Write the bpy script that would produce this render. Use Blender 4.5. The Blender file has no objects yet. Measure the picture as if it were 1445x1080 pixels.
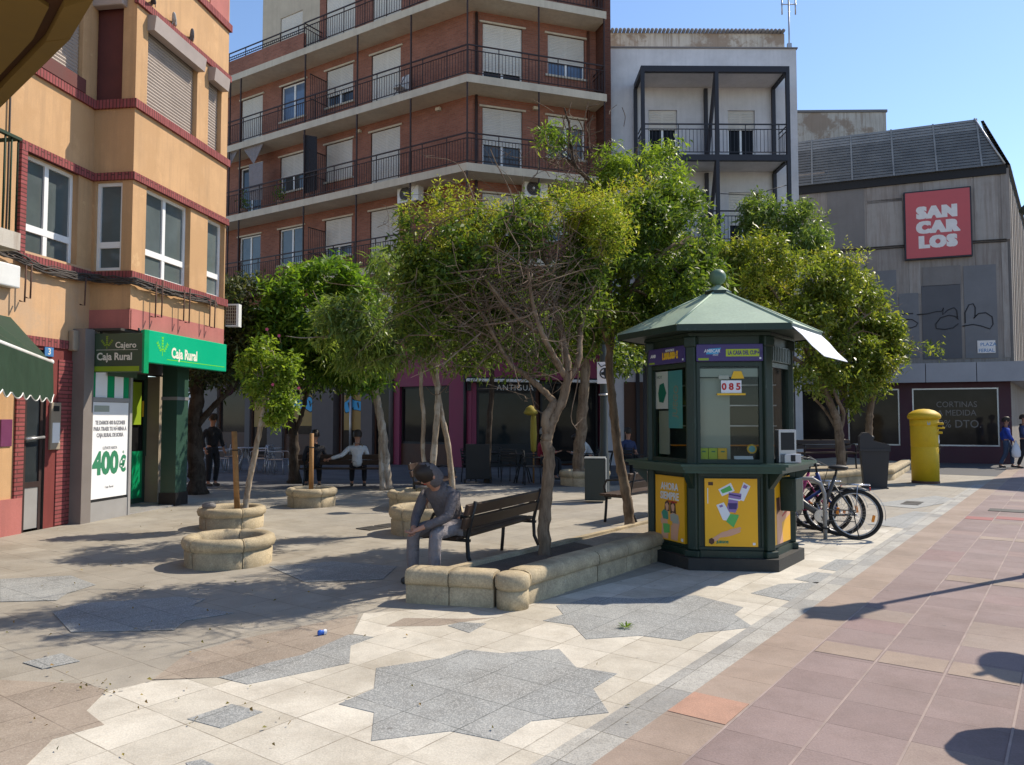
import bpy, bmesh, math, random
import numpy as np
from mathutils import Vector, Matrix, Euler
R = math.radians
rng = np.random.default_rng(7)
random.seed(7)
S = bpy.context.scene
COL = S.collection

# ------------------------------------------------------------------ camera solution (eye 1.6 m above the plaza)
FPX, CXP, CYP, EYE = 1084.0, 722.5, 540.0, 1.6
PITCH = math.atan(52 / FPX)
_c, _s = math.cos(PITCH), math.sin(PITCH)
def ray(px, py):
    x = (px - CXP) / FPX; z = -(py - CYP) / FPX
    return Vector((x, _c - _s * z, _s + _c * z))
def G(px, py, h=0.0):
    r = ray(px, py); t = (h - EYE) / r.z
    return (r.x * t, r.y * t)
def AT(px, py, Y):
    r = ray(px, py); t = Y / r.y
    return Vector((r.x * t, Y, r.z * t + EYE))

class Fac:
    """A vertical facade: local x runs left to right as seen from the square, local y goes into the wall, z up."""
    def __init__(s, ox, oy, ax, ay):
        l = math.hypot(ax, ay); s.o = Vector((ox, oy)); s.a = Vector((ax / l, ay / l)); s.n = Vector((-s.a.y, s.a.x))
        s.M = Matrix.Translation((ox, oy, 0)) @ Matrix.Rotation(math.atan2(ay, ax), 4, 'Z')
    def loc(s, px, py, off=0.0):
        r = ray(px, py); o = s.o + s.n * off
        t = (o.x * s.n.x + o.y * s.n.y) / (r.x * s.n.x + r.y * s.n.y)
        p = Vector((r.x * t, r.y * t))
        return (p - o).dot(s.a), EYE + r.z * t
    def rect(s, pxl, pyt, pxr, pyb, off=0.0):
        a0, z1 = s.loc(pxl, pyt, off); a1, z0 = s.loc(pxr, pyb, off)
        return (min(a0, a1), max(a0, a1), min(z0, z1), max(z0, z1))
    def shift(s, off):
        o = s.o + s.n * off
        return Fac(o.x, o.y, s.a.x, s.a.y)
    def pt(s, a, off=0.0):
        return s.o + s.a * a + s.n * off

# ------------------------------------------------------------------ materials
MATS = {}
def nt(m): return m.node_tree.nodes, m.node_tree.links
def new_mat(name):
    m = bpy.data.materials.new(name); m.use_nodes = True
    MATS[name] = m
    return m
def bsdf(m): return m.node_tree.nodes['Principled BSDF']
def ramp(n, stops):
    e = n.color_ramp.elements
    while len(e) < len(stops): e.new(0.5)
    for i, (p, c) in enumerate(stops):
        e[i].position = p; e[i].color = (*c, 1) if len(c) == 3 else c
def shade(c, k): return tuple(min(1, max(0, x * k)) for x in c)
def coords(m, scale=(1, 1, 1), rot=(0, 0, 0), kind='Object'):
    N, L = nt(m)
    tc = N.new('ShaderNodeTexCoord'); mp = N.new('ShaderNodeMapping')
    mp.inputs['Scale'].default_value = scale; mp.inputs['Rotation'].default_value = rot
    L.new(tc.outputs[kind], mp.inputs['Vector'])
    return mp.outputs['Vector']
def noise(m, vec, scale, detail=4, rough=0.6):
    N, L = nt(m); n = N.new('ShaderNodeTexNoise')
    n.inputs['Scale'].default_value = scale; n.inputs['Detail'].default_value = detail; n.inputs['Roughness'].default_value = rough
    if vec is not None: L.new(vec, n.inputs['Vector'])
    return n.outputs['Fac']
def mix(m, fac, a, b, mode='MIX'):
    N, L = nt(m); x = N.new('ShaderNodeMix'); x.data_type = 'RGBA'; x.blend_type = mode
    for sock, v in ((x.inputs[0], fac), (x.inputs[6], a), (x.inputs[7], b)):
        if isinstance(v, (int, float)): sock.default_value = v
        elif isinstance(v, tuple): sock.default_value = (*v, 1) if len(v) == 3 else v
        else: L.new(v, sock)
    return x.outputs[2]
def cramp(m, fac, stops):
    N, L = nt(m); r = N.new('ShaderNodeValToRGB'); ramp(r, stops); L.new(fac, r.inputs[0]); return r.outputs[0]
def mrange(m, v, a, b, c, d):
    N, L = nt(m); r = N.new('ShaderNodeMapRange'); L.new(v, r.inputs[0])
    for i, x in enumerate((a, b, c, d)): r.inputs[i + 1].default_value = x
    return r.outputs[0]
def bump(m, h, strength=0.3, dist=0.01):
    N, L = nt(m); b = N.new('ShaderNodeBump'); b.inputs['Strength'].default_value = strength; b.inputs['Distance'].default_value = dist
    L.new(h, b.inputs['Height']); L.new(b.outputs[0], bsdf(m).inputs['Normal'])

def plain(name, c, rough=0.6, var=0.18, scale=3.0, metal=0.0, bmp=0.0, spec=0.4, fine=0.0, kind='Object'):
    """One colour, uneven as real surfaces are: broad cloudy wear plus a finer grain."""
    m = new_mat(name); b = bsdf(m); N, L = nt(m)
    b.inputs['Roughness'].default_value = rough; b.inputs['Metallic'].default_value = metal
    b.inputs['Specular IOR Level'].default_value = spec
    v = coords(m, kind=kind)
    n1 = noise(m, v, scale, 6, 0.65)
    col = cramp(m, n1, [(0.28, shade(c, 1 - var)), (0.72, shade(c, 1 + var * 0.8))])
    if fine:
        n2 = noise(m, v, scale * 22, 2, 0.6)
        f = cramp(m, n2, [(0.35, (1 - fine,) * 3), (0.65, (1 + 0,) * 3)])
        col = mix(m, 1.0, col, f, 'MULTIPLY')
    L.new(col, b.inputs['Base Color'])
    L.new(mrange(m, n1, 0.3, 0.7, rough - 0.08, min(1, rough + 0.08)), b.inputs['Roughness'])
    if bmp:
        n3 = noise(m, v, scale * 14, 5, 0.7)
        bump(m, n3, bmp, 0.01)
    return m

def stained(name, c, streak, rough=0.85, sc=1.0, amt=0.6, bmp=0.25, blot=None):
    """Render or stone with streaks running down it and cloudy blotches."""
    m = new_mat(name); b = bsdf(m); N, L = nt(m); b.inputs['Roughness'].default_value = rough
    b.inputs['Specular IOR Level'].default_value = 0.25
    v = coords(m); vs = coords(m, scale=(5 * sc, 5 * sc, 0.35 * sc))
    n1 = noise(m, v, 1.1 * sc, 7, 0.65); n2 = noise(m, vs, 1.3, 6, 0.7); n3 = noise(m, v, 60, 3, 0.6)
    base = cramp(m, n1, [(0.3, shade(c, 0.84)), (0.55, c), (0.78, shade(c, 1.12))])
    f = cramp(m, n2, [(0.46, (0, 0, 0)), (0.72, (amt,) * 3)])
    col = mix(m, f, base, streak)
    if blot: col = mix(m, cramp(m, noise(m, v, 0.55, 8, 0.7), [(0.5, (0, 0, 0)), (0.56, (0.85,) * 3)]), col, blot)
    col = mix(m, 1.0, col, cramp(m, n3, [(0.3, (0.9,) * 3), (0.7, (1.0,) * 3)]), 'MULTIPLY')
    L.new(col, b.inputs['Base Color'])
    bump(m, n3, bmp, 0.006)
    return m

def brickmat(name, c1, c2, mortar, w=0.24, h=0.065, vert=False, rough=0.85, msize=0.008, big=0.12):
    m = new_mat(name); b = bsdf(m); N, L = nt(m); b.inputs['Roughness'].default_value = rough
    b.inputs['Specular IOR Level'].default_value = 0.2
    tc = N.new('ShaderNodeTexCoord'); sp = N.new('ShaderNodeSeparateXYZ'); cb = N.new('ShaderNodeCombineXYZ')
    L.new(tc.outputs['Object'], sp.inputs[0])
    ad = N.new('ShaderNodeMath'); L.new(sp.outputs[0], ad.inputs[0]); L.new(sp.outputs[1], ad.inputs[1])
    if vert: L.new(sp.outputs[2], cb.inputs[0]); L.new(ad.outputs[0], cb.inputs[1])
    else: L.new(ad.outputs[0], cb.inputs[0]); L.new(sp.outputs[2], cb.inputs[1])
    t = N.new('ShaderNodeTexBrick'); L.new(cb.outputs[0], t.inputs['Vector'])
    t.inputs['Scale'].default_value = 1; t.inputs['Brick Width'].default_value = w; t.inputs['Row Height'].default_value = h
    t.inputs['Mortar Size'].default_value = msize; t.inputs['Mortar Smooth'].default_value = 0.2; t.inputs['Bias'].default_value = 0
    t.inputs['Color1'].default_value = (*c1, 1); t.inputs['Color2'].default_value = (*c2, 1); t.inputs['Mortar'].default_value = (*mortar, 1)
    v = tc.outputs['Object']
    n1 = noise(m, v, 0.9, 6, 0.65); n2 = noise(m, v, 14, 4, 0.6)
    col = mix(m, 1.0, t.outputs['Color'], cramp(m, n1, [(0.3, (1 - 2 * big,) * 3), (0.7, (1, 1, 1))]), 'MULTIPLY')
    col = mix(m, 1.0, col, cramp(m, n2, [(0.3, (0.8,) * 3), (0.7, (1, 1, 1))]), 'MULTIPLY')
    L.new(col, b.inputs['Base Color'])
    iv = N.new('ShaderNodeMath'); iv.operation = 'SUBTRACT'; iv.inputs[0].default_value = 1; L.new(t.outputs['Fac'], iv.inputs[1])
    bump(m, iv.outputs[0], 0.5, 0.008)
    return m

def wear(name, scale, lo, hi, c, amt, stretch=(1, 1, 1), seed=0.0):
    """patches of wear with a shape of their own: lichen, scuffs, old stains"""
    m = MATS[name]; N, L = nt(m); i = bsdf(m).inputs['Base Color']; src = i.links[0].from_socket
    v = coords(m, scale=stretch); mp = v.node; mp.inputs['Location'].default_value = (seed, seed * 2, seed * 3)
    L.new(mix(m, cramp(m, noise(m, v, scale, 8, 0.72), [(lo, (0, 0, 0)), (hi, (amt,) * 3)]), src, c), i)
STRIP = 36.3
def tilemat(name, cols, joint, size=0.4, speck=None, rough=0.75, jw=0.004, wear=0.2, blotch=None, off=(0, 0), second=None):
    """Square paving slabs laid along the walk: joints, slab to slab tone, aggregate, dirt, chewing gum spots."""
    m = new_mat(name); b = bsdf(m); N, L = nt(m)
    b.inputs['Specular IOR Level'].default_value = 0.3
    tc = N.new('ShaderNodeTexCoord'); mp = N.new('ShaderNodeMapping'); mp.inputs['Rotation'].default_value = (0, 0, R(STRIP))
    mp.inputs['Location'].default_value = (off[0], off[1], 0)
    L.new(tc.outputs['Object'], mp.inputs['Vector'])
    v = tc.outputs['Object']
    wob = N.new('ShaderNodeTexNoise'); wob.inputs['Scale'].default_value = 7; L.new(v, wob.inputs['Vector']); wa = N.new('ShaderNodeVectorMath'); wa.operation = 'MULTIPLY_ADD'; wa.inputs[1].default_value = (0.007, 0.007, 0); L.new(wob.outputs['Color'], wa.inputs[0]); L.new(mp.outputs[0], wa.inputs[2])
    t = N.new('ShaderNodeTexBrick'); L.new(wa.outputs[0], t.inputs['Vector']); t.offset = 0.0; t.squash = 1.0
    t.inputs['Scale'].default_value = 1; t.inputs['Brick Width'].default_value = size; t.inputs['Row Height'].default_value = size
    t.inputs['Mortar Size'].default_value = jw; t.inputs['Mortar Smooth'].default_value = 0.4
    # tone per slab
    sn = N.new('ShaderNodeVectorMath'); sn.operation = 'DIVIDE'; sn.inputs[1].default_value = (size, size, 1); L.new(mp.outputs[0], sn.inputs[0])
    fl = N.new('ShaderNodeVectorMath'); fl.operation = 'FLOOR'; L.new(sn.outputs[0], fl.inputs[0])
    wn = N.new('ShaderNodeTexWhiteNoise'); wn.noise_dimensions = '2D'; L.new(fl.outputs[0], wn.inputs['Vector'])
    r = N.new('ShaderNodeValToRGB'); ramp(r, cols); L.new(wn.outputs['Value'], r.inputs[0]); col = r.outputs[0]
    n0 = noise(m, v, 0.45, 5, 0.6); n1 = noise(m, v, 2.6, 7, 0.7); n2 = noise(m, v, 95, 2, 0.7)
    col = mix(m, 1.0, col, cramp(m, noise(m, v, 0.9, 8, 0.75), [(0.36, (0.78, 0.76, 0.74)), (0.56, (1, 1, 1))]), 'MULTIPLY')
    if blotch: col = mix(m, cramp(m, n0, [(0.42, (0, 0, 0)), (0.62, (0.75,) * 3)]), col, blotch)
    col = mix(m, 1.0, col, cramp(m, n1, [(0.3, (1 - wear,) * 3), (0.68, (1, 1, 1))]), 'MULTIPLY')
    if speck:
        vo = N.new('ShaderNodeTexVoronoi'); vo.inputs['Scale'].default_value = 150; L.new(v, vo.inputs['Vector'])
        sf = cramp(m, vo.outputs['Color'], [(0.5, (0, 0, 0)), (0.75, (0.42,) * 3)])
        col = mix(m, sf, col, speck)
    col = mix(m, 1.0, col, cramp(m, n2, [(0.3, (0.82,) * 3), (0.62, (1, 1, 1))]), 'MULTIPLY')
    gm = N.new('ShaderNodeTexVoronoi'); gm.inputs['Scale'].default_value = 3.1; L.new(v, gm.inputs['Vector'])
    gsep = cramp(m, gm.outputs['Distance'], [(0.035, (0.55,) * 3), (0.055, (0, 0, 0))])
    col = mix(m, gsep, col, (0.1, 0.095, 0.09))
    jn = cramp(m, noise(m, v, 5, 3), [(0.35, (0.25,) * 3), (0.6, (0.95,) * 3)])
    jf = mix(m, 1.0, t.outputs['Fac'], jn, 'MULTIPLY')
    col = mix(m, jf, col, joint)
    L.new(col, b.inputs['Base Color'])
    L.new(mrange(m, n1, 0.3, 0.7, rough - 0.1, rough + 0.12), b.inputs['Roughness'])
    iv = N.new('ShaderNodeMath'); iv.operation = 'SUBTRACT'; L.new(n2, iv.inputs[0]); L.new(t.outputs['Fac'], iv.inputs[1])
    bump(m, iv.outputs[0], 0.35, 0.004)
    return m

def leafmat(name, stops, trans=0.35, rough=0.42):
    m = new_mat(name); N, L = nt(m); b = bsdf(m)
    g = N.new('ShaderNodeNewGeometry')
    r = N.new('ShaderNodeValToRGB'); ramp(r, stops); L.new(g.outputs['Random Per Island'], r.inputs[0])
    v = coords(m); n1 = noise(m, v, 1.6, 3, 0.5)
    col = mix(m, 1.0, r.outputs[0], cramp(m, n1, [(0.3, (0.72, 0.8, 0.8)), (0.7, (1.15, 1.06, 0.9))]), 'MULTIPLY')
    L.new(col, b.inputs['Base Color']); b.inputs['Roughness'].default_value = rough; b.inputs['Specular IOR Level'].default_value = 0.28
    t = N.new('ShaderNodeBsdfTranslucent'); tcol = mix(m, 1.0, col, (1.5, 1.55, 0.7), 'MULTIPLY'); L.new(tcol, t.inputs['Color'])
    x = N.new('ShaderNodeMixShader'); x.inputs[0].default_value = trans
    L.new(b.outputs[0], x.inputs[1]); L.new(t.outputs[0], x.inputs[2]); L.new(x.outputs[0], N['Material Output'].inputs['Surface'])
    return m
def barkmat(name, c, dark, light):
    m = new_mat(name); N, L = nt(m); b = bsdf(m); b.inputs['Roughness'].default_value = 0.85; b.inputs['Specular IOR Level'].default_value = 0.2
    v = coords(m); vs = coords(m, scale=(9, 9, 1.6)); n = noise(m, vs, 2.2, 7, 0.7); p = noise(m, v, 3.5, 4, 0.6)
    col = cramp(m, n, [(0.3, dark), (0.52, c), (0.75, light)])
    col = mix(m, cramp(m, p, [(0.52, (0, 0, 0)), (0.6, (0.6,) * 3)]), col, light)
    L.new(col, b.inputs['Base Color']); bump(m, n, 0.6, 0.02)
    return m
def glassmat(name, c=(0.02, 0.024, 0.028), rough=0.06, var=0.5):
    m = plain(name, c, 0.06, var, 0.7, spec=0.6); N, L = nt(m); b = bsdf(m)
    for l in list(b.inputs['Roughness'].links): L.remove(l)
    b.inputs['Roughness'].default_value = rough
    bump(m, noise(m, coords(m), 0.9, 2, 0.4), 0.05, 0.05)
    return m
def clearglass(name, tint=(0.86, 0.9, 0.88)):
    m = new_mat(name); N, L = nt(m); N.remove(bsdf(m))
    t = N.new('ShaderNodeBsdfTransparent'); t.inputs[0].default_value = (*tint, 1)
    g = N.new('ShaderNodeBsdfGlossy'); g.inputs['Roughness'].default_value = 0.03
    f = N.new('ShaderNodeFresnel'); f.inputs['IOR'].default_value = 1.4
    x = N.new('ShaderNodeMixShader'); L.new(f.outputs[0], x.inputs[0]); L.new(t.outputs[0], x.inputs[1]); L.new(g.outputs[0], x.inputs[2])
    L.new(x.outputs[0], N['Material Output'].inputs['Surface'])
    return m

# ------------------------------------------------------------------ mesh builder
class MB:
    def __init__(s): s.v = []; s.f = []; s.m = []; s.mats = []; s.cur = 0; s.T = Matrix.Identity(4); s.sm = []; s.smooth = False
    def mat(s, m):
        if m not in s.mats: s.mats.append(m)
        s.cur = s.mats.index(m); return s
    def add(s, vs, fs):
        b = len(s.v); T = s.T
        s.v += [T @ Vector(p) for p in vs]
        for f in fs: s.f.append([i + b for i in f]); s.m.append(s.cur); s.sm.append(s.smooth)
        return s
    def box(s, x0, x1, y0, y1, z0, z1):
        v = [(x0, y0, z0), (x1, y0, z0), (x1, y1, z0), (x0, y1, z0), (x0, y0, z1), (x1, y0, z1), (x1, y1, z1), (x0, y1, z1)]
        return s.add(v, [(3, 2, 1, 0), (4, 5, 6, 7), (0, 1, 5, 4), (1, 2, 6, 5), (2, 3, 7, 6), (3, 0, 4, 7)])
    def bbox(s, x0, x1, y0, y1, z0, z1, b=0.01):
        """box with chamfered edges"""
        bm = bmesh.new(); vs = [bm.verts.new(p) for p in [(x0, y0, z0), (x1, y0, z0), (x1, y1, z0), (x0, y1, z0), (x0, y0, z1), (x1, y0, z1), (x1, y1, z1), (x0, y1, z1)]]
        for f in [(3, 2, 1, 0), (4, 5, 6, 7), (0, 1, 5, 4), (1, 2, 6, 5), (2, 3, 7, 6), (3, 0, 4, 7)]: bm.faces.new([vs[i] for i in f])
        bmesh.ops.bevel(bm, geom=list(bm.edges), offset=b, segments=2, affect='EDGES', profile=0.5)
        return s.bm(bm)
    def bm(s, bm):
        bm.verts.index_update()
        s.add([v.co.copy() for v in bm.verts], [[v.index for v in f.verts] for f in bm.faces]); bm.free(); return s
    def quad(s, *p): return s.add(p, [tuple(range(len(p)))])
    def prism(s, poly, z0, z1):
        n = len(poly)
        ar = sum(poly[i][0] * poly[(i + 1) % n][1] - poly[(i + 1) % n][0] * poly[i][1] for i in range(n))
        if ar < 0: poly = poly[::-1]
        v = [(x, y, z0) for x, y in poly] + [(x, y, z1) for x, y in poly]
        return s.add(v, [tuple(range(n - 1, -1, -1)), tuple(range(n, 2 * n))] + [(i, (i + 1) % n, n + (i + 1) % n, n + i) for i in range(n)])
    def plate(s, poly, y, t=0.004):
        """a flat shape in the x,z plane, front at y (facing -y), t thick"""
        n = len(poly)
        ar = sum(poly[i][0] * poly[(i + 1) % n][1] - poly[(i + 1) % n][0] * poly[i][1] for i in range(n))
        if ar < 0: poly = poly[::-1]
        v = [(x, y, z) for x, z in poly] + [(x, y + t, z) for x, z in poly]
        return s.add(v, [tuple(range(n)), tuple(range(2 * n - 1, n - 1, -1))] + [((i + 1) % n, i, n + i, n + (i + 1) % n) for i in range(n)])
    def tube(s, pts, rad, n=8, cap=True):
        pts = [Vector(p) for p in pts]; k = len(pts)
        if not hasattr(rad, '__len__'): rad = [rad] * k
        vs = []; up = None
        for i, p in enumerate(pts):
            d = (pts[min(i + 1, k - 1)] - pts[max(i - 1, 0)])
            d = d.normalized() if d.length > 1e-9 else Vector((0, 0, 1))
            if up is None: up = Vector((1, 0, 0)) if abs(d.x) < 0.8 else Vector((0, 1, 0))
            u = up - d * up.dot(d)
            if u.length < 1e-4: u = d.orthogonal()
            u.normalize(); up = u; w = d.cross(u)
            for j in range(n):
                a = 2 * math.pi * j / n
                vs.append(p + (u * math.cos(a) + w * math.sin(a)) * rad[i])
        fs = [(i * n + j, i * n + (j + 1) % n, (i + 1) * n + (j + 1) % n, (i + 1) * n + j) for i in range(k - 1) for j in range(n)]
        if cap: fs += [tuple(range(n - 1, -1, -1)), tuple(range((k - 1) * n, k * n))]
        o = s.smooth; s.smooth = n > 4; s.add(vs, fs); s.smooth = o; return s
    def lathe(s, prof, n=24, c=(0, 0), a0=0.0, sx=1, sy=1, smooth=True, capb=True, capt=True):
        vs = []; k = len(prof)
        for r, z in prof:
            for j in range(n):
                a = a0 + 2 * math.pi * j / n
                vs.append((c[0] + r * math.cos(a) * sx, c[1] + r * math.sin(a) * sy, z))
        fs = [(i * n + j, i * n + (j + 1) % n, (i + 1) * n + (j + 1) % n, (i + 1) * n + j) for i in range(k - 1) for j in range(n)]
        if capb: fs.append(tuple(range(n - 1, -1, -1)))
        if capt: fs.append(tuple(range((k - 1) * n, k * n)))
        o = s.smooth; s.smooth = smooth; s.add(vs, fs); s.smooth = o; return s
    def ball(s, c, r, n=12, sz=1.0, sx=1.0, sy=1.0):
        prof = [(max(1e-4, math.sin(math.pi * i / n)) * r, -math.cos(math.pi * i / n) * r * sz) for i in range(n + 1)]
        T = s.T; s.T = T @ Matrix.Translation(c); s.lathe(prof, n * 2, sx=sx, sy=sy); s.T = T; return s
    def torus(s, c, r0, r1, axis='y', n=32, k=8, arc=(0, 2 * math.pi)):
        full = abs(arc[1] - arc[0]) > 6.28
        pts = []
        for i in range(n + 1):
            a = arc[0] + (arc[1] - arc[0]) * i / n
            d = (math.cos(a), 0, math.sin(a)) if axis == 'y' else (math.cos(a), math.sin(a), 0)
            pts.append(Vector(c) + Vector(d) * r0)
        if not full: return s.tube(pts, r1, k)
        vs = []
        for i in range(n):
            a = 2 * math.pi * i / n; d = Vector((math.cos(a), 0, math.sin(a))) if axis == 'y' else Vector((math.cos(a), math.sin(a), 0))
            w = Vector((0, 1, 0)) if axis == 'y' else Vector((0, 0, 1))
            for j in range(k):
                b = 2 * math.pi * j / k; vs.append(Vector(c) + d * (r0 + r1 * math.cos(b)) + w * (r1 * math.sin(b)))
        fs = [(i * k + j, i * k + (j + 1) % k, ((i + 1) % n) * k + (j + 1) % k, ((i + 1) % n) * k + j) for i in range(n) for j in range(k)]
        o = s.smooth; s.smooth = True; s.add(vs, fs); s.smooth = o; return s
    def text(s, txt, x, z, size, y, bold=0.0, align='LEFT', sx=1.0, depth=0.002, spacing=1.0, rot=0.0, shear=0.0):
        """raised lettering in the x,z plane, facing -y"""
        c = bpy.data.curves.new('t', 'FONT'); c.body = txt; c.size = size; c.offset = bold; c.align_x = align; c.extrude = depth / 2
        c.space_character = spacing; c.resolution_u = 3; c.shear = shear
        o = bpy.data.objects.new('t', c); COL.objects.link(o)
        dg = bpy.context.evaluated_depsgraph_get(); me = bpy.data.meshes.new_from_object(o.evaluated_get(dg))
        cr, sr = math.cos(rot), math.sin(rot)
        vs = [(x + (p.co.x * sx) * cr - p.co.y * sr, y - p.co.z, z + (p.co.x * sx) * sr + p.co.y * cr) for p in me.vertices]
        s.add(vs, [list(f.vertices) for f in me.polygons])
        bpy.data.objects.remove(o); bpy.data.curves.remove(c); bpy.data.meshes.remove(me)
        return s
    def build(s, name, parent=None, M=None, mat=None):
        me = bpy.data.meshes.new(name); me.from_pydata([tuple(p) for p in s.v], [], s.f)
        for m in (s.mats or [mat]): me.materials.append(m)
        me.polygons.foreach_set('material_index', s.m); me.polygons.foreach_set('use_smooth', s.sm)
        me.validate(); me.update()
        return link(name, me, parent, M)

def link(name, me, parent=None, M=None):
    o = bpy.data.objects.new(name, me); COL.objects.link(o)
    if parent is not None: o.parent = parent
    if M is not None:
        w = Matrix.Identity(4); p = parent
        while p is not None: w = p.matrix_basis @ w; p = p.parent
        o.matrix_basis = w.inverted() @ M
    return o
def tag(o, label=None, cat=None, group=None, kind=None):
    if label: o['label'] = label
    if cat: o['category'] = cat
    if group: o['group'] = group
    if kind: o['kind'] = kind
    return o
def empty(name, label, cat, loc=(0, 0, 0), rz=0.0, group=None):
    o = bpy.data.objects.new(name, None); COL.objects.link(o); o.empty_display_size = 0.1
    o.matrix_basis = Matrix.Translation(loc) @ Matrix.Rotation(rz, 4, 'Z')
    return tag(o, label, cat, group)
def fempty(name, label, cat, F, z=0.0, a=0.0, off=0.0, group=None):
    p = F.pt(a, off); return empty(name, label, cat, (p.x, p.y, z), math.atan2(F.a.y, F.a.x), group)
def copy_tree(o, parent=None):
    c = o.copy(); COL.objects.link(c)
    if parent is not None: c.parent = parent; c.matrix_basis = o.matrix_basis.copy()
    for ch in list(o.children): copy_tree(ch, c)
    return c
def dup(o, loc, rz=0.0, label=None, sc=1.0):
    c = copy_tree(o); c.matrix_basis = Matrix.Translation(loc) @ Matrix.Rotation(rz, 4, 'Z') @ Matrix.Scale(sc, 4)
    if label: c['label'] = label
    return c

def wall_holes(mb, a0, a1, z0, z1, holes, depth=0.2, y=0.0, reveal=None, back=None):
    """a wall face at y with rectangular openings, reveals going depth into the wall, optional dark back"""
    xs = sorted({a0, a1, *[min(max(h[i], a0), a1) for h in holes for i in (0, 1)]}); zs = sorted({z0, z1, *[min(max(h[i], z0), z1) for h in holes for i in (2, 3)]})
    wm = mb.cur
    for i in range(len(xs) - 1):
        run = None
        for j in range(len(zs) - 1):
            cx, cz = (xs[i] + xs[i + 1]) / 2, (zs[j] + zs[j + 1]) / 2
            if any(h[0] < cx < h[1] and h[2] < cz < h[3] for h in holes): continue
            mb.quad((xs[i], y, zs[j]), (xs[i + 1], y, zs[j]), (xs[i + 1], y, zs[j + 1]), (xs[i], y, zs[j + 1]))
    if reveal: mb.mat(reveal)
    for (h0, h1, k0, k1) in holes:
        d = y + depth
        mb.quad((h0, y, k0), (h0, d, k0), (h0, d, k1), (h0, y, k1)); mb.quad((h1, d, k0), (h1, y, k0), (h1, y, k1), (h1, d, k1))
        mb.quad((h0, y, k1), (h0, d, k1), (h1, d, k1), (h1, y, k1)); mb.quad((h0, d, k0), (h0, y, k0), (h1, y, k0), (h1, d, k0))
    mb.cur = wm
    return mb
# ------------------------------------------------------------------ camera, sun, sky
cam = bpy.data.cameras.new('camera'); co = bpy.data.objects.new('camera', cam); COL.objects.link(co)
cam.sensor_fit = 'HORIZONTAL'; cam.sensor_width = 36; cam.lens = 36 * FPX / 1445.0; cam.clip_start = 0.05; cam.clip_end = 3000
co.location = (0, 0, EYE); co.rotation_euler = (R(90) + PITCH, 0, 0); S.camera = co
SAZ, SEL = 30.0, 47.0     # sun stands to the right and a little behind the square
sv = Vector((math.cos(R(SEL)) * math.cos(R(SAZ)), math.cos(R(SEL)) * math.sin(R(SAZ)), math.sin(R(SEL))))
sl = bpy.data.lights.new('sun', 'SUN'); sl.energy = 4.3; sl.angle = R(0.55); sl.color = (1.0, 0.9, 0.75)
so = bpy.data.objects.new('sun', sl); COL.objects.link(so); so.rotation_euler = (-sv).to_track_quat('-Z', 'Y').to_euler(); so.location = (20, 12, 25)
w = bpy.data.worlds.new('World'); S.world = w; w.use_nodes = True
wn = w.node_tree.nodes; bg = wn['Background']; sky = wn.new('ShaderNodeTexSky'); sky.sky_type = 'NISHITA'; sky.sun_disc = False
sky.sun_elevation = R(SEL); sky.sun_rotation = math.atan2(sv.x, sv.y); sky.altitude = 1000; sky.air_density = 1.0; sky.dust_density = 0.25; sky.ozone_density = 2.6
w.node_tree.links.new(sky.outputs[0], bg.inputs[0]); bg.inputs[1].default_value = 0.15
S.view_settings.view_transform = 'Standard'; S.view_settings.look = 'None'; S.view_settings.exposure = 0.55; S.view_settings.gamma = 1
S.cycles.use_denoising = True
S.cycles.max_bounces = 8; S.cycles.transparent_max_bounces = 12; S.cycles.sample_clamp_indirect = 6

# ------------------------------------------------------------------ palette
stained('ochre', (0.575, 0.35, 0.18), (0.36, 0.225, 0.125), amt=0.65, sc=0.9, blot=(0.5, 0.3, 0.15))
stained('peach', (0.6, 0.37, 0.2), (0.44, 0.29, 0.18), amt=0.7, sc=1.3, blot=(0.52, 0.35, 0.22))
stained('pinkpaint', (0.45, 0.16, 0.14), (0.28, 0.11, 0.1), amt=0.4)
stained('redpaint', (0.2, 0.045, 0.04), (0.1, 0.03, 0.03), amt=0.4)
plain('darkred', (0.12, 0.035, 0.03), 0.8, 0.2)
brickmat('redbrick', (0.3, 0.075, 0.075), (0.36, 0.1, 0.1), (0.12, 0.05, 0.045), w=0.5, h=0.06, vert=True, msize=0.009)
brickmat('redbrick_h', (0.3, 0.075, 0.075), (0.36, 0.1, 0.1), (0.12, 0.05, 0.045), w=0.5, h=0.06, msize=0.009)
brickmat('brick', (0.385, 0.16, 0.105), (0.305, 0.12, 0.08), (0.3, 0.18, 0.145), big=0.14)
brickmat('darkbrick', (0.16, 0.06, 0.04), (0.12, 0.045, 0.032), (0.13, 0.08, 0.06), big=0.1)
stained('slab', (0.6, 0.53, 0.42), (0.38, 0.32, 0.25), amt=0.4)
stained('cream', (0.55, 0.47, 0.36), (0.36, 0.3, 0.23), amt=0.35)
stained('whitewall', (0.6, 0.59, 0.605), (0.42, 0.42, 0.45), amt=0.35)
stained('oldwhite', (0.58, 0.53, 0.46), (0.26, 0.19, 0.14), amt=0.95, sc=1.0, blot=(0.3, 0.22, 0.16))
stained('concrete', (0.3, 0.27, 0.248), (0.18, 0.14, 0.118), amt=0.8, sc=1.1)
stained('concrete_light', (0.365, 0.335, 0.31), (0.23, 0.185, 0.16), amt=0.8, sc=1.1)
stained('concrete_dark', (0.21, 0.196, 0.19), (0.17, 0.15, 0.14), amt=0.5, sc=0.8)
plain('greypaint', (0.17, 0.17, 0.18), 0.8, 0.15, 1.2); plain('greypaint_dark', (0.105, 0.105, 0.115), 0.8, 0.15, 1.2)
plain('canopy_grey', (0.3, 0.3, 0.32), 0.6, 0.12, 0.8)
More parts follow.
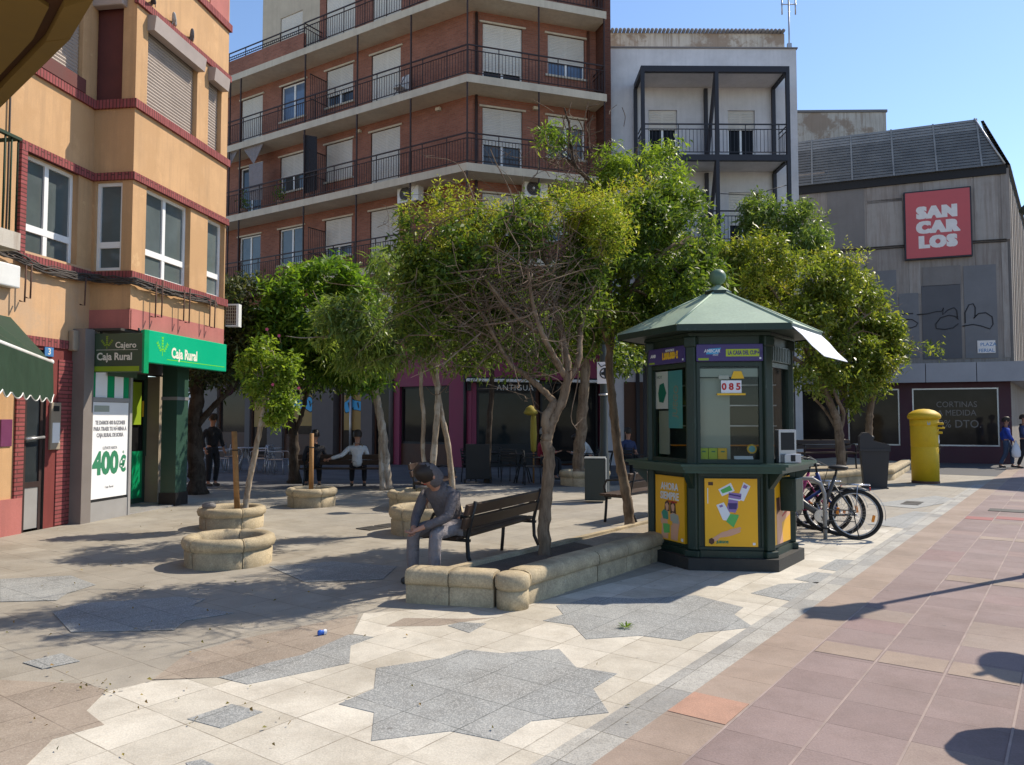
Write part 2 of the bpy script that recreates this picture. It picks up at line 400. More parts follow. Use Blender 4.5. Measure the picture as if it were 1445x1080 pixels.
plain('louvre', (0.14, 0.14, 0.137), 0.55, 0.3, 1.4); plain('louvre_lit', (0.23, 0.23, 0.225), 0.5, 0.25, 1.4); plain('blackgap', (0.02, 0.02, 0.022), 0.8, 0.2)
plain('signred', (0.5, 0.09, 0.1), 0.55, 0.08, 1.0); plain('signwhite', (0.72, 0.68, 0.66), 0.6, 0.1, 5)
plain('railbrown', (0.035, 0.018, 0.016), 0.6, 0.2); plain('steelblack', (0.022, 0.022, 0.03), 0.55, 0.2)
plain('shutter_white', (0.66, 0.63, 0.58), 0.6, 0.08, 2); plain('shutter_grey', (0.33, 0.27, 0.23), 0.55, 0.1, 2)
plain('boxgrey', (0.36, 0.3, 0.27), 0.5, 0.1, 3)
plain('white_pvc', (0.78, 0.78, 0.77), 0.35, 0.05, 2); plain('white_metal', (0.68, 0.68, 0.66), 0.45, 0.1, 3)
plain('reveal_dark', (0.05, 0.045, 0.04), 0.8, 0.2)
glassmat('glass', (0.035, 0.042, 0.046)); glassmat('glass_pale', (0.13, 0.16, 0.165), 0.08, 0.35); glassmat('glass_blue', (0.1, 0.15, 0.24), 0.08)
glassmat('glass_dark', (0.013, 0.013, 0.014), 0.05); glassmat('glass_shop', (0.03, 0.024, 0.021), 0.06)
for _n in ('glass_shop', 'glass_dark'): bsdf(MATS[_n]).inputs['Specular IOR Level'].default_value = 0.1
glassmat('glass_cafe', (0.02, 0.026, 0.028), 0.06); bsdf(MATS['glass_cafe']).inputs['Specular IOR Level'].default_value = 0.12
clearglass('kioskglass')
plain('bankgrey_shaded', (0.19, 0.165, 0.15), 0.6, 0.12, 2); plain('bankgrey', (0.3, 0.29, 0.28), 0.45, 0.1, 2); plain('bankgreen', (0.0, 0.27, 0.1), 0.4, 0.05); plain('banklime', (0.16, 0.62, 0.03), 0.4, 0.05)
plain('bankdark', (0.03, 0.07, 0.05), 0.4, 0.12); plain('bankdoor', (0.01, 0.05, 0.03), 0.3, 0.2); plain('bankcream', (0.3, 0.245, 0.18), 0.6, 0.1)
plain('signgreen', (0.003, 0.4, 0.2), 0.35, 0.05, 1.5); plain('signolive', (0.055, 0.085, 0.05), 0.45, 0.1); plain('limestripe', (0.25, 0.36, 0.02), 0.45, 0.05)
plain('paperwhite', (0.8, 0.8, 0.8), 0.5, 0.03, 2); plain('textgreen', (0.03, 0.2, 0.1), 0.6, 0.05); plain('textgrey', (0.22, 0.22, 0.24), 0.6, 0.05)
plain('lettercream', (0.75, 0.72, 0.6), 0.5, 0.05); plain('plumplaque', (0.14, 0.03, 0.09), 0.5, 0.1); plain('plateblue', (0.07, 0.2, 0.42), 0.4, 0.1)
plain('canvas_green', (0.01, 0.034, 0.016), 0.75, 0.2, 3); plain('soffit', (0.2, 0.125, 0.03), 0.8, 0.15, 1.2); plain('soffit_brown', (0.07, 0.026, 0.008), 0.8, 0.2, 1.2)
plain('cable', (0.055, 0.045, 0.04), 0.7, 0.35, 5); plain('rust', (0.1, 0.05, 0.035), 0.8, 0.3, 6)
plain('purple', (0.21, 0.03, 0.075), 0.6, 0.12, 1.5); plain('purple_dark', (0.06, 0.015, 0.025), 0.6, 0.12)
plain('shopwood', (0.075, 0.035, 0.02), 0.6, 0.25, 3); plain('pilaster', (0.115, 0.1, 0.096), 0.8, 0.15, 2); plain('shopyellow', (0.32, 0.21, 0.07), 0.7, 0.12)
plain('graffiti_blue', (0.05, 0.33, 0.6), 0.6, 0.1); plain('black', (0.012, 0.012, 0.013), 0.55, 0.2); plain('scribble', (0.03, 0.03, 0.035), 0.7, 0.2)
plain('beigewall', (0.17, 0.145, 0.125), 0.8, 0.15, 1)
plain('kgreen', (0.014, 0.031, 0.021), 0.45, 0.3, 2.5, fine=0.1); plain('kgreen_top', (0.025, 0.06, 0.042), 0.35, 0.3, 2.5)
m = plain('kroof', (0.32, 0.41, 0.305), 0.6, 0.16, 1.6, fine=0.12, bmp=0.06)
plain('kball', (0.1, 0.17, 0.11), 0.5, 0.2, 4); plain('kplinth', (0.03, 0.028, 0.025), 0.7, 0.45, 5, bmp=0.25); plain('kviolet', (0.055, 0.035, 0.16), 0.4, 0.2, 2); plain('kyellow', (0.78, 0.4, 0.012), 0.45, 0.05)
plain('kpale', (0.34, 0.37, 0.31), 0.6, 0.06); plain('kteal', (0.13, 0.42, 0.43), 0.5, 0.06); plain('klime', (0.4, 0.5, 0.03), 0.5, 0.06); plain('kwhite', (0.7, 0.72, 0.76), 0.5, 0.05)
plain('textred', (0.45, 0.02, 0.02), 0.5, 0.05); plain('gold', (0.75, 0.45, 0.02), 0.5, 0.05); plain('skinprint', (0.62, 0.34, 0.22), 0.5, 0.08); plain('lilac', (0.25, 0.16, 0.38), 0.5, 0.1)
plain('printgreen', (0.1, 0.42, 0.1), 0.5, 0.1); plain('printteal', (0.02, 0.25, 0.17), 0.5, 0.1); plain('hairprint', (0.08, 0.03, 0.015), 0.5, 0.1)
plain('stone', (0.45, 0.365, 0.235), 0.85, 0.38, 3.2, bmp=0.35, fine=0.25); plain('stone_joint', (0.1, 0.085, 0.06), 0.9, 0.2)
plain('soil', (0.13, 0.1, 0.075), 0.95, 0.35, 3, bmp=0.7, fine=0.35); plain('sand', (0.34, 0.29, 0.22), 0.95, 0.25, 2.5, bmp=0.5, fine=0.3)
plain('benchwood', (0.045, 0.024, 0.015), 0.5, 0.4, 4, bmp=0.1); plain('iron', (0.015, 0.015, 0.016), 0.5, 0.25)
plain('bin_grey', (0.036, 0.045, 0.04), 0.5, 0.2, 3); plain('bin_black', (0.03, 0.03, 0.034), 0.55, 0.2, 3); plain('bin_top', (0.3, 0.31, 0.3), 0.4, 0.15)
plain('postyellow', (0.6, 0.385, 0.008), 0.6, 0.12, 2.5, fine=0.08, bmp=0.04); plain('lamp_green', (0.03, 0.036, 0.033), 0.5, 0.2)
plain('alu', (0.42, 0.42, 0.43), 0.35, 0.15, metal=0.6); plain('tyre', (0.018, 0.018, 0.019), 0.75, 0.2); plain('chrome', (0.5, 0.5, 0.52), 0.25, 0.1, metal=0.9)
plain('bikegrey', (0.07, 0.07, 0.072), 0.4, 0.15); plain('bikeblue', (0.03, 0.05, 0.2), 0.35, 0.15); plain('bikepink', (0.45, 0.05, 0.16), 0.35, 0.15); plain('bikered', (0.3, 0.02, 0.02), 0.35, 0.1)
plain('orange', (0.8, 0.25, 0.01), 0.3, 0.05); plain('wicker', (0.02, 0.02, 0.022), 0.7, 0.3, 20); plain('stakewood', (0.33, 0.17, 0.06), 0.75, 0.3, 6)
plain('skin', (0.4, 0.2, 0.13), 0.55, 0.08, 6); plain('hair_dark', (0.025, 0.016, 0.011), 0.6, 0.2, 10); plain('hair_grey', (0.25, 0.23, 0.21), 0.6, 0.2, 10)
plain('cloth_white', (0.62, 0.62, 0.62), 0.85, 0.1, 5, bmp=0.9); plain('cloth_grey', (0.13, 0.115, 0.12), 0.9, 0.15, 6, bmp=0.9); plain('cloth_greylight', (0.24, 0.215, 0.22), 0.9, 0.15, 6, bmp=0.9)
plain('cloth_black', (0.02, 0.02, 0.025), 0.9, 0.2, 6, bmp=0.9); plain('cloth_navy', (0.035, 0.05, 0.12), 0.9, 0.2, 6, bmp=0.9); plain('cloth_blue', (0.03, 0.07, 0.4), 0.85, 0.15, 6, bmp=0.9)
plain('cloth_red', (0.3, 0.02, 0.05), 0.85, 0.15, 6, bmp=0.9); plain('denim', (0.05, 0.075, 0.13), 0.9, 0.2, 8); plain('shoe', (0.05, 0.045, 0.04), 0.7, 0.2); plain('bagwhite', (0.6, 0.62, 0.66), 0.5, 0.1)
plain('pigeon_grey', (0.13, 0.13, 0.15), 0.7, 0.25, 20); plain('pigeon_dark', (0.05, 0.05, 0.06), 0.7, 0.25, 20); plain('pigeon_white', (0.4, 0.39, 0.38), 0.7, 0.25, 20)
plain('canblue', (0.03, 0.12, 0.5), 0.3, 0.1); plain('petal', (0.65, 0.12, 0.25), 0.6, 0.15); plain('parasol_yellow', (0.28, 0.22, 0.03), 0.75, 0.12)
plain('drain', (0.07, 0.065, 0.06), 0.7, 0.25, 8, metal=0.3)
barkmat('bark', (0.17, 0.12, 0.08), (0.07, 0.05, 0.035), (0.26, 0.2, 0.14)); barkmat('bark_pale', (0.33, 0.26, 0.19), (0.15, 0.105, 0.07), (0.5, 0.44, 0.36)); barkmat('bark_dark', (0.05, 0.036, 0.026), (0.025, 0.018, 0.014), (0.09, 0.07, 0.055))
barkmat('twig', (0.13, 0.09, 0.062), (0.07, 0.047, 0.033), (0.24, 0.18, 0.13))
leafmat('leaf_glossy', [(0.0, (0.045, 0.08, 0.018)), (0.4, (0.085, 0.145, 0.026)), (0.75, (0.145, 0.205, 0.036)), (1.0, (0.23, 0.28, 0.06))], 0.42, 0.5)
leafmat('leaf_yellow', [(0.0, (0.2, 0.27, 0.03)), (0.5, (0.34, 0.38, 0.05)), (0.85, (0.45, 0.43, 0.08)), (1.0, (0.42, 0.32, 0.09))], 0.4, 0.5)
leafmat('leaf_bright', [(0.0, (0.06, 0.125, 0.018)), (0.5, (0.125, 0.23, 0.03)), (1.0, (0.24, 0.34, 0.05))], 0.46, 0.45)
leafmat('leaf_willow', [(0.0, (0.075, 0.13, 0.035)), (0.5, (0.14, 0.21, 0.052)), (1.0, (0.26, 0.33, 0.11))], 0.4, 0.4)
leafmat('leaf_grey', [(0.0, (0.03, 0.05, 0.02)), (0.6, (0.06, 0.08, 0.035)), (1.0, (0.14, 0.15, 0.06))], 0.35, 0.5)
leafmat('leaf_hibiscus', [(0.0, (0.1, 0.17, 0.022)), (0.5, (0.2, 0.3, 0.04)), (1.0, (0.34, 0.42, 0.08))], 0.42, 0.45)
leafmat('leaf_olive', [(0.0, (0.085, 0.125, 0.024)), (0.45, (0.165, 0.215, 0.038)), (0.8, (0.25, 0.285, 0.055)), (1.0, (0.36, 0.35, 0.09))], 0.45, 0.38)
leafmat('fallen', [(0.0, (0.3, 0.24, 0.06)), (0.5, (0.25, 0.15, 0.05)), (1.0, (0.16, 0.17, 0.05))], 0.1, 0.7)
M_ = MATS

tilemat('pave_beige', [(0.0, (0.375, 0.34, 0.28)), (0.5, (0.415, 0.378, 0.315)), (1.0, (0.46, 0.42, 0.35))], (0.15, 0.125, 0.1), wear=0.24, blotch=(0.32, 0.292, 0.248), off=(0.21, 0.1))
tilemat('pave_cream', [(0.0, (0.53, 0.485, 0.4)), (0.5, (0.6, 0.558, 0.475)), (1.0, (0.67, 0.625, 0.535))], (0.19, 0.16, 0.12), wear=0.2, off=(0.21, 0.1))
tilemat('pave_grey', [(0.0, (0.265, 0.272, 0.268)), (0.5, (0.29, 0.297, 0.29)), (1.0, (0.315, 0.32, 0.31))], (0.1, 0.105, 0.1), speck=(0.6, 0.6, 0.57), wear=0.2, off=(0.21, 0.1))
tilemat('pave_tan', [(0.0, (0.31, 0.255, 0.205)), (0.5, (0.35, 0.29, 0.235)), (1.0, (0.39, 0.325, 0.26))], (0.12, 0.09, 0.07), speck=(0.42, 0.36, 0.29), wear=0.2, off=(0.21, 0.1))
tilemat('pave_purple', [(0.0, (0.245, 0.182, 0.172)), (0.5, (0.266, 0.2, 0.188)), (0.88, (0.288, 0.217, 0.204)), (0.93, (0.275, 0.185, 0.177)), (0.97, (0.31, 0.245, 0.21)), (1.0, (0.32, 0.255, 0.215))], (0.12, 0.085, 0.078), wear=0.12, off=(0.31, 0.1))
tilemat('pave_border', [(0.0, (0.325, 0.25, 0.198)), (0.5, (0.345, 0.268, 0.215)), (1.0, (0.37, 0.29, 0.235))], (0.14, 0.1, 0.08), size=0.4, wear=0.16, off=(0.31, 0.1))
tilemat('pave_channel', [(0.0, (0.36, 0.355, 0.335)), (0.5, (0.47, 0.455, 0.415)), (1.0, (0.55, 0.53, 0.475))], (0.13, 0.12, 0.1), speck=(0.16, 0.16, 0.16), wear=0.3, off=(0, 0.1))
tilemat('pave_shade', [(0.0, (0.12, 0.12, 0.125)), (0.5, (0.14, 0.14, 0.145)), (1.0, (0.165, 0.163, 0.165))], (0.07, 0.07, 0.07), wear=0.2)
plain('jointline', (0.295, 0.23, 0.205), 0.8, 0.3, 4); plain('terracotta', (0.42, 0.245, 0.175), 0.8, 0.14, 6, bmp=0.3, fine=0.2); plain('pave_red', (0.28, 0.11, 0.1), 0.8, 0.12, 3)
plain('asphaltish', (0.085, 0.085, 0.09), 0.85, 0.2, 0.8, bmp=0.2)

for _n, _k in (('shutter_white', 0.16), ('glass', 0.9), ('glass_pale', 0.5), ('ochre', 0), ('kgreen', 0)):
    if not _k: continue
    _m = MATS[_n]; _N, _L = nt(_m); _oi = _N.new('ShaderNodeObjectInfo'); _in = bsdf(_m).inputs['Base Color']; _src = _in.links[0].from_socket
    if _n == 'glass': _cm = mix(_m, cramp(_m, _oi.outputs['Random'], [(0.45, (0, 0, 0)), (0.9, (0.5,) * 3)]), _src, (0.2, 0.19, 0.17))     # some rooms have curtains drawn
    else: _cm = mix(_m, 1.0, _src, cramp(_m, _oi.outputs['Random'], [(0.0, (1 - _k,) * 3), (1.0, (1.0, 0.99, 0.97))]), 'MULTIPLY')
    _L.new(_cm, _in)
for _n, _m in MATS.items():
    if _n.startswith('cloth_') or _n == 'denim':
        for _nd in _m.node_tree.nodes:
            if _nd.type == 'BUMP': _nd.inputs['Distance'].default_value = 0.05
            if _nd.type == 'TEX_NOISE' and _nd.inputs['Scale'].default_value > 40: _nd.inputs['Scale'].default_value = 13
wear('stone', 6, 0.56, 0.66, (0.2, 0.165, 0.115), 0.65); wear('stone', 22, 0.6, 0.68, (0.6, 0.54, 0.42), 0.5, seed=3)
wear('kgreen', 7, 0.6, 0.66, (0.06, 0.085, 0.07), 0.6, (2, 2, .6)); wear('kgreen', 30, 0.66, 0.7, (0.16, 0.17, 0.15), 0.6, seed=5); wear('kroof', 4, 0.56, 0.68, (0.3, 0.37, 0.29), 0.7); wear('kroof', 14, 0.64, 0.7, (0.16, 0.18, 0.14), 0.7, seed=2)
wear('ochre', 1.6, 0.55, 0.75, (0.42, 0.25, 0.12), 0.5, (1.5, 1.5, .3), 4); wear('ochre', 2.2, 0.63, 0.67, (0.62, 0.41, 0.22), 0.6, seed=7); wear('peach', 2.0, 0.6, 0.66, (0.45, 0.33, 0.23), 0.6, seed=2)
wear('postyellow', 9, 0.62, 0.7, (0.42, 0.27, 0.02), 0.6); wear('concrete', 1.2, 0.52, 0.75, (0.17, 0.13, 0.11), 0.6, (4, 4, .25), 3); wear('concrete_light', 1.2, 0.52, 0.75, (0.2, 0.15, 0.125), 0.6, (4, 4, .25), 6); wear('greypaint', 3, 0.58, 0.7, (0.23, 0.215, 0.205), 0.5); wear('pave_purple', 1.3, 0.58, 0.72, (0.19, 0.14, 0.13), 0.55); wear('pave_purple', 38, 0.66, 0.7, (0.1, 0.08, 0.075), 0.6, seed=4); wear('pave_border', 1.5, 0.56, 0.7, (0.24, 0.185, 0.15), 0.55); wear('pave_cream', 3.2, 0.6, 0.7, (0.4, 0.36, 0.29), 0.6, seed=1); wear('pave_cream', 30, 0.66, 0.7, (0.24, 0.215, 0.175), 0.65, seed=8); wear('pave_grey', 2.2, 0.58, 0.7, (0.2, 0.2, 0.195), 0.6, seed=2); wear('pave_beige', 26, 0.65, 0.7, (0.18, 0.16, 0.13), 0.6, seed=2)
# ------------------------------------------------------------------ ground
su = Vector((math.sin(R(STRIP)), math.cos(R(STRIP)))); sw = Vector((math.cos(R(STRIP)), -math.sin(R(STRIP))))   # along / across the walk
def UV(u, v): p = su * u + sw * v; return (p.x, p.y)
def sheet(name, polys, z, mat, thick=0.003):
    mb = MB().mat(M_[mat])
    for p in polys: mb.prism(p, z - thick, z)
    return tag(mb.build(name), kind='structure')
def GP(pts): return [G(*p) for p in pts]
def strip(v0, v1, u0, u1): return [UV(u0, v0), UV(u1, v0), UV(u1, v1), UV(u0, v1)]
mb = MB().mat(M_['pave_beige']); mb.quad((-220, -60, 0), (260, -60, 0), (260, 420, 0), (-220, 420, 0)); tag(mb.build('ground'), kind='structure')
vb, va = -1.85, -1.51
# cream zigzag field between the bank corner, the long planter and the walk
cream = GP([(30, 1088), (75, 1044), (147, 1024), (122, 1004), (149, 977), (214, 962), (306, 957), (349, 967), (493, 937), (495, 912), (528, 900), (498, 895), (513, 866), (640, 858), (760, 850), (930, 806)]) + [(2.6, 9.2), (4.0, 10.6)] + [UV(13.2, -2.0), UV(0.2, -2.0), (-1.6, 1.8), (-2.4, 2.6)]
sheet('paving', [cream], 0.003, 'pave_cream')
stars = [[(531, 944), (623, 930), (657, 918), (707, 923), (789, 917), (813, 943), (871, 952), (837, 973), (859, 1007), (750, 1019), (705, 1047), (636, 1033), (524, 1047), (528, 1007), (478, 995), (528, 973)],
 [(766, 877), (808, 883), (827, 903), (903, 898), (961, 905), (985, 894), (1020, 891), (1063, 886), (1036, 868), (1049, 858), (981, 841), (900, 846), (840, 843), (785, 856), (795, 868)],
 [(309, 957), (389, 934), (428, 925), (491, 897), (528, 900), (495, 912), (493, 937), (349, 967)],
 [(264, 1016), (327, 995), (371, 1006), (312, 1029)], [(32, 936), (87, 923), (113, 934), (60, 945)],
 [(632, 884), (650, 879), (686, 881), (662, 894)], [(262, 1078), (285, 1073), (305, 1082), (270, 1088)],
 [(0, 818), (100, 813), (135, 826), (95, 838), (80, 848), (0, 850)], [(75, 866), (110, 853), (250, 843), (290, 846), (270, 856), (330, 866), (262, 877), (245, 890), (100, 893)],
 [(380, 800), (470, 793), (560, 800), (540, 818), (430, 822)], [(1060, 838), (1100, 825), (1165, 822), (1180, 835), (1120, 850)],
 [(1155, 803), (1180, 790), (1215, 792), (1190, 808)], [(1225, 740), (1290, 722), (1335, 726), (1290, 748)], [(1225, 712), (1320, 700), (1360, 706), (1290, 718)], [(1120, 818), (1150, 808), (1190, 812), (1160, 826)]]
sheet('paving', [GP(s) for s in stars], 0.006, 'pave_grey')
tans = [[(-60, 958), (120, 966), (150, 975), (122, 1004), (147, 1024), (75, 1044), (30, 1088), (-60, 1088)],
 [(215, 960), (262, 925), (330, 905), (420, 886), (505, 868), (498, 895), (491, 897), (428, 925), (389, 934), (309, 957)], [(545, 885), (570, 873), (650, 874), (700, 872), (650, 879), (620, 884)]]
sheet('paving', [GP(s) for s in tans], 0.0045, 'pave_tan')
sheet('paving', [strip(-2.08, vb, -6, 22)], 0.0062, 'pave_channel')
sheet('walkway', [strip(va, 8.0, -6, 30)], 0.009, 'pave_purple')
sheet('walkway', [strip(vb, va, -6, 30)], 0.0095, 'pave_border')
lines = [strip(va + 0.4 * k - 0.006, va + 0.4 * k + 0.006, -6, 26) for k in range(0, 5)]
sheet('walkway', lines, 0.012, 'jointline')
def tile_at(px, py, n=1, m=1):
    x, y = G(px, py); u = x * su.x + y * su.y; v = x * sw.x + y * sw.y
    return u, v
u, v = tile_at(990, 1000); sheet('walkway', [strip(vb + 0.004, va - 0.012, u - 0.17, u + 0.19)], 0.0128, 'terracotta')
for px, py in ((1390, 733), (1430, 733)):
    u, v = tile_at(px, py); k = math.floor((v - va) / 0.4)
    sheet('walkway', [strip(va + 0.4 * k + 0.012, va + 0.4 * k + 0.388, u - 0.2, u + 0.2)], 0.0125, 'pave_red')
# cross bands of tan slabs in the walk
for u0 in (5.55, 8.75, 12.0): sheet('walkway', [strip(va + 0.012 + 0.4 * k, va + 0.388 + 0.4 * k, u0, u0 + 0.3) for k in range(0 if u0 < 6 else 1, 16)], 0.0118, 'pave_border')
sheet('pavement_shade', [GP([(200, 690), (330, 690), (640, 692), (700, 690), (915, 684), (925, 650), (700, 652), (250, 640)])], 0.004, 'pave_shade')  # darker sheet over the plain paving: the far shade is put into its colour
sheet('road', [strip(-14, 30, 25.5, 60)], 0.004, 'asphaltish')

# low litter that nobody could count
def scatter(name, pts, size, mat, h=0.012):
    vs, fs = [], []
    for x, y in pts:
        a = random.uniform(0, 6.3); s = size * random.uniform(0.6, 1.4); t = random.uniform(0.2, 0.9)
        d = Vector((math.cos(a), math.sin(a), 0)); n = Vector((-d.y, d.x, 0))
        b = len(vs); c = Vector((x, y, 0.014))
        vs += [c - d * s, c - n * s * 0.4 + Vector((0, 0, h * t * 2)), c + d * s + Vector((0, 0, h * t)), c + n * s * 0.45 + Vector((0, 0, h * 0.3))]
        fs.append((b, b + 1, b + 2, b + 3))
    me = bpy.data.meshes.new(name); me.from_pydata([tuple(p) for p in vs], [], fs); me.materials.append(M_[mat])
    return tag(link(name, me), kind='stuff')
pts = []
while len(pts) < 120:
    px, py = random.uniform(-30, 900), random.uniform(700, 1080)
    if random.random() < 0.75: px = random.gauss(160, 150)
    x, y = G(px, py)
    pts.append((x, y))
pts += [G(140 + random.gauss(0, 14), 975 + random.gauss(0, 6)) for _ in range(12)] + [G(346, 998), G(200, 985), G(183, 960)]
scatter('fallen_leaves', pts, 0.0125, 'fallen')

def drain(px0, py0, n, label, dv=0.32, du=0.3):
    x, y = G(px0, py0); mb = MB()
    d = empty('drain_cover', label, 'drain cover', (x, y, 0.0), R(-STRIP + 90))
    for k in range(n):
        mb.mat(M_['drain']).bbox(k * 0.36, k * 0.36 + dv, -du / 2, du / 2, 0.001, 0.0135, 0.003)
        for j in range(5): mb.mat(M_['black']).box(k * 0.36 + 0.05, k * 0.36 + dv - 0.05, -0.12 + j * 0.055, -0.1 + j * 0.055, 0.0136, 0.0142)
    mb.build('grating', d, d.matrix_basis); return d
drain(512, 748, 3, 'three dark square drain covers in a row beside a round planter')
drain(1283, 713, 2, 'long dark drain grating in the pale paving in front of the yellow post box')
x, y = G(1424, 722); d = empty('manhole_cover', 'dark square manhole cover set in the purple walk', 'manhole cover', (x, y, 0.01), R(-STRIP))
MB().mat(M_['drain']).bbox(-0.3, 0.3, -0.22, 0.22, 0, 0.008, 0.003).build('cover', d, d.matrix_basis)
# the small weed growing in a joint, and the crushed can
x, y = G(883, 887); mb = MB().mat(M_['leaf_bright'])
for k in range(34):
    a = random.uniform(0, 6.3); r = random.uniform(0.02, 0.06); h = random.uniform(0.01, 0.045); p = Vector((x + math.cos(a) * r * 0.4, y + math.sin(a) * r * 0.4, 0.009)); q = p + Vector((math.cos(a) * r, math.sin(a) * r, h)); s_ = Vector((-math.sin(a), math.cos(a), 0)) * 0.006
    mb.add([p, (p + q) / 2 + s_ + Vector((0, 0, 0.008)), q, (p + q) / 2 - s_ + Vector((0, 0, 0.008))], [(0, 1, 2, 3)])
tag(mb.build('weed'), 'small green weed growing from a joint in the grey star paving', 'weed')
x, y = G(455, 897); c = empty('drinks_can', 'crushed blue and white can lying on the sunlit paving', 'can', (x, y, 0.023), R(35))
mb = MB(); mb.T = Matrix.Rotation(R(90), 4, 'Y') @ Matrix.Rotation(0.3, 4, 'Z')
mb.mat(M_['canblue']).lathe([(0.016, -0.036), (0.021, -0.03), (0.022, -0.012), (0.016, 0.0), (0.02, 0.008)], 14, sy=.75)
mb.mat(M_['kwhite']).lathe([(0.0201, 0.008), (0.022, 0.018), (0.021, 0.028)], 14, capb=False, capt=False, sy=.75); mb.mat(M_['alu']).lathe([(0.021, 0.028), (0.016, 0.034)], 14, capb=False, sy=.75)
mb.build('can_body', c, c.matrix_basis @ Matrix.Identity(4))
# ------------------------------------------------------------------ window helper (facade-local)
def window(parent, F, r, y, kind='white', shutter=0.0, sill=True, split=0.5, low=0.0, name='window', pane='glass', lintel=False, door=False):
    """frame with mullion / transom, a pane behind it and a roller shutter covering the given share from the top"""
    a0, a1, z0, z1 = r; fm = M_['white_pvc'] if kind == 'white' else M_['railbrown'] if kind == 'brown' else M_['alu']
    b = 0.055; mb = MB().mat(fm)
    mb.box(a0, a0 + b, y, y + 0.06, z0, z1); mb.box(a1 - b, a1, y, y + 0.06, z0, z1)
    mb.box(a0 + b, a1 - b, y, y + 0.06, z0, z0 + b); mb.box(a0 + b, a1 - b, y, y + 0.06, z1 - b, z1)
    am = a0 + (a1 - a0) * split
    if split: mb.box(am - 0.04, am + 0.04, y + 0.001, y + 0.055, z0 + b, z1 - b)
    if low: mb.box(a0 + b, a1 - b, y - 0.004, y + 0.05, z0 + low - 0.05, z0 + low + 0.05)
    w = mb.build(name, parent, F.M)
    g = MB().mat(M_[pane]); g.quad((a0 + b, y + 0.03, z0 + b), (a1 - b, y + 0.03, z0 + b), (a1 - b, y + 0.03, z1 - b), (a0 + b, y + 0.03, z1 - b))
    g.build('pane', w, F.M)
    if shutter:
        sh = MB().mat(M_['shutter_white' if kind == 'white' else 'shutter_grey']); zb = z1 - (z1 - z0) * shutter
        n = max(4, int((z1 - zb) / 0.055)); d = (z1 - zb) / n
        for k in range(n): sh.add([(a0 + 0.02, y - 0.03, zb + k * d), (a1 - 0.02, y - 0.03, zb + k * d), (a1 - 0.02, y - 0.042, zb + (k + 0.5) * d), (a0 + 0.02, y - 0.042, zb + (k + 0.5) * d), (a1 - 0.02, y - 0.03, zb + (k + 0.94) * d), (a0 + 0.02, y - 0.03, zb + (k + 0.94) * d)], [(0, 1, 2, 3), (3, 2, 4, 5)])
        sh.box(a0 + 0.02, a1 - 0.02, y - 0.04, y - 0.015, zb - 0.04, zb)
        sh.build('roller_shutter', w, F.M)
    return w
def part(mb, name, parent, F, label=None):
    o = mb.build(name, parent, F.M)
    if label: o['label'] = label
    return o

# ================================================================== ochre corner building with the bank
F1 = Fac(-6.768, 11.98, 0.139, 0.990); FBY = F1.shift(-0.70); BA0, BA1 = 0.21, 3.12
pc = FBY.pt(BA0); FC = Fac(F1.pt(BA0).x, F1.pt(BA0).y, 0.990, -0.139)          # the short face of the bay that looks at us
L = fempty('corner_building', 'ochre corner building with red brick bands, a jutting bay and a bank below', 'building', F1)
OC, PE, RB, RBH = M_['ochre'], M_['peach'], M_['redbrick'], M_['redbrick_h']
Z1, Z2, Z3, Z4, Z5 = 3.95, 5.42, 6.67, 8.3, 9.4
# main wall (set back)
wl = F1.rect(35, 222, 107.5, 384); wl = (wl[0], wl[1] , Z1, Z2)
wu = F1.rect(62, -20, 116, 100); wu = (wu[0] - 1.0, wu[1], Z3 + 0.06, Z4)
dr = (F1.loc(31, 650)[0], F1.loc(63, 650)[0], 0.0, 2.62)
mb = MB().mat(PE); wall_holes(mb, -9, BA0, 2.75, 4.0, [], 0); part(mb, 'lower_wall', L, F1)
mb = MB().mat(OC); wall_holes(mb, -9, BA0, 4.0, 14, [wl, wu], 0.16, reveal=OC); part(mb, 'wall', L, F1)
mb = MB().mat(M_['redpaint']); wall_holes(mb, dr[0] - 0.02, BA0 - 0.02, 0, 2.75, [dr], 0.12, reveal=M_['reveal_dark'])
mb.mat(M_['reveal_dark']).quad((dr[0], 0.125, 0), (dr[1], 0.125, 0), (dr[1], 0.125, 2.62), (dr[0], 0.125, 2.62)); part(mb, 'portal_wall', L, F1)
mb = MB().mat(OC).quad((-9, 0, 0.5), (dr[0] - 0.02, 0, 0.5), (dr[0] - 0.02, 0, 2.75), (-9, 0, 2.75)); part(mb, 'wall', L, F1)
mb = MB().mat(M_['pinkpaint']).box(-9, dr[0] - 0.02, -0.04, 0.1, 0, 0.5); mb.box(BA0 - 0.24, BA0 - 0.10, -0.03, 0.1, 0, 0.68); part(mb, 'plinth', L, F1)
mb = MB().mat(RBH).box(dr[0] - 0.16, dr[0] - 0.005, -0.03, 0.05, 0.5, 2.66); part(mb, 'brick_trim', L, F1)
mb = MB().mat(RBH).box(dr[1] + 0.22, dr[1] + 0.62, -0.015, 0.05, 0.02, 2.5); mb.mat(RB).box(dr[0] - 0.16, dr[1] + 0.55, -0.025, 0.05, 2.67, 2.8); part(mb, 'brick_trim', L, F1)
d = MB().mat(M_['railbrown']); d.box(dr[0] + 0.02, dr[0] + 0.1, 0.03, 0.09, 0, 2.5); d.box(dr[1] - 0.07, dr[1] - 0.01, 0.03, 0.09, 0, 2.5); d.box(dr[0] + 0.1, dr[1] - 0.07, 0.03, 0.09, 2.42, 2.5); d.box(dr[0] + 0.1, dr[1] - 0.07, 0.03, 0.09, 0.62, 0.7)
d.mat(M_['bankgrey']).box(dr[0] + 0.1, dr[1] - 0.07, 0.04, 0.08, 0.03, 0.62); d = part(d, 'door', L, F1)
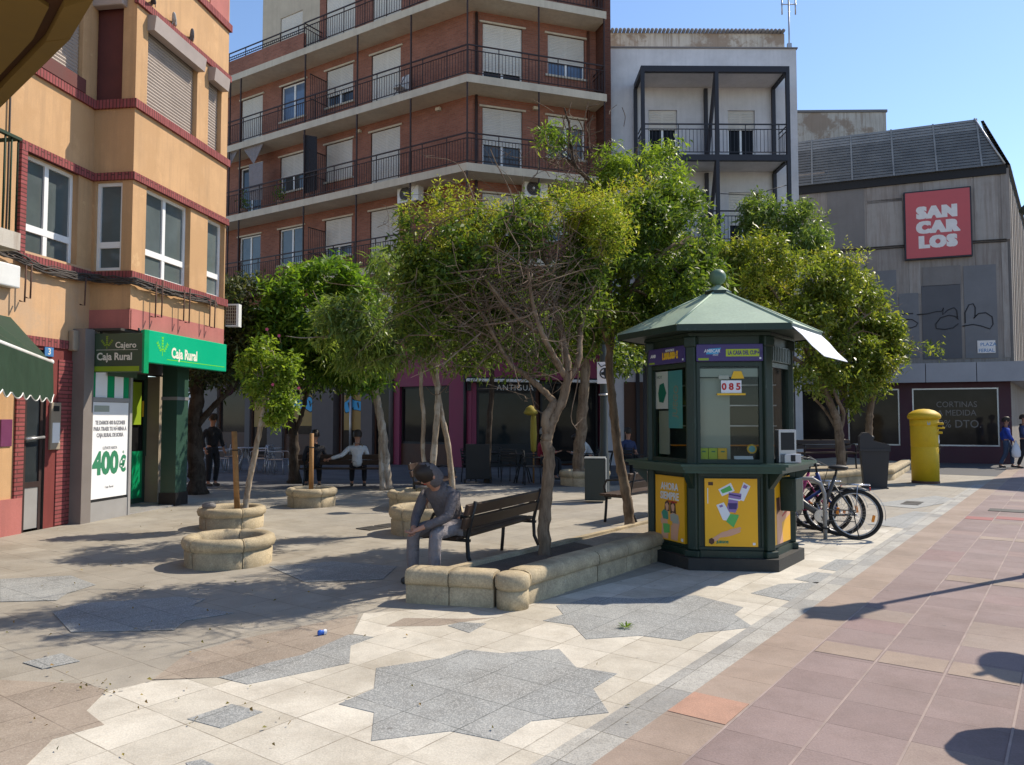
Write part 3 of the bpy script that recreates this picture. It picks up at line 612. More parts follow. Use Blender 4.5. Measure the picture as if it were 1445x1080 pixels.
part(MB().mat(M_['glass']).box(dr[0] + 0.1, dr[1] - 0.07, 0.05, 0.07, 0.7, 2.42), 'pane', d, F1)
part(MB().mat(M_['alu']).tube([(dr[0] + 0.06, 0.04, 1.32), (dr[0] + 0.06, -0.02, 1.32), (dr[1] - 0.05, -0.02, 1.34), (dr[1] - 0.05, 0.04, 1.34)], 0.022, 6), 'push_bar', d, F1)
# brick bands on the main wall
part(MB().mat(RB).box(-9, BA0, -0.05, 0.04, Z3 - 0.08, Z3 + 0.06), 'brick_band', L, F1); part(MB().mat(RB).box(wl[0] - 0.11, BA0, -0.05, 0.04, Z2, Z2 + 0.13), 'brick_band', L, F1); part(MB().mat(RB).box(wl[0] - 0.11, BA0, -0.06, 0.04, Z1 - 0.13, Z1), 'brick_band', L, F1)
mb = MB().mat(RBH).box(wl[0] - 0.11, wl[0], -0.05, 0.04, Z1, Z2); part(mb, 'brick_trim', L, F1)
window(L, F1, wl, 0.1, low=0.42, pane='glass_pale')
window(L, F1, wu, 0.1, kind='grey', shutter=1.0)
part(MB().mat(M_['darkred']).box(wu[0], wu[1] + 0.02, -0.06, 0.05, Z3 + 0.062, Z3 + 0.28), 'flower_rail', L, F1)
# bay: short face and long face
blen = 0.70
wc = FC.rect(136, 254, 170, 381); wc = (wc[0], wc[1], Z1 + 0.02, Z2 - 0.02)
rc = FC.rect(134, 0, 172, 132); rc = (rc[0], rc[1], Z3 + 0.06, Z4 + 0.02)
mb = MB().mat(OC); wall_holes(mb, 0, blen, 3.03, 14, [wc, rc], 0.1, reveal=OC); mb.mat(M_['darkred']).quad((rc[0], 0.1, rc[2]), (rc[1], 0.1, rc[2]), (rc[1], 0.1, rc[3]), (rc[0], 0.1, rc[3])); part(mb, 'bay_wall', L, FC)
window(L, FC, wc, 0.05, low=0.42, split=0, pane='glass_pale')
part(MB().mat(M_['boxgrey']).bbox(rc[0] - 0.05, rc[1] + 0.06, -0.12, 0.03, Z4 - 0.05, Z4 + 0.3, 0.02), 'shutter_box', L, FC)
bw1 = FBY.rect(207, 263, 267, 402); bw1 = (bw1[0], bw1[1], Z1, Z2)
bw2 = (FBY.loc(292.5, 350)[0], BA1 - 0.03, Z1, Z2)
bs1 = FBY.rect(210, 20, 277, 195); bs1 = (bs1[0], bs1[1], Z3 + 0.06, Z4 - 0.02)
bs2 = (FBY.loc(294, 150)[0], FBY.loc(312.5, 150)[0], Z3 + 0.06, Z4 - 0.02)
mb = MB().mat(OC); wall_holes(mb, BA0, BA1, 3.36, 14, [bw1, bw2, bs1, bs2], 0.18, reveal=OC)
mb.quad((BA1, 0, 3.03), (BA1, 0.7, 3.03), (BA1, 0.7, 14), (BA1, 0, 14)); part(mb, 'bay_wall', L, FBY)
for r_, nm in ((bw1, 0), (bw2, 1)): window(L, FBY, r_, 0.1, low=0.42, split=0.5 if not nm else 0.0, pane='glass_pale')
for r_ in (bs1, bs2):
    window(L, FBY, r_, 0.12, kind='grey', shutter=1.0)
    mb = MB().mat(M_['boxgrey']); mb.add([(r_[0] - 0.03, -0.16, Z4 - 0.06), (r_[1] + 0.03, -0.16, Z4 - 0.06), (r_[1] + 0.03, -0.13, Z4 - 0.3), (r_[0] - 0.03, -0.13, Z4 - 0.3), (r_[0] - 0.03, 0.02, Z4 - 0.02), (r_[1] + 0.03, 0.02, Z4 - 0.02), (r_[1] + 0.03, 0.02, Z4 - 0.3), (r_[0] - 0.03, 0.02, Z4 - 0.3)], [(0, 3, 2, 1), (4, 0, 1, 5), (3, 7, 6, 2), (0, 4, 7, 3), (1, 2, 6, 5)]); part(mb, 'shutter_box', L, FBY)
mb = MB().mat(RB)
for z0, z1 in ((Z1 - 0.14, Z1), (Z2, Z2 + 0.12), (Z3 - 0.08, Z3 + 0.06), (Z4 - 0.0, Z4 + 0.12), (Z5 - 0.08, Z5 + 0.06)): part(MB().mat(RB).box(BA0 - 0.05, BA1 + 0.04, -0.05, 0.02, z0, z1), 'brick_band', L, FBY)
mb = MB().mat(RB)
for z0, z1 in ((Z1 - 0.14, Z1), (Z2, Z2 + 0.12), (Z3 - 0.08, Z3 + 0.06)): part(MB().mat(RB).box(0.04, blen - 0.021, -0.05, 0.02, z0, z1), 'brick_band', L, FC)
mb = MB().mat(M_['pinkpaint']); mb.box(BA0, BA1, 0.0, 0.06, 3.03, 3.36); mb.quad((BA0, 0, 3.03), (BA1, 0, 3.03), (BA1, 0.75, 3.03), (BA0, 0.75, 3.03)); part(mb, 'bay_base', L, FBY)
part(MB().mat(M_['pinkpaint']).box(0.0, blen, -0.012, 0.04, 3.03, 3.34), 'bay_base', L, FC)
# wider pink wall of the next floor up, at the far end
part(MB().mat(M_['pinkpaint']).box(FBY.loc(296, 10)[0], BA1 - 0.05, -0.015, 0.05, Z5 + 0.07, 13.5), 'upper_panel', L, FBY)
a_panel = F1.loc(183, 700)[0]
# body behind the faces so light does not leak
mb = MB().mat(OC); mb.box(-9, BA1, 0.45, 9, 3.1, 14.0); mb.box(BA0 + 0.25, BA1 - 0.001, -0.45, 0.45, 3.1, 14.0); mb.box(-9, dr[0] - 0.4, 0.1, 9, 0, 3.1); mb.box(dr[0] - 0.4, a_panel, 0.4, 9, 0, 3.1); mb.box(a_panel, BA1, 0.95, 9, 0, 3.1); part(mb, 'wall', L, F1)
# ---- bank at street level (its plane is a little in front of the main wall)
FK = F1.shift(-0.2)
a_p0, a_p1 = FK.loc(127, 700)[0], FK.loc(183, 700)[0]; a_d1, a_c0, a_c1 = FK.shift(0.75).loc(213, 650)[0], FK.loc(248, 650)[0], FK.loc(264, 650)[0]; a_cd = FK.shift(0.6).loc(250, 650)[0]
part(MB().mat(M_['bankgrey_shaded']).box(a_p0 - 0.22, a_p0 - 0.001, -0.015, 0.5, 0, 3.0), 'pilaster', L, FK)  # grey pilaster given a darker tone to stand in for the shadow on it
mb = MB().mat(M_['bankgrey']); mb.box(a_p1 - 0.06, a_p1, -0.012, 0.5, 0, 2.9); mb.box(a_p0, a_p1 - 0.06, 0.0, 0.5, 0, 0.3); mb.box(a_p0, a_p1 - 0.06, 0.0, 0.5, 1.88, 1.95)
mb.box(a_p0, a_p1 - 0.06, 0.02, 0.5, 2.85, 3.02); mb.mat(M_['black']).box(a_p0, a_p1 - 0.06, 0.01, 0.05, 0.3, 0.335); part(mb, 'bank_frame', L, FK)
mb = MB().mat(M_['paperwhite']).box(a_p0, a_p1 - 0.06, 0.03, 0.06, 1.95, 2.85)
for f0, f1 in ((0.0, 0.1), (0.42, 0.6), (0.86, 1.0)): mb.mat(M_['bankgreen']).box(a_p0 + (a_p1 - 0.06 - a_p0) * f0, a_p0 + (a_p1 - 0.06 - a_p0) * f1, 0.022, 0.031, 1.95, 2.85)
part(mb, 'striped_panel', L, FK)
mb = MB().mat(M_['paperwhite']).box(a_p0 + 0.01, a_p1 - 0.07, 0.012, 0.05, 0.345, 1.875); pw = a_p1 - 0.06 - a_p0; ac = a_p0 + pw / 2
mb.mat(M_['textgrey'])
for t_, z_ in (('TE DAMOS 400 RAZONES', 1.52), ('PARA TRAER TU NÓMINA A', 1.42), ('CAJA RURAL DE SORIA', 1.32)): mb.text(t_, ac, z_, 0.085, 0.010, 0.004, 'CENTER', sx=0.9 * pw / 1.1)
mb.text('LLÉVATE HASTA', ac, 1.12, 0.065, 0.010, 0.001, 'CENTER', sx=0.9 * pw / 1.1); mb.mat(M_['textgreen']).text('400', ac - 0.1 * pw, 0.74, 0.48, 0.010, 0.024, 'CENTER', sx=1.02 * pw / 1.1); mb.text('€', ac + 0.365 * pw, 0.75, 0.34, 0.010, 0.016, 'CENTER', sx=0.85 * pw / 1.1); mb.text('*', ac + 0.37 * pw, 1.0, 0.12, 0.010, 0.0, 'CENTER')
mb.mat(M_['textgrey']).text('Caja Rural', ac, 0.5, 0.05, 0.010, 0, 'CENTER'); mb.mat(M_['kpale']).box(a_p0 + 0.06, a_p0 + 0.42, 0.009, 0.011, 1.72, 1.82)
part(mb, 'poster', L, FK, 'white advertising poster with large green 400 euro')
# recessed entrance
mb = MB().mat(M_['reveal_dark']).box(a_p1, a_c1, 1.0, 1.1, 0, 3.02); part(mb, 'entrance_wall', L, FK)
dp0, dp1 = FK.shift(0.85).loc(180, 650)[0], a_d1
mb = MB().mat(M_['bankdark']).box(dp0, dp1, 0.87, 0.95, 0, 0.9); mb.box(dp0, dp0 + 0.08, 0.85, 0.95, 0.9, 2.35); mb.box(dp1 - 0.08, dp1, 0.85, 0.95, 0.9, 2.35); mb.box(dp0, dp1, 0.85, 0.95, 2.35, 2.75)
mb.mat(M_['bankgreen']).box(dp0 + 0.1, dp1 - 0.13, 0.845, 0.87, 0.12, 1.0); mb.mat(M_['limestripe']).box(dp0 + 0.1, dp0 + 0.36, 0.84, 0.85, 1.5, 2.3); mb.mat(M_['gold']).box(dp0 + 0.4, dp1 - 0.12, 0.84, 0.85, 1.65, 1.95); d = part(mb, 'door', L, FK)
part(MB().mat(M_['glass_dark']).box(dp0 + 0.08, dp1 - 0.08, 0.88, 0.9, 0.9, 2.35), 'pane', d, FK)
mb = MB().mat(M_['bankcream']).box(dp1, a_cd, 0.6, 1.0, 0, 2.42); mb.mat(M_['pilaster']).box(a_p1, a_cd, 0.58, 1.0, 2.45, 2.98); mb.mat(M_['black']).box(dp1 + 0.2, dp1 + 0.5, 0.592, 0.61, 1.6, 1.66); mb.mat(M_['paperwhite']).box(dp1 + 0.25, dp1 + 0.42, 0.594, 0.6, 1.2, 1.36); part(mb, 'cash_machine_panel', L, FK)
part(MB().mat(M_['bankgrey']).box(a_p1 - 0.05, a_p1, 0.5, 1.0, 0, 2.98), 'entrance_wall', L, FK)
part(MB().mat(M_['bankgrey']).box(a_p1, a_c1, 0.02, 1.0, 0.0, 0.02), 'threshold', L, FK)
mb = MB().mat(M_['bankdark']).box(a_c0, a_c1, 0.0, 0.3, 0.02, 3.02); mb.mat(M_['alu']).box(a_c0 - 0.01, a_c1 + 0.01, -0.01, 0.31, 1.96, 2.02); mb.mat(M_['black']).box(a_c0 - 0.015, a_c1 + 0.015, -0.02, 0.32, 0, 0.24); part(mb, 'column', L, FK)
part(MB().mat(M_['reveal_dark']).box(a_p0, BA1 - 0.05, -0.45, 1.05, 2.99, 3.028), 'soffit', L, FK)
# lower dark lobby front strip
part(MB().mat(M_['signolive']).box(a_p0 + 0.35, a_p1 + 0.1, -0.02, 0.0, 2.3, 2.9), 'fascia', L, FK)

# signs are things of their own
def wheat(mb, x, z, s, y):
    """ear-of-wheat emblem"""
    for k, (ang, n) in enumerate(((0, 5), (38, 4), (-38, 4))):
        ca, sa = math.cos(R(ang)), math.sin(R(ang))
        for j in range(n):
            for sd in (-1, 1):
                t0 = (0.25 + j * 0.2) * s; p = []
                for du, dv in ((0, 0), (0.12 * sd, 0.14), (0.09 * sd, 0.26), (0.0, 0.13)):
                    u_, v_ = du * s, t0 + dv * s * 0.8
                    p.append((x + u_ * ca + v_ * sa, z + v_ * ca - u_ * sa))
                mb.plate(p, y, 0.003)
    mb.plate([(x - 0.03 * s, z - 0.1 * s), (x + 0.03 * s, z - 0.1 * s), (x + 0.02 * s, z + 0.3 * s), (x - 0.02 * s, z + 0.3 * s)], y, 0.003)
g0, g1 = FBY.loc(203, 480, -0.06)[0], BA1 - 0.1
sg = fempty('bank_sign', 'long bright green bank sign under the bay, lettered in white', 'sign', FBY, 2.52, g0, -0.1)
FG = FBY.shift(-0.06); gl = g1 - g0
mb = MB().mat(M_['signgreen']).bbox(g0, g1, -0.06, 0.058, 2.52, 3.05, 0.012); mb.mat(M_['banklime']); wheat(mb, g0 + 0.42, 2.68, 0.24, -0.0625); mb.box(g0 + 0.55, g0 + gl * 0.97, -0.062, -0.058, 2.6, 2.612)
mb.mat(M_['lettercream']).text('Caja Rural', g0 + 0.68, 2.65, 0.24, -0.0615, 0.008, sx=0.8); part(mb, 'panel', sg, FG)
FH = FC.shift(-0.12); h0, h1 = FH.loc(131, 500)[0], FH.loc(201, 500)[0]
hs = fempty('hanging_sign', 'dark olive projecting bank sign lettered Cajero, beside the green sign', 'sign', FH, 2.34, (h0 + h1) / 2, 0)
mb = MB().mat(M_['signolive']).bbox(h0, h1, 0, 0.1, 2.34, 2.95, 0.012); mb.mat(M_['limestripe']).box(h0 + 0.02, h1 - 0.05, -0.004, 0.0, 2.35, 2.43); wheat(mb, h0 + 0.24, 2.72, 0.15, -0.004)
mb.mat(M_['lettercream']).text('Cajero', h0 + 0.38, 2.72, 0.13, -0.003, 0.002); mb.text('Caja Rural', h0 + 0.07, 2.53, 0.16, -0.003, 0.004, sx=0.9); mb.box(h0 + 0.06, h1 - 0.08, -0.003, 0, 2.685, 2.69); mb.mat(M_['bankgreen']).box(h1, h1 + 0.035, -0.01, 0.11, 2.32, 3.0); part(mb, 'panel', hs, FH)
part(MB().mat(M_['iron']).tube([(h0 + 0.1, 0.05, 2.95), (h0 + 0.1, 0.05, 3.03)], 0.02, 6).tube([(h1 - 0.1, 0.05, 2.95), (h1 - 0.1, 0.05, 3.03)], 0.02, 6), 'bracket', hs, FH)
def plate(name, F, r, label, cat, mats, texts=(), t=0.02, y=0.0):
    o = fempty(name, label, cat, F, r[2], (r[0] + r[1]) / 2, y); mb = MB().mat(M_[mats]).bbox(r[0], r[1], y - t, y - 0.001, r[2], r[3], 0.004)
    for (m_, tx, x, z, s_, al) in texts: mb.mat(M_[m_]).text(tx, x, z, s_, y - t - 0.0015, 0.002, al)
    part(mb, 'plate', o, F); return o
r_ = F1.rect(62, 489, 74, 504); plate('house_number', F1, r_, 'small blue house number plate 3 above the dark doorway', 'house number', 'plateblue', [('lettercream', '3', (r_[0] + r_[1]) / 2, r_[2] + 0.03, 0.13, 'CENTER')])
r_ = F1.rect(0, 592, 15, 630); plate('wall_plaque', F1, r_, 'square plum coloured plaque on the ochre wall left of the doorway', 'plaque', 'plumplaque')
ip = fempty('intercom', 'pale intercom panel with stuck notices on the red portal wall', 'intercom', F1, 1.2, dr[1] + 0.12)
mb = MB().mat(M_['bankcream']).bbox(dr[1] + 0.06, dr[1] + 0.26, -0.04, 0, 1.15, 1.85, 0.008); mb.mat(M_['black']).box(dr[1] + 0.1, dr[1] + 0.22, -0.042, -0.04, 1.72, 1.8); mb.mat(M_['paperwhite']).box(dr[1] + 0.09, dr[1] + 0.24, -0.042, -0.04, 1.25, 1.55); part(mb, 'panel', ip, F1)
r_ = F1.rect(0, 372, 16, 408); eb = fempty('meter_box', 'cream meter box fixed below the cable bundle at the edge of the building', 'meter box', F1, r_[2], r_[0])
part(MB().mat(M_['white_metal']).bbox(r_[0] - 0.2, r_[1], -0.14, 0, r_[2], r_[3], 0.02), 'box', eb, F1)
r_ = F1.rect(96, 466, 104, 496); lb = fempty('junction_box', 'small beige junction box at the inner corner above the doorway', 'junction box', F1, r_[2], r_[0]); part(MB().mat(M_['bankcream']).bbox(r_[0], r_[1], -0.1, 0, r_[2], r_[3], 0.02), 'box', lb, F1)
# cable bundle below the window sills
cb = fempty('cable_bundle', 'sagging bundle of old dark cables strung under the first floor windows', 'cables', F1, 3.8)
def wpt(F, px, py, off): a, z = F.loc(px, py, off); p = F.pt(a, off); return Vector((p.x, p.y, z))
path = [wpt(F1, -60, 335, -0.1), wpt(F1, -20, 345, -0.1), wpt(F1, 22, 362, -0.1), wpt(F1, 60, 379, -0.1), wpt(F1, 104, 389, -0.1), wpt(FC, 130, 393, -0.1), wpt(FC, 160, 396, -0.1), wpt(FBY, 190, 396, -0.1), wpt(FBY, 222, 407, -0.1), wpt(FBY, 255, 416, -0.1), wpt(FBY, 290, 424, -0.1), wpt(FBY, 314, 433, -0.1)]
mb = MB().mat(M_['cable'])
for k in range(13):
    pp = []
    ph = random.uniform(0, 6); am = random.uniform(0.02, 0.07)
    for i in range(len(path) - 1):
        for t_ in (0, 0.33, 0.66):
            p = path[i].lerp(path[i + 1], t_); f = i + t_
            pp.append(p + Vector((random.gauss(0, 0.012), random.gauss(0, 0.012), math.sin(f * 1.3 + ph) * am + random.gauss(0, 0.012))))
    mb.tube(pp, random.uniform(0.007, 0.016), 5)
w_ = mb.build('cables', cb, Matrix.Identity(4))
for F, px, y0, y1 in ((F1, 28, 375, 425), (F1, 36, 375, 420), (F1, 113, 392, 430), (FBY, 213, 398, 447), (FBY, 222, 396, 447), (FBY, 253, 410, 452), (FBY, 261, 408, 455), (FBY, 290, 418, 460), (FBY, 297, 420, 462)):
    a, z0 = F.loc(px, y0, -0.05); _, z1 = F.loc(px, y1, -0.05); part(MB().mat(M_['rust']).tube([(a, -0.06, z1), (a, -0.14, z1 - 0.02), (a, -0.15, z0)], 0.012, 5), 'bracket', cb, F)
# air conditioner on the far flank of the bay
pF = FBY.pt(BA1 + 0.02, 0.0); FE = Fac(pF.x, pF.y, -FC.a.x, -FC.a.y)
ax, az = FC.shift(3.05).loc(318, 445)
p0 = AT(318, 461, FBY.pt(BA1).y + 0.15); p1 = AT(337, 429, FBY.pt(BA1).y + 0.15)
def ac_unit(label, loc, rz, w_=0.8, h=0.55, d=0.3):
    o = empty('air_conditioner', label, 'air conditioner', loc, rz)
    mb = MB().mat(M_['white_metal']).bbox(-w_ / 2, w_ / 2, 0, d, 0, h, 0.02); body = mb.build('casing', o, o.matrix_basis)
    f = MB().mat(M_['black']); f.T = Matrix.Translation((-w_ * 0.12, -0.004, h / 2)) @ Matrix.Rotation(R(90), 4, 'X'); f.lathe([(h * 0.4, -0.004), (h * 0.4, 0.006)], 24, smooth=False)
    f.T = Matrix.Identity(4); f.mat(M_['boxgrey'])
    for k in range(1, 6): f.torus((-w_ * 0.12, -0.014, h / 2), h * 0.4 * k / 5.5, 0.004, 'y', 24, 4)
    f.mat(M_['white_metal']).ball((-w_ * 0.12, -0.012, h / 2), 0.05, 6)
    f.build('fan_grille', o, o.matrix_basis)
    MB().mat(M_['iron']).box(-w_ * 0.4, -w_ * 0.36, 0.02, d + 0.1, -0.04, 0).box(w_ * 0.36, w_ * 0.4, 0.02, d + 0.1, -0.04, 0).build('bracket', o, o.matrix_basis)
    return o
wA = p1.x - p0.x
acL = empty('air_conditioner', 'boxy air conditioner with a wire guard at the far end of the ochre bay', 'air conditioner', (p0.x, p0.y, p0.z)); hA = p1.z - p0.z
MB().mat(M_['white_metal']).box(wA - 0.05, wA, 0, 0.16, 0, hA).box(0, wA - 0.05, 0.0, 0.16, hA - 0.03, hA).box(0, wA - 0.05, 0, 0.16, 0, 0.03).mat(M_['rust']).box(0, wA - 0.05, 0.05, 0.16, 0.03, hA - 0.03).build('casing', acL, acL.matrix_basis)
mb = MB().mat(M_['cream'])
for k in range(6): mb.tube([(wA * k / 6, 0.02, 0.03), (wA * k / 6, 0.02, hA - 0.03)], 0.005, 4)
for k in range(1, 7): mb.tube([(0, 0.015, hA * k / 7), (wA - 0.05, 0.015, hA * k / 7)], 0.005, 4)
mb.build('wire_guard', acL, acL.matrix_basis)

# ---- neighbour on the left edge: overhanging corner, green railing, awning
zs = 5.2
e0, e1, e2 = G(-60, 205, zs), G(100, 46, zs), G(134, -12, zs)
v1 = Vector(e1) - Vector(e0)
ov = empty('overhanging_balcony', 'brown and ochre underside of a balcony jutting in at the top left corner', 'balcony', (e1[0], e1[1], zs))
poly = [e0, e1, e2, (e2[0] - 0.5, e2[1] - 2.2), (e0[0] - 3.5, e0[1] - 2.5), (e0[0] - 1.5, e0[1] + 0.6)]
cen = Vector((sum(p[0] for p in poly) / 6, sum(p[1] for p in poly) / 6))
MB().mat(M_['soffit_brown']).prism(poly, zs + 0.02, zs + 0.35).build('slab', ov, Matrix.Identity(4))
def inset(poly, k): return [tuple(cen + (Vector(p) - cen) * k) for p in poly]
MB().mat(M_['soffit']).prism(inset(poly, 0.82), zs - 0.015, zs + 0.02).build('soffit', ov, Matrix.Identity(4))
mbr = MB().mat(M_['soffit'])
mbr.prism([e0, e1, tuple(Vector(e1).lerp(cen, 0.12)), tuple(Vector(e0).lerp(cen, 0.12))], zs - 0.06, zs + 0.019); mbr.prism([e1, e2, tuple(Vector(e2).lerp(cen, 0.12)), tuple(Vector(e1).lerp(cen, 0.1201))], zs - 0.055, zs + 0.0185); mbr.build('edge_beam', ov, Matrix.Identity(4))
gb = fempty('balcony', 'small balcony with dark green railing at the left edge of the ochre wall', 'balcony', F1, 3.9, -2.2)
ra, rz0 = F1.loc(15, 325, -0.35); _, rz1 = F1.loc(15, 190, -0.35)
mb = MB().mat(M_['oldwhite']).box(ra - 2, ra, -0.5, 0, rz0 - 0.28, rz0 - 0.05); part(mb, 'slab', gb, F1)
mb = MB().mat(M_['canvas_green'])
for k in range(16): mb.tube([(ra - 0.03 - k * 0.11, -0.45, rz0 - 0.05), (ra - 0.03 - k * 0.11, -0.45, rz1 - 0.05)], 0.012, 5)
for k in range(5): mb.tube([(ra - 0.03, -0.45 + k * 0.1, rz0 - 0.05), (ra - 0.03, -0.45 + k * 0.1, rz1 - 0.05)], 0.012, 5)
mb.box(ra - 2, ra, -0.48, -0.42, rz1 - 0.08, rz1 - 0.04); mb.box(ra - 0.05, ra - 0.005, -0.419, 0, rz1 - 0.08, rz1 - 0.04); part(mb, 'railing', gb, F1)
mb = MB().mat(M_['cable']); a, z0 = F1.loc(13.5, 130, -0.02); part(mb.tube([(a, -0.03, 3.9), (a + 0.01, -0.03, 4.8), (a, -0.03, 7.4), (a + 0.02, -0.03, 9)], 0.014, 5), 'drain_pipe', L, F1)
aw = empty('shop_awning', 'dark green scalloped awning with a white front bar at the left edge', 'awning', (-6.6, 9.6, 2.4))
b0 = AT(72, 511, 10.6); b1 = AT(-40, 468, 7.1); d_ = (b1 - b0); wl0 = F1.pt(-1.3); wl1 = F1.pt(-5.2); t0 = Vector((wl0.x, wl0.y - 0.1, b0.z + 0.62)); t1 = Vector((wl1.x, wl1.y, b1.z + 0.75))
mb = MB().mat(M_['canvas_green']); n = 8
for k in range(n):
    f0, f1_ = k / n, (k + 1) / n
    mb.add([t0.lerp(t1, f0), t0.lerp(t1, f1_), b0.lerp(b1, f1_), b0.lerp(b1, f0), t0.lerp(t1, f0) - Vector((0, 0, .01)), t0.lerp(t1, f1_) - Vector((0, 0, .01)), b0.lerp(b1, f1_) - Vector((0, 0, .01)), b0.lerp(b1, f0) - Vector((0, 0, .01))], [(0, 1, 2, 3), (7, 6, 5, 4)])
mb.build('canopy', aw, Matrix.Identity(4))
MB().mat(M_['white_metal']).tube([b0, b1], 0.028, 8).ball(b0, 0.04, 6).build('front_bar', aw, Matrix.Identity(4))
MB().mat(M_['white_metal']).tube([b0.lerp(b1, 0.03) - Vector((0, 0, .03)), Vector((wl0.x + .25, wl0.y - 0.45, b0.z - 0.05)), Vector((wl0.x, wl0.y - 0.7, b0.z + 0.05))], 0.02, 6).build('arm', aw, Matrix.Identity(4))
mb = MB().mat(M_['canvas_green']); nn = 60
vs = []
for k in range(nn + 1):
    p = b0.lerp(b1, k / nn); sc_ = abs(math.sin(k / nn * math.pi * 8)) * 0.07
    sway = 0.012 * math.sin(k * 0.45)
    vs += [p + Vector((0.03, 0, -0.02)), p + Vector((0.05 + sway, 0, -0.5 - sc_ + 0.05 * (k < 3)))]
mb.add(vs, [(2 * k, 2 * k + 1, 2 * k + 3, 2 * k + 2) for k in range(nn)]); mb.build('valance', aw, Matrix.Identity(4))
MB().mat(M_['white_metal']).tube([vs[2 * k + 1] for k in range(nn + 1)], 0.008, 4).build('piping', aw, Matrix.Identity(4))
# ================================================================== red brick apartment block with wrap-round balconies
SC = (-1.46, 24.4)
FA = Fac(*SC, 0.84, -0.545); FB = Fac(*SC, 0.948, 0.317)
FAw, FBw = FA.shift(0.95), FB.shift(0.95)
ca, cb_ = -0.46, 0.455          # where the two wall planes meet, along each
RB_END = 5.15
LEFT = -17.5
BK = fempty('brick_apartment_block', 'red brick apartment block with cream balcony slabs wrapping round its corner', 'building', FAw)
FL = [6.93, 9.88, 12.8, 15.72]
BR, BRD = M_['brick'], M_['darkbrick']
ATT = FAw.loc(371, 20)[0]
colsA = [(341, 370, 138, 193, 'd'), (397.5, 431, 110, 162, 'w'), (461, 498, 91, 141, 'w'), (524.6, 565, 68, 134, 'd')]
A_ = []
for l, r_, t, b, k in colsA:
    q = FAw.rect(l, t, r_, b); A_.append((q[0], q[1], k))
# further windows hidden beyond the corner building
colsB = [(681, 737, 'd'), (773, 825, 'w')]
B_ = [(FBw.loc(l, 100)[0], FBw.loc(r_, 100)[0], k) for l, r_, k in colsB]
def zr(k, f): return (FL[f] + (0.06 if k == 'd' else 0.85), FL[f] + 2.3)
holesA, holesB = [], []
for f in range(3):
    holesA += [(a0, a1, *zr(k, f)) for a0, a1, k in A_]; holesB += [(a0, a1, *zr(k, f)) for a0, a1, k in B_]
attA = [(FAw.loc(l, 30)[0], FAw.loc(r_, 30)[0], 15.9, 18.0) for l, r_ in ((396, 427), (460, 501), (526, 566))]
mez = [(FAw.loc(l, 400)[0], FAw.loc(r_, 400)[0], 4.9, 6.2) for l, r_ in ((340, 372), (430, 462), (520, 560))]
mezB = [(b[0], b[1], 4.9, 6.2) for b in B_]
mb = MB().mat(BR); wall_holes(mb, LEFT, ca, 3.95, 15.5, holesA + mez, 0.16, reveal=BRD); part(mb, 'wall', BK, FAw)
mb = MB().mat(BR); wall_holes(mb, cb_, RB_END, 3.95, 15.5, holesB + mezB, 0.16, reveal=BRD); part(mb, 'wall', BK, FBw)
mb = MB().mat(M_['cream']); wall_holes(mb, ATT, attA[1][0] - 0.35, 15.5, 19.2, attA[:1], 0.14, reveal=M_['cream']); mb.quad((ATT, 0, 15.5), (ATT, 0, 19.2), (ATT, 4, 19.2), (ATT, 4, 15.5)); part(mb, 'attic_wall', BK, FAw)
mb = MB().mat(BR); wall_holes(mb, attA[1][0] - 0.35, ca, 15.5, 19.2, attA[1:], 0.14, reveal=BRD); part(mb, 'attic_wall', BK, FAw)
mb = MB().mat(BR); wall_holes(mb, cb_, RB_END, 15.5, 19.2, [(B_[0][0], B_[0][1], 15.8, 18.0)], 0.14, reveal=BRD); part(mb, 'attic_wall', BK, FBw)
mb = MB().mat(BRD)     # solid core behind the faces
c0, c1, c2 = FAw.pt(ca, 0.3), FBw.pt(RB_END, 0.3), FAw.pt(LEFT, 0.3)
poly = [tuple(c0), tuple(c1), tuple(FBw.pt(RB_END, 9)), tuple(FAw.pt(LEFT, 9)), tuple(c2)]
mb.prism(poly, 0, 15.45); part(mb, 'core', BK, Fac(0, 0, 1, 0))
at_ = FAw.pt(ATT + 0.01, 0.3); mb = MB().mat(M_['cream']); mb.prism([tuple(at_), tuple(c0), tuple(c1), tuple(FBw.pt(RB_END, 8)), tuple(FAw.pt(ATT + 0.01, 8))], 15.45, 19.3); part(mb, 'attic_core', BK, Fac(0, 0, 1, 0))
# brick fin closing the balconies at the right end, and the flank
mb = MB().mat(BRD).box(RB_END - 0.13, RB_END + 0.14, 0.3, 1.2, 3.95, 19.2); part(mb, 'end_wall', BK, FB)
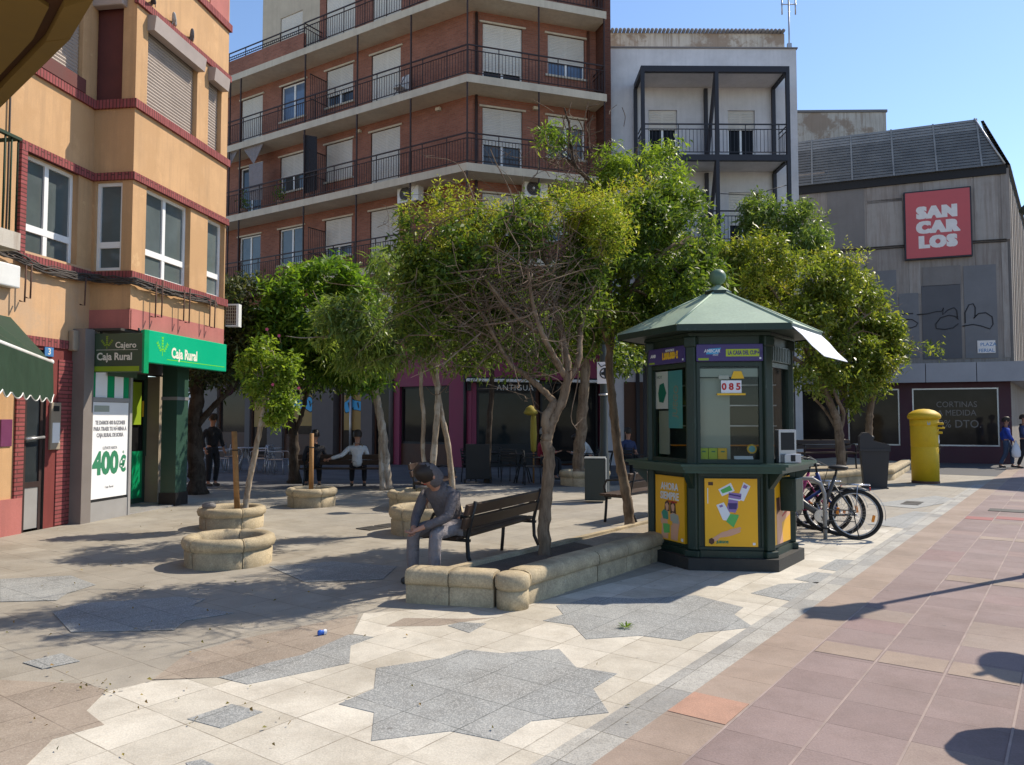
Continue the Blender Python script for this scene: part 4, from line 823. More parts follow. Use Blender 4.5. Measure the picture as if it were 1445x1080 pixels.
# slabs
def slab_poly(fr=0.0):
    k = FA.pt(0, 0)
    inn = FAw.pt(ca, 0.05)
    return [tuple(FA.pt(LEFT, fr)), tuple(FA.pt(0, fr)), tuple(FB.pt(RB_END - 0.16, fr)), tuple(FB.pt(RB_END - 0.16, 1.0)), tuple(inn), tuple(FA.pt(LEFT, 1.0))]
for f in range(4):
    part(MB().mat(M_['slab']).prism(slab_poly(), FL[f] - 0.26, FL[f]), 'balcony_slab', BK, Fac(0, 0, 1, 0))
def railing(F, a0, a1, z, h=1.0, y=0.05, parent=BK, step=0.115, mat='railbrown', ends=()):
    mb = MB().mat(M_[mat]); n = int((a1 - a0) / step)
    for zz, t in ((z + h, 0.022), (z + h - 0.17, 0.012), (z + 0.1, 0.012)): mb.box(a0, a1, y - 0.016, y + 0.016, zz - t, zz + t)
    for k in range(n + 1):
        a = a0 + (a1 - a0) * k / n; mb.box(a - 0.007, a + 0.007, y - 0.007, y + 0.007, z + 0.1, z + h - 0.17)
        if k % 9 == 0: mb.box(a - 0.013, a + 0.013, y - 0.013, y + 0.013, z, z + h)
    for a in ends:
        m = int(0.9 / step)
        for zz, t in ((z + h, 0.02), (z + h - 0.17, 0.012), (z + 0.1, 0.012)): mb.box(a - 0.014, a + 0.014, y + 0.02, y + 0.9, zz - t, zz + t)
        for k in range(m): yy = y + 0.1 + k * step; mb.box(a - 0.007, a + 0.007, yy - 0.007, yy + 0.007, z + 0.1, z + h - 0.17)
    return part(mb, 'railing', parent, F)
aatt = FA.loc(428, 50)[0]
for f in range(4):
    if f < 3: railing(FA, LEFT, -0.05, FL[f])
    else:
        part(MB().mat(BR).box(LEFT, aatt, 0.02, 0.14, FL[3], FL[3] + 0.62), 'parapet', BK, FA)
        railing(FA, LEFT, aatt, FL[3] + 0.62, h=0.38, y=0.08); railing(FA, aatt, -0.05, FL[3], ends=(aatt,))
    railing(FB, 0.05, RB_END - 0.2, FL[f], ends=(RB_END - 0.25,) if f != 1 else ())
# thin steel tie rods running from slab to slab
for px in (322, 337, 428, 502, 578):
    a = FA.loc(px, 250)[0]
    for f in range(3): part(MB().mat(M_['railbrown']).box(a - 0.022, a + 0.022, 0.012, 0.056, FL[f] + 0.0, FL[f + 1] - 0.26), 'tie_rod', BK, FA)
for a in (0.02, FB.loc(761, 200)[0], RB_END - 0.24):
    for f in range(3): part(MB().mat(M_['railbrown']).box(a - 0.022, a + 0.022, 0.012, 0.056, FL[f], FL[f + 1] - 0.26), 'tie_rod', BK, FB)
# windows: share of each roller shutter that is down
shA = {2: [1.0, 0, .68, .97], 1: [0, .55, .97, 1.0], 0: [0, .0, .72, .8]}
shB = {2: [.72, .65], 1: [.55, .2], 0: [.9, .8]}
for f in range(3):
    for i, (a0, a1, k) in enumerate(A_):
        z0, z1 = zr(k, f); kind = 'white'
        window(BK, FAw, (a0, a1, z0, z1), 0.08, shutter=shA[f][i], pane='glass_blue' if (f, i) == (2, 1) else 'glass_pale' if f == 0 and i < 2 else 'glass')
        part(MB().mat(M_['slab']).box(a0 - 0.1, a1 + 0.1, -0.05, 0.02, z1 + 0.001, z1 + 0.06), 'lintel', BK, FAw); part(MB().mat(M_['slab']).box(a0 - 0.08, a1 + 0.08, -0.06, 0.08, z0 - 0.07, z0 - 0.001), 'window_sill', BK, FAw)
    for i, (a0, a1, k) in enumerate(B_):
        z0, z1 = zr(k, f)
        window(BK, FBw, (a0, a1, z0, z1), 0.08, shutter=shB[f][i], pane='glass_blue' if (f, i) == (2, 1) else 'glass')
        part(MB().mat(M_['slab']).box(a0 - 0.12, a1 + 0.12, -0.05, 0.02, z1 + 0.001, z1 + 0.06), 'lintel', BK, FBw); part(MB().mat(M_['slab']).box(a0 - 0.1, a1 + 0.1, -0.06, 0.08, z0 - 0.07, z0 - 0.001), 'window_sill', BK, FBw)
for a in attA: window(BK, FAw, a, 0.07, shutter=1.0 if a is attA[0] else 0.9)
window(BK, FBw, (B_[0][0], B_[0][1], 15.8, 18.0), 0.07, shutter=1.0)
for h in mez: window(BK, FAw, h, 0.08, shutter=0.6)
for h in mezB: window(BK, FBw, h, 0.08, shutter=0.5)
# balcony dividers and the dark screen on the second balcony
for f in range(3):
    a = FA.loc(432, 200)[0] + 0.1; mb = MB().mat(M_['railbrown']); zt = FL[f] + 1.85
    for k in range(10): mb.box(a - 0.008, a + 0.008, 0.08 + k * 0.092, 0.096 + k * 0.092, FL[f], zt)
    mb.box(a - 0.014, a + 0.014, 0.06, 0.94, zt, zt + 0.03); mb.box(a - 0.012, a + 0.012, 0.06, 0.94, FL[f] + 0.9, FL[f] + 0.93); part(mb, 'divider', BK, FA)
# brown vertical down pipe on the corner
mb = MB().mat(M_['railbrown']); part(mb.tube([(cb_ + 0.12, -0.05, 4), (cb_ + 0.12, -0.05, 15.4)], 0.05, 8), 'down_pipe', BK, FBw)
part(MB().mat(BRD).tube([(RB_END - 0.45, -0.05, 4), (RB_END - 0.45, -0.05, 15.4)], 0.05, 8), 'down_pipe', BK, FBw)
for F, a, z in ((FBw, FBw.loc(755, 147)[0], 0), (FAw, FAw.loc(620, 143)[0], 0), (FAw, FAw.loc(508, 180)[0], 0)):
    part(MB().mat(M_['slab']).box(a - 0.09, a + 0.09, -0.12, 0, FL[2] - 0.5, FL[2] - 0.4), 'wall_lamp', BK, F)
# --- ground floor shops
def px_a(F, px): return F.loc(px, 600)[0]
def shop(F, x0, x1, z0, z1, y, mat, name='shop_front', d=0.06):
    a0, a1 = px_a(F, x0), px_a(F, x1); return part(MB().mat(M_[mat]).box(a0, a1, y, y + d, z0, z1), name, BK, F)
aL = px_a(FAw, 555)
mb = MB().mat(M_['pilaster']).box(LEFT, aL, 0.02, 0.3, 3.0, 3.94); part(mb, 'shop_fascia', BK, FAw)
part(MB().mat(M_['shopwood']).box(LEFT, px_a(FAw, 300), -0.04, 0.3, 2.9, 3.6), 'shop_fascia', BK, FAw)
shop(FAw, 262, 306, 0, 3.0, -0.02, 'beigewall', d=0.3); shop(FAw, 306, 345, 0, 1.0, 0.06, 'shopwood'); shop(FAw, 345, 352, 0, 3.0, 0.0, 'pilaster', d=0.3); shop(FAw, 378, 399, 0, 3.0, -0.04, 'pilaster', d=0.34); shop(FAw, 441, 471, 0, 3.0, -0.04, 'pilaster', d=0.34); shop(FAw, 510, 526, 0, 3.0, -0.04, 'pilaster', d=0.34)
def glazed(F, x0, x1, z0, z1, y=0.1, pane='glass_shop', frame='shopwood', base=None):
    a0, a1 = px_a(F, x0), px_a(F, x1); mb = MB().mat(M_[frame]); b = 0.07
    mb.box(a0, a0 + b, y, y + .1, z0, z1); mb.box(a1 - b, a1, y, y + .1, z0, z1); mb.box(a0 + b, a1 - b, y, y + .1, z0, z0 + b); mb.box(a0 + b, a1 - b, y, y + .1, z1 - b, z1)
    o = part(mb, 'shop_window', BK, F); part(MB().mat(M_[pane]).box(a0 + b, a1 - b, y + 0.04, y + 0.05, z0 + b, z1 - b), 'pane', o, F)
    if base: part(MB().mat(M_[base]).box(a0, a1, y - 0.01, y + 0.12, 0, z0 - 0.002), 'stall_riser', BK, F)
    return o
glazed(FAw, 306, 345, 1.0, 2.95); glazed(FAw, 352, 378, 0.1, 2.95, pane='glass_shop'); glazed(FAw, 399, 441, 0.95, 2.95, base='shopwood'); glazed(FAw, 478, 510, 0.1, 2.95); glazed(FAw, 526, 552, 0.1, 2.95, pane='glass_dark')
# painted yellow shutters with blue lettering
def painted(x0, x1, z0, z1, seed):
    a0, a1 = px_a(FAw, x0), px_a(FAw, x1); mb = MB().mat(M_['shopyellow']).box(a0, a1, 0.128, 0.139, z0, z1); random.seed(seed)
    n = max(2, int((a1 - a0) / 0.45))
    for k in range(n):
        cx = a0 + (a1 - a0) * (k + 0.5) / n; cz = z1 - (z1 - z0) * 0.3; rr = 0.3
        blob = [(cx + rr * (1 + 0.25 * math.sin(3 * t + k)) * math.cos(t), cz + rr * 0.75 * (1 + 0.3 * math.sin(2 * t + k * 2)) * math.sin(t)) for t in [i * 2 * math.pi / 22 for i in range(22)]]
        blob = [(min(max(x, a0 + .02), a1 - .02), min(max(z, z0 + .02), z1 - .02)) for x, z in blob]
        big_ = [(cx + (x - cx) * 1.13, cz + (z - cz) * 1.15) for x, z in blob]; big_ = [(min(max(x, a0 + .01), a1 - .01), min(max(z, z0 + .01), z1 - .01)) for x, z in big_]
        mb.mat(M_['black']).plate(big_, 0.1255 - k * 0.0006, 0.001); mb.mat(M_['graffiti_blue']).plate(blob, 0.1235 - k * 0.0006, 0.001)
        mb.mat(M_['black']).plate([(cx - .05, cz + .1), (cx + .02, cz + .14), (cx + .07, cz - .06), (cx + .02, cz - .12)], 0.1185 - k * .0003, 0.001)
    part(mb, 'painted_shutter', BK, FAw)
painted(401, 440, 1.35, 2.55, 3); painted(482, 508, 1.2, 2.5, 5); 
a0, a1 = px_a(FAw, 355), px_a(FAw, 376); part(MB().mat(M_['shopyellow']).box(a0, a1, 0.125, 0.139, 1.3, 2.3), 'painted_shutter', BK, FAw)
part(MB().mat(M_['alu']).tube([(px_a(FAw, 493), 0.06, 0.1), (px_a(FAw, 493), 0.06, 2.6)], 0.05, 8), 'door_post', BK, FAw)
part(MB().mat(M_['pilaster']).tube([(px_a(FAw, 553.5), -0.08, 0), (px_a(FAw, 553.5), -0.08, 4.2)], 0.07, 8), 'down_pipe', BK, FAw)
# purple cafe front round the corner
mb = MB().mat(M_['purple']); mb.box(px_a(FAw, 556), ca, -0.02, 0.28, 2.75, 3.94); mb.box(px_a(FAw, 556), px_a(FAw, 564), -0.02, 0.28, 0, 2.75); mb.box(px_a(FAw, 634), ca, -0.02, 0.28, 0, 2.75); part(mb, 'cafe_front', BK, FAw)
mb = MB().mat(M_['purple']); mb.box(cb_, RB_END, -0.02, 0.28, 2.95, 3.94); mb.box(cb_, px_a(FBw, 672), -0.02, 0.28, 0, 2.95); mb.box(px_a(FBw, 868 - 20), px_a(FBw, 862), -0.02, 0.28, 0, 2.95); part(mb, 'cafe_front', BK, FBw)
glazed(FAw, 564, 634, 0.75, 2.75, pane='glass_dark', frame='black', base='shopwood')
glazed(FBw, 674, 757, 0.7, 2.55, pane='glass_cafe', frame='black', base='black')
glazed(FBw, 764, 845, 0.08, 2.9, pane='glass_dark', frame='black')
part(MB().mat(M_['black']).tube([(ca - 0.24, -0.06, 0), (ca - 0.24, -0.06, 4.0)], 0.055, 8), 'down_pipe', BK, FAw)
mb = MB().mat(M_['black']).box(px_a(FBw, 660), px_a(FBw, 757), 0.0, 0.1, 2.55, 2.95); mb.mat(M_['paperwhite']).text('ANTIGUA', px_a(FBw, 727), 2.58, 0.27, -0.004, 0.0, 'CENTER', spacing=1.15); part(mb, 'cafe_sign', BK, FBw)
def cassette(F, x0, x1, z, label):
    a0, a1 = px_a(F, x0), px_a(F, x1); o = fempty('awning_box', label, 'awning', F, z, (a0 + a1) / 2, -0.2)
    part(MB().mat(M_['white_metal']).bbox(a0, a1, -0.32, -0.12, z, z + 0.1, 0.02), 'front_bar', o, F); part(MB().mat(M_['black']).bbox(a0 + .03, a1 - .03, -0.14, 0.0, z - 0.02, z + 0.16, 0.03), 'cassette', o, F)
cassette(FBw, 656, 757, 2.84, 'white barred awning cassette over the cafe window lettered Antigua')
cassette(FBw, 800, 845, 2.86, 'short white barred awning cassette right of the lamp post')
for lb_, px, py, F, off, sz in (('air conditioner high on the brick wall beside the left facade balcony', 575, 285, FA, 0.35, 0.95), ('air conditioner on the brick wall above the cafe corner', 757, 279, FB, 0.5, 0.85)):
    a, z = F.loc(px, py, off); p = F.pt(a, off); ac_unit(lb_, (p.x, p.y, z), math.atan2(F.a.y, F.a.x), sz, 0.62)
# shade cloths on the left end of the second balcony
sc_ = fempty('shade_cloth', 'pale triangular shade cloths tied up on the left end of a balcony', 'shade cloth', FA, FL[1] + 1.2, FA.loc(345, 230)[0], 0.1)
def fl(F, px, py, off): a, z = F.loc(px, py, off); return (a, off, z)
mb = MB().mat(M_['cloth_greylight'])
for tri in ([(322, 207), (338, 207), (322, 240)], [(341, 207), (372, 202), (358, 232)], [(351, 233), (371, 228), (370, 282), (352, 283)]):
    p = [fl(FA, x, y, 0.12) for x, y in tri]; mb.add(p + [(a, y + 0.01, z) for a, y, z in p], [tuple(range(len(p)))[::-1], tuple(range(len(p), 2 * len(p)))])
part(mb, 'cloth', sc_, FA)
dk = fempty('balcony_screen', 'black fabric screen tied to the second balcony of the brick block', 'screen', FA, FL[1], FA.loc(437, 230)[0], 0.1)
q = [fl(FA, x, y, 0.09) for x, y in ((428, 190), (447, 193), (448, 268), (428, 274))]; part(MB().mat(M_['cloth_black']).add(q + [(a, y + 0.012, z) for a, y, z in q], [(3, 2, 1, 0), (4, 5, 6, 7)]), 'cloth', dk, FA)
# clutter on the balconies
fc_ = fempty('folding_chair', 'pale folding chair leaning on the upper balcony railing of the brick block', 'chair', FA, FL[2], FA.loc(552, 120)[0], 0.45)
a_ = FA.loc(552, 120)[0]; mb = MB().mat(M_['cloth_greylight'])
mb.tube([(a_ - .3, .3, FL[2]), (a_ + .25, .5, FL[2] + .9)], .018, 5).tube([(a_ + .3, .3, FL[2]), (a_ - .2, .45, FL[2] + .6), (a_ + .3, .6, FL[2] + .65)], .018, 5); part(mb, 'frame', fc_, FA)
part(MB().mat(M_['cloth_white']).add([(a_ - .2, .3, FL[2] + .45), (a_ + .2, .3, FL[2] + .45), (a_ + .2, .7, FL[2] + .42), (a_ - .2, .7, FL[2] + .42), (a_ + .3, .6, FL[2] + .95), (a_ - .1, .65, FL[2] + .95)], [(0, 1, 2, 3), (3, 2, 4, 5)]), 'seat', fc_, FA)
for i_, (px_, f_, lb_) in enumerate(((333, 1, 'leafy pot plant at the left end of the shaded cloth balcony'), (383, 1, 'trailing pot plant behind the railing, left of the black balcony screen'), (612, 0, 'pot plant on the lowest balcony close to the building corner'))):
    a_ = FA.loc(px_, 300)[0]; o_ = fempty('potted_plant', lb_, 'pot plant', FA, FL[f_], a_, 0.4); part(MB().mat(M_['terracotta']).lathe([(.11, FL[f_]), (.15, FL[f_] + .28), (.16, FL[f_] + .3)], 12, c=(a_, .4)), 'pot', o_, FA)
    mb = MB().mat(M_['leaf_bright'])
    for k_ in range(90):
        q_ = Vector((a_ + random.gauss(0, .13), .4 + random.gauss(0, .12), FL[f_] + .55 + random.gauss(0, .18))); d_ = Vector((random.gauss(0, 1), random.gauss(0, 1), random.gauss(.3, 1))).normalized() * .12; s_ = d_.orthogonal().normalized() * .03
        mb.add([q_, q_ + d_ * .5 + s_, q_ + d_, q_ + d_ * .5 - s_], [(0, 1, 2, 3)])
    part(mb, 'leaves', o_, FA)
# notice board glimpsed left of the trees
a0, a1 = px_a(FAw, 264), px_a(FAw, 275); nb = fempty('notice_board', 'tall white notice board with black lettering on the wall behind the left trees', 'notice board', FAw, 1.4, a0, -0.2)
mb = MB().mat(M_['paperwhite']).bbox(a0, a1, -0.1, -0.03, 1.3, 3.5, 0.01); mb.mat(M_['black'])
for k, zz in enumerate((3.1, 2.8, 2.45, 1.9)): mb.box(a0 + .05, a1 - .08, -0.103, -0.1, zz, zz + 0.1 + 0.06 * (k % 2))
part(mb, 'board', nb, FAw)
a = px_a(FAw, 305); rs = fempty('round_sign', 'dark round sign hanging from the wall behind the dark leaning tree', 'sign', FAw, 2.7, px_a(FAw, 334), -0.4)
mb = MB().mat(M_['purple_dark']); mb.T = Matrix.Translation((px_a(FAw, 334), -0.4, 3.05)) @ Matrix.Rotation(R(90), 4, 'X'); mb.lathe([(0.36, -0.04), (0.38, 0), (0.36, 0.04)], 28, sy=1.25); part(mb, 'panel', rs, FAw)

# ================================================================== white house with steel balcony frame
FW = Fac(3.3, 26.75, 1, 0.01); FWf = FW.shift(-1.45)
WH = fempty('white_house', 'pale grey house with two storeys of black steel framed balconies', 'building', FW)
wr = FW.loc(1125, 150)[0]; zt = FW.loc(1000, 69)[1]
dA = FW.rect(915, 160, 956, 211); dB = FW.rect(1027, 164, 1066, 216); dC = FW.rect(1027, 288, 1066, 345)
zf = FWf.loc(1000, 218)[1]; zt2 = FWf.loc(1000, 93)[1]
doors = [(dA[0], dA[1], zf + 0.05, zf + 2.1), (dB[0], dB[1], zf + 0.05, zf + 2.1), (dA[0], dA[1], zf - 2.9, zf - 0.85), (dB[0], dB[1], zf - 2.9, zf - 0.85)]
mb = MB().mat(M_['whitewall']); wall_holes(mb, 0, wr, 0, zt, doors, 0.2, reveal=M_['whitewall']); part(mb, 'wall', WH, FW)
mb = MB().mat(M_['whitewall']).box(0, wr, 0.35, 8, 0, zt); mb.quad((wr, 0, 0), (wr, 0.36, 0), (wr, 0.36, zt), (wr, 0, zt)); mb.quad((0, 0, zt), (wr, 0, zt), (wr, .36, zt), (0, .36, zt)); part(mb, 'wall', WH, FW)
part(MB().mat(M_['concrete_dark']).box(-0.02, wr + 0.04, -0.05, 0.3, zt + 0.002, zt + 0.05), 'coping', WH, FW)
for i, d_ in enumerate(doors): window(WH, FW, d_, 0.1, shutter=0.32 if i < 2 else 0.55, pane='glass_dark')
ba0, ba1 = FWf.loc(905, 150)[0], FWf.loc(1115, 150)[0]; bm_ = FWf.loc(1012, 150)[0]
for z in (zt2, zf, zf - 2.95):
    mb = MB().mat(M_['steelblack']); mb.box(ba0, ba1, 0, 0.14, z - 0.2, z); mb.box(ba0, ba0 + 0.12, 0.14, 1.44, z - 0.2, z - 0.002); mb.box(ba1 - 0.12, ba1, 0.14, 1.44, z - 0.2, z - 0.002)
    part(mb, 'balcony_beam', WH, FWf); part(MB().mat(M_['whitewall']).box(ba0 + 0.12, ba1 - 0.12, 0.14, 1.44, z - 0.12, z - 0.05), 'balcony_floor', WH, FWf)
for a in (ba0, bm_ - 0.06, ba1 - 0.12):
    for z0, z1 in ((zf, zt2 - 0.2), (zf - 2.95, zf - 0.2), (0, zf - 3.15)):
        part(MB().mat(M_['steelblack']).box(a, a + 0.12, 0.002, 0.12, z0, z1), 'post', WH, FWf)
        part(MB().mat(M_['steelblack']).box(a - 0.02, a + 0.1, 1.3, 1.42, z0, z1), 'post', WH, FWf)
for z0, z1 in ((zf, zt2 - 0.2), (zf - 2.95, zf - 0.2)): part(MB().mat(M_['steelblack']).tube([(bm_ - 0.02, 1.36, z0), (bm_ - 0.02, 0.08, z1)], 0.07, 4), 'brace', WH, FWf)
railing(FWf, ba0 + 0.12, ba1 - 0.12, zf, h=1.05, y=0.06, parent=WH, step=0.125, mat='steelblack', ends=(ba0 + 0.06, ba1 - 0.06))
railing(FWf, ba0 + 0.12, ba1 - 0.12, zf - 2.95, h=1.05, y=0.06, parent=WH, step=0.125, mat='steelblack')
part(MB().mat(M_['steelblack']).tube([(bm_ + 0.1, 0.1, zf - 1.3), (bm_ + 1.2, 0.1, zf - 1.36), (ba1 - 0.8, 0.1, zf - 1.2), (ba1 - 0.1, 0.1, zf - 1.0)], 0.014, 5), 'cable', WH, FWf)
# ground floor
part(MB().mat(M_['shopwood']).box(0.6, 5.4, -0.03, 0, 0, 2.9), 'shop_front', WH, FW)
# set-back attic of the white house
FT = FW.shift(3.2); ar = FT.loc(1107, 60)[0]; al = FT.loc(850, 60)[0]; z0, z1 = FT.loc(950, 72)[1], FT.loc(950, 47)[1]
mb = MB().mat(M_['oldwhite']).box(al, ar, 0, 4, z0 - 1.2, z1); part(mb, 'attic_wall', WH, FT)
mb = MB().mat(M_['concrete_dark']); n = 46
for k in range(n): a = al + (ar - al) * k / n; mb.tube([(a + 0.07, -0.18, z1 + 0.05), (a + 0.07, 4, z1 + 0.05)], 0.07, 8)
part(mb, 'corrugated_roof', WH, FT)
mb = MB().mat(M_['concrete']).box(ar - 0.75, ar - 0.3, 0.8, 1.3, z1 + 0.12, z1 + 0.55).box(ar - 0.62, ar - 0.42, 0.95, 1.15, z1 + 0.55, z1 + 0.7); part(mb, 'chimney', WH, FT)
an = AT(1114, 72, 29.0); ant = empty('tv_antenna', 'thin television antenna mast on the roof of the white house', 'antenna', (an.x, an.y, an.z - 1.0))
at2 = AT(1114, -6, 29.0).z
part(MB().mat(M_['alu']).tube([(an.x, an.y, an.z - 1.0), (an.x, an.y, at2)], 0.035, 6), 'mast', ant, Fac(0, 0, 1, 0))
mb = MB().mat(M_['alu'])
for dx in (-0.26, 0.26): mb.tube([(an.x + dx, an.y, at2 - 0.75), (an.x + dx, an.y, at2 - 0.1)], 0.03, 6)
mb.tube([(an.x - 0.3, an.y, at2 - 0.35), (an.x + 0.3, an.y, at2 - 0.35)], 0.02, 6); mb.box(an.x - 0.08, an.x + 0.08, an.y - .05, an.y + .05, at2 - 2.1, at2 - 1.9); part(mb, 'dipole', ant, Fac(0, 0, 1, 0))

# stained party wall behind
FPw = Fac(9.9, 36.0, 1, -0.02); z1 = FPw.loc(1200, 159)[1]; r0, r1 = FPw.loc(1100, 170)[0], FPw.loc(1250.5, 170)[0]
pw_ = fempty('party_wall_house', 'stained bare plaster gable rising behind the louvred roof', 'building', FPw); part(MB().mat(M_['oldwhite']).box(r0, r1, 0, 7, 0, z1).mat(M_['concrete_dark']).box(r0, r1 + .05, -.05, 7.02, z1 + .002, z1 + .12), 'wall', pw_, FPw)

# ================================================================== concrete shop building with the red sign
cor = AT(1428, 600, 27.5); FS = Fac(cor.x, cor.y, 0.927, -0.375); FR = Fac(cor.x, cor.y, 0.592, 0.806)
SCB = fempty('concrete_store', 'grey concrete store with a louvred roof and a big square red sign', 'building', FS)
sl0 = FS.loc(1105, 300)[0] - 2.5
zcan0, zcan1 = FS.loc(1420, 538, -0.6)[1], FS.loc(1420, 510, -0.6)[1]
zlv = FS.loc(1415, 246)[1]; zl1 = FS.loc(1415, 234)[1]; zl2 = FS.loc(1411, 164, 0.7)[1]
mb = MB().mat(M_['concrete']).box(sl0, 0, 0.0, 0.4, zcan1 - 0.02, zlv); part(mb, 'wall', SCB, FS)
mb = MB().mat(M_['concrete_light']).box(0, 16, 0.001, 0.4, 0, zlv); part(mb, 'wall', SCB, FR)
pA = [tuple(FS.pt(sl0, 0.4)), tuple(FS.pt(-0.5, 0.41)), tuple(FR.pt(0.5, 0.41)), tuple(FR.pt(16, 0.4)), tuple(FR.pt(16, 9)), tuple(FS.pt(sl0, 12))]
mb = MB().mat(M_['concrete_dark']).prism(pA, 0, zlv); part(mb, 'core', SCB, Fac(0, 0, 1, 0))
# concrete panels of slightly different tones with open joints
pan = [(1112, 1166, 248, 352, 'concrete'), (1166, 1221, 246, 348, 'concrete_dark'), (1222, 1275, 284, 346, 'concrete_light'), (1222, 1300, 246, 282, 'concrete'), (1301, 1373, 242, 274, 'concrete_light'), (1373, 1410, 240, 340, 'concrete_light'), (1411, 1427, 238, 338, 'concrete'), (1222, 1275, 350, 420, 'concrete'), (1375, 1410, 342, 380, 'concrete'), (1412, 1427, 342, 505, 'concrete_light'), (1282, 1300, 365, 415, 'concrete_light')]
mb = MB()
for x0, x1, y0, y1, mt in pan:
    r_ = FS.rect(x0, y0, x1, y1); mb.mat(M_[mt]).box(r_[0] + 0.012, r_[1] - 0.012, -0.02, -0.001, r_[2] + 0.012, r_[3] - 0.012)
part(mb, 'cladding', SCB, FS)
mb = MB()
for k, (x0, x1, y0, y1, mt) in enumerate([(1300, 1358, 404, 506, 'greypaint_dark'), (1359, 1409, 376, 505, 'greypaint'), (1268, 1298, 415, 505, 'greypaint'), (1236, 1266, 383, 446, 'greypaint'), (1301, 1356, 378, 402, 'concrete_dark')]):
    r_ = FS.rect(x0, y0, x1, y1); mb.mat(M_[mt]).box(r_[0], r_[1], -0.026, -0.002, r_[2], r_[3])
part(mb, 'painted_patch', SCB, FS)
# string of cable below the sign, dark gap and sloping louvres
mb = MB().mat(M_['cable'])
for dz in (0, 0.07): mb.tube([(sl0, -0.05, FS.loc(1180, 354)[1] - dz), (FS.loc(1270, 346)[0], -0.05, FS.loc(1270, 347)[1] - dz), (FS.loc(1420, 340)[0], -0.05, FS.loc(1420, 338)[1] - dz)], 0.025, 5)
part(mb, 'cable', SCB, FS)
mb = MB().mat(M_['blackgap']).box(sl0, 0.05, -0.1, 0.3, zlv + 0.002, zl1); part(mb, 'roof_gap', SCB, FS)
mb = MB().mat(M_['blackgap']).box(0.051, 16, -0.1, 0.3, zlv + 0.002, zl1); part(mb, 'roof_gap', SCB, FR)
n = 17; mb = MB().mat(M_['louvre'])
for F, a0, a1, sgn in ((FS, sl0, 0.0, 1), (FR, 0.0, 16.0, -1)):
    mb = MB().mat(M_['louvre'])
    for k in range(n):
        mb.mat(M_['louvre_lit' if k > n - 5 else 'louvre'])  # top slats paler: the light they catch is painted into their colour
        f0, f1 = k / n, (k + 0.8) / n; y0, y1 = -0.15 + 0.85 * f0, -0.15 + 0.85 * f1; z0, z1 = zl1 + (zl2 - zl1) * f0, zl1 + (zl2 - zl1) * f1
        e0, e1 = (a1 - 0.75 * f0 if sgn > 0 else a1), (a1 - 0.75 * f1 if sgn > 0 else a1); s0, s1 = (a0 if sgn > 0 else 0.75 * f0), (a0 if sgn > 0 else 0.75 * f1)
        yo = -0.05
        mb.add([(s0, y0 + yo, z0), (e0, y0 + yo, z0), (e1, y1 + yo, z1), (s1, y1 + yo, z1), (s0, y0 + .05, z0), (e0, y0 + .05, z0), (e1, y1 + .05, z1), (s1, y1 + .05, z1)], [(0, 1, 2, 3), (4, 7, 6, 5), (3, 2, 6, 7), (1, 0, 4, 5), (1, 5, 6, 2)])
    for k in range(7):
        aa = a0 + (a1 - a0) * (k + 0.5) / 7; mb.add([(aa - .03, -0.22, zl1), (aa + .03, -0.22, zl1), (aa + .03, 0.63, zl2), (aa - .03, 0.63, zl2)], [(0, 1, 2, 3)])
    part(mb, 'louvre_screen', SCB, F)
pR = [tuple(FS.pt(sl0, 0.35)), tuple(FS.pt(-0.6, 0.36)), tuple(FR.pt(0.6, 0.36)), tuple(FR.pt(16, 0.35)), tuple(FR.pt(16, 5)), tuple(FS.pt(sl0, 8))]
pT = [tuple(FS.pt(sl0, 0.95)), tuple(FS.pt(-1.0, 0.95)), tuple(FR.pt(1.0, 0.95)), tuple(FR.pt(16, 0.95)), tuple(FR.pt(16, 5)), tuple(FS.pt(sl0, 8))]
mb = MB().mat(M_['blackgap']); b_ = [(x, y, zl1 + 0.01) for x, y in pR] + [(x, y, zl2 - 0.03) for x, y in pT]; mb.add(b_, [tuple(range(6, 12))] + [(i, (i + 1) % 6, 6 + (i + 1) % 6, 6 + i) for i in range(6)]); part(mb, 'roof', SCB, Fac(0, 0, 1, 0))
mb = MB().mat(M_['alu']); mb.tube([(-0.02, -0.24, zl1), (-0.78, 0.62, zl2)], 0.035, 6); part(mb, 'hip_trim', SCB, FS)
# right flank: vertical ribs, dark doorways
mb = MB()
for k in range(14): mb.mat(M_['concrete_light'] if k % 2 else M_['concrete_dark']).box(0.15 + k * 1.1, 0.75 + k * 1.1, -0.12, 0, zcan1, zlv)
part(mb, 'rib', SCB, FR)
# canopy and shop windows under it
mb = MB().mat(M_['canopy_grey'])
js = [sl0, FS.loc(1185, 520, -.6)[0], FS.loc(1306, 520, -.6)[0], FS.loc(1378, 520, -.6)[0], 0.62]
for k in range(4): mb.box(js[k] + 0.012, js[k + 1] - 0.012, -0.6, -0.52, zcan0, zcan1)
mb.mat(M_['blackgap']).box(sl0, 0.61, -0.53, 0, zcan0 + 0.03, zcan1 - 0.03); part(mb, 'canopy', SCB, FS)
mb = MB().mat(M_['canopy_grey']).box(0, 14, -0.6, 0, zcan0, zcan1 - 0.001); part(mb, 'canopy', SCB, FR)
mb = MB().mat(M_['shopwood']); wh_ = []
for x0, x1, y0, y1 in ((1130, 1186, 553, 640), (1196, 1271, 552, 633), (1287, 1412, 552, 636)):
    r_ = FS.rect(x0, y0, x1, y1, 0.0); wh_.append((r_[0], r_[1], 0.62, 2.75))
mb = MB().mat(M_['purple_dark']); wall_holes(mb, sl0, 0.0, 0, zcan1 - 0.03, wh_, 0.12, y=0.0, reveal=M_['black']); part(mb, 'shop_front', SCB, FS)
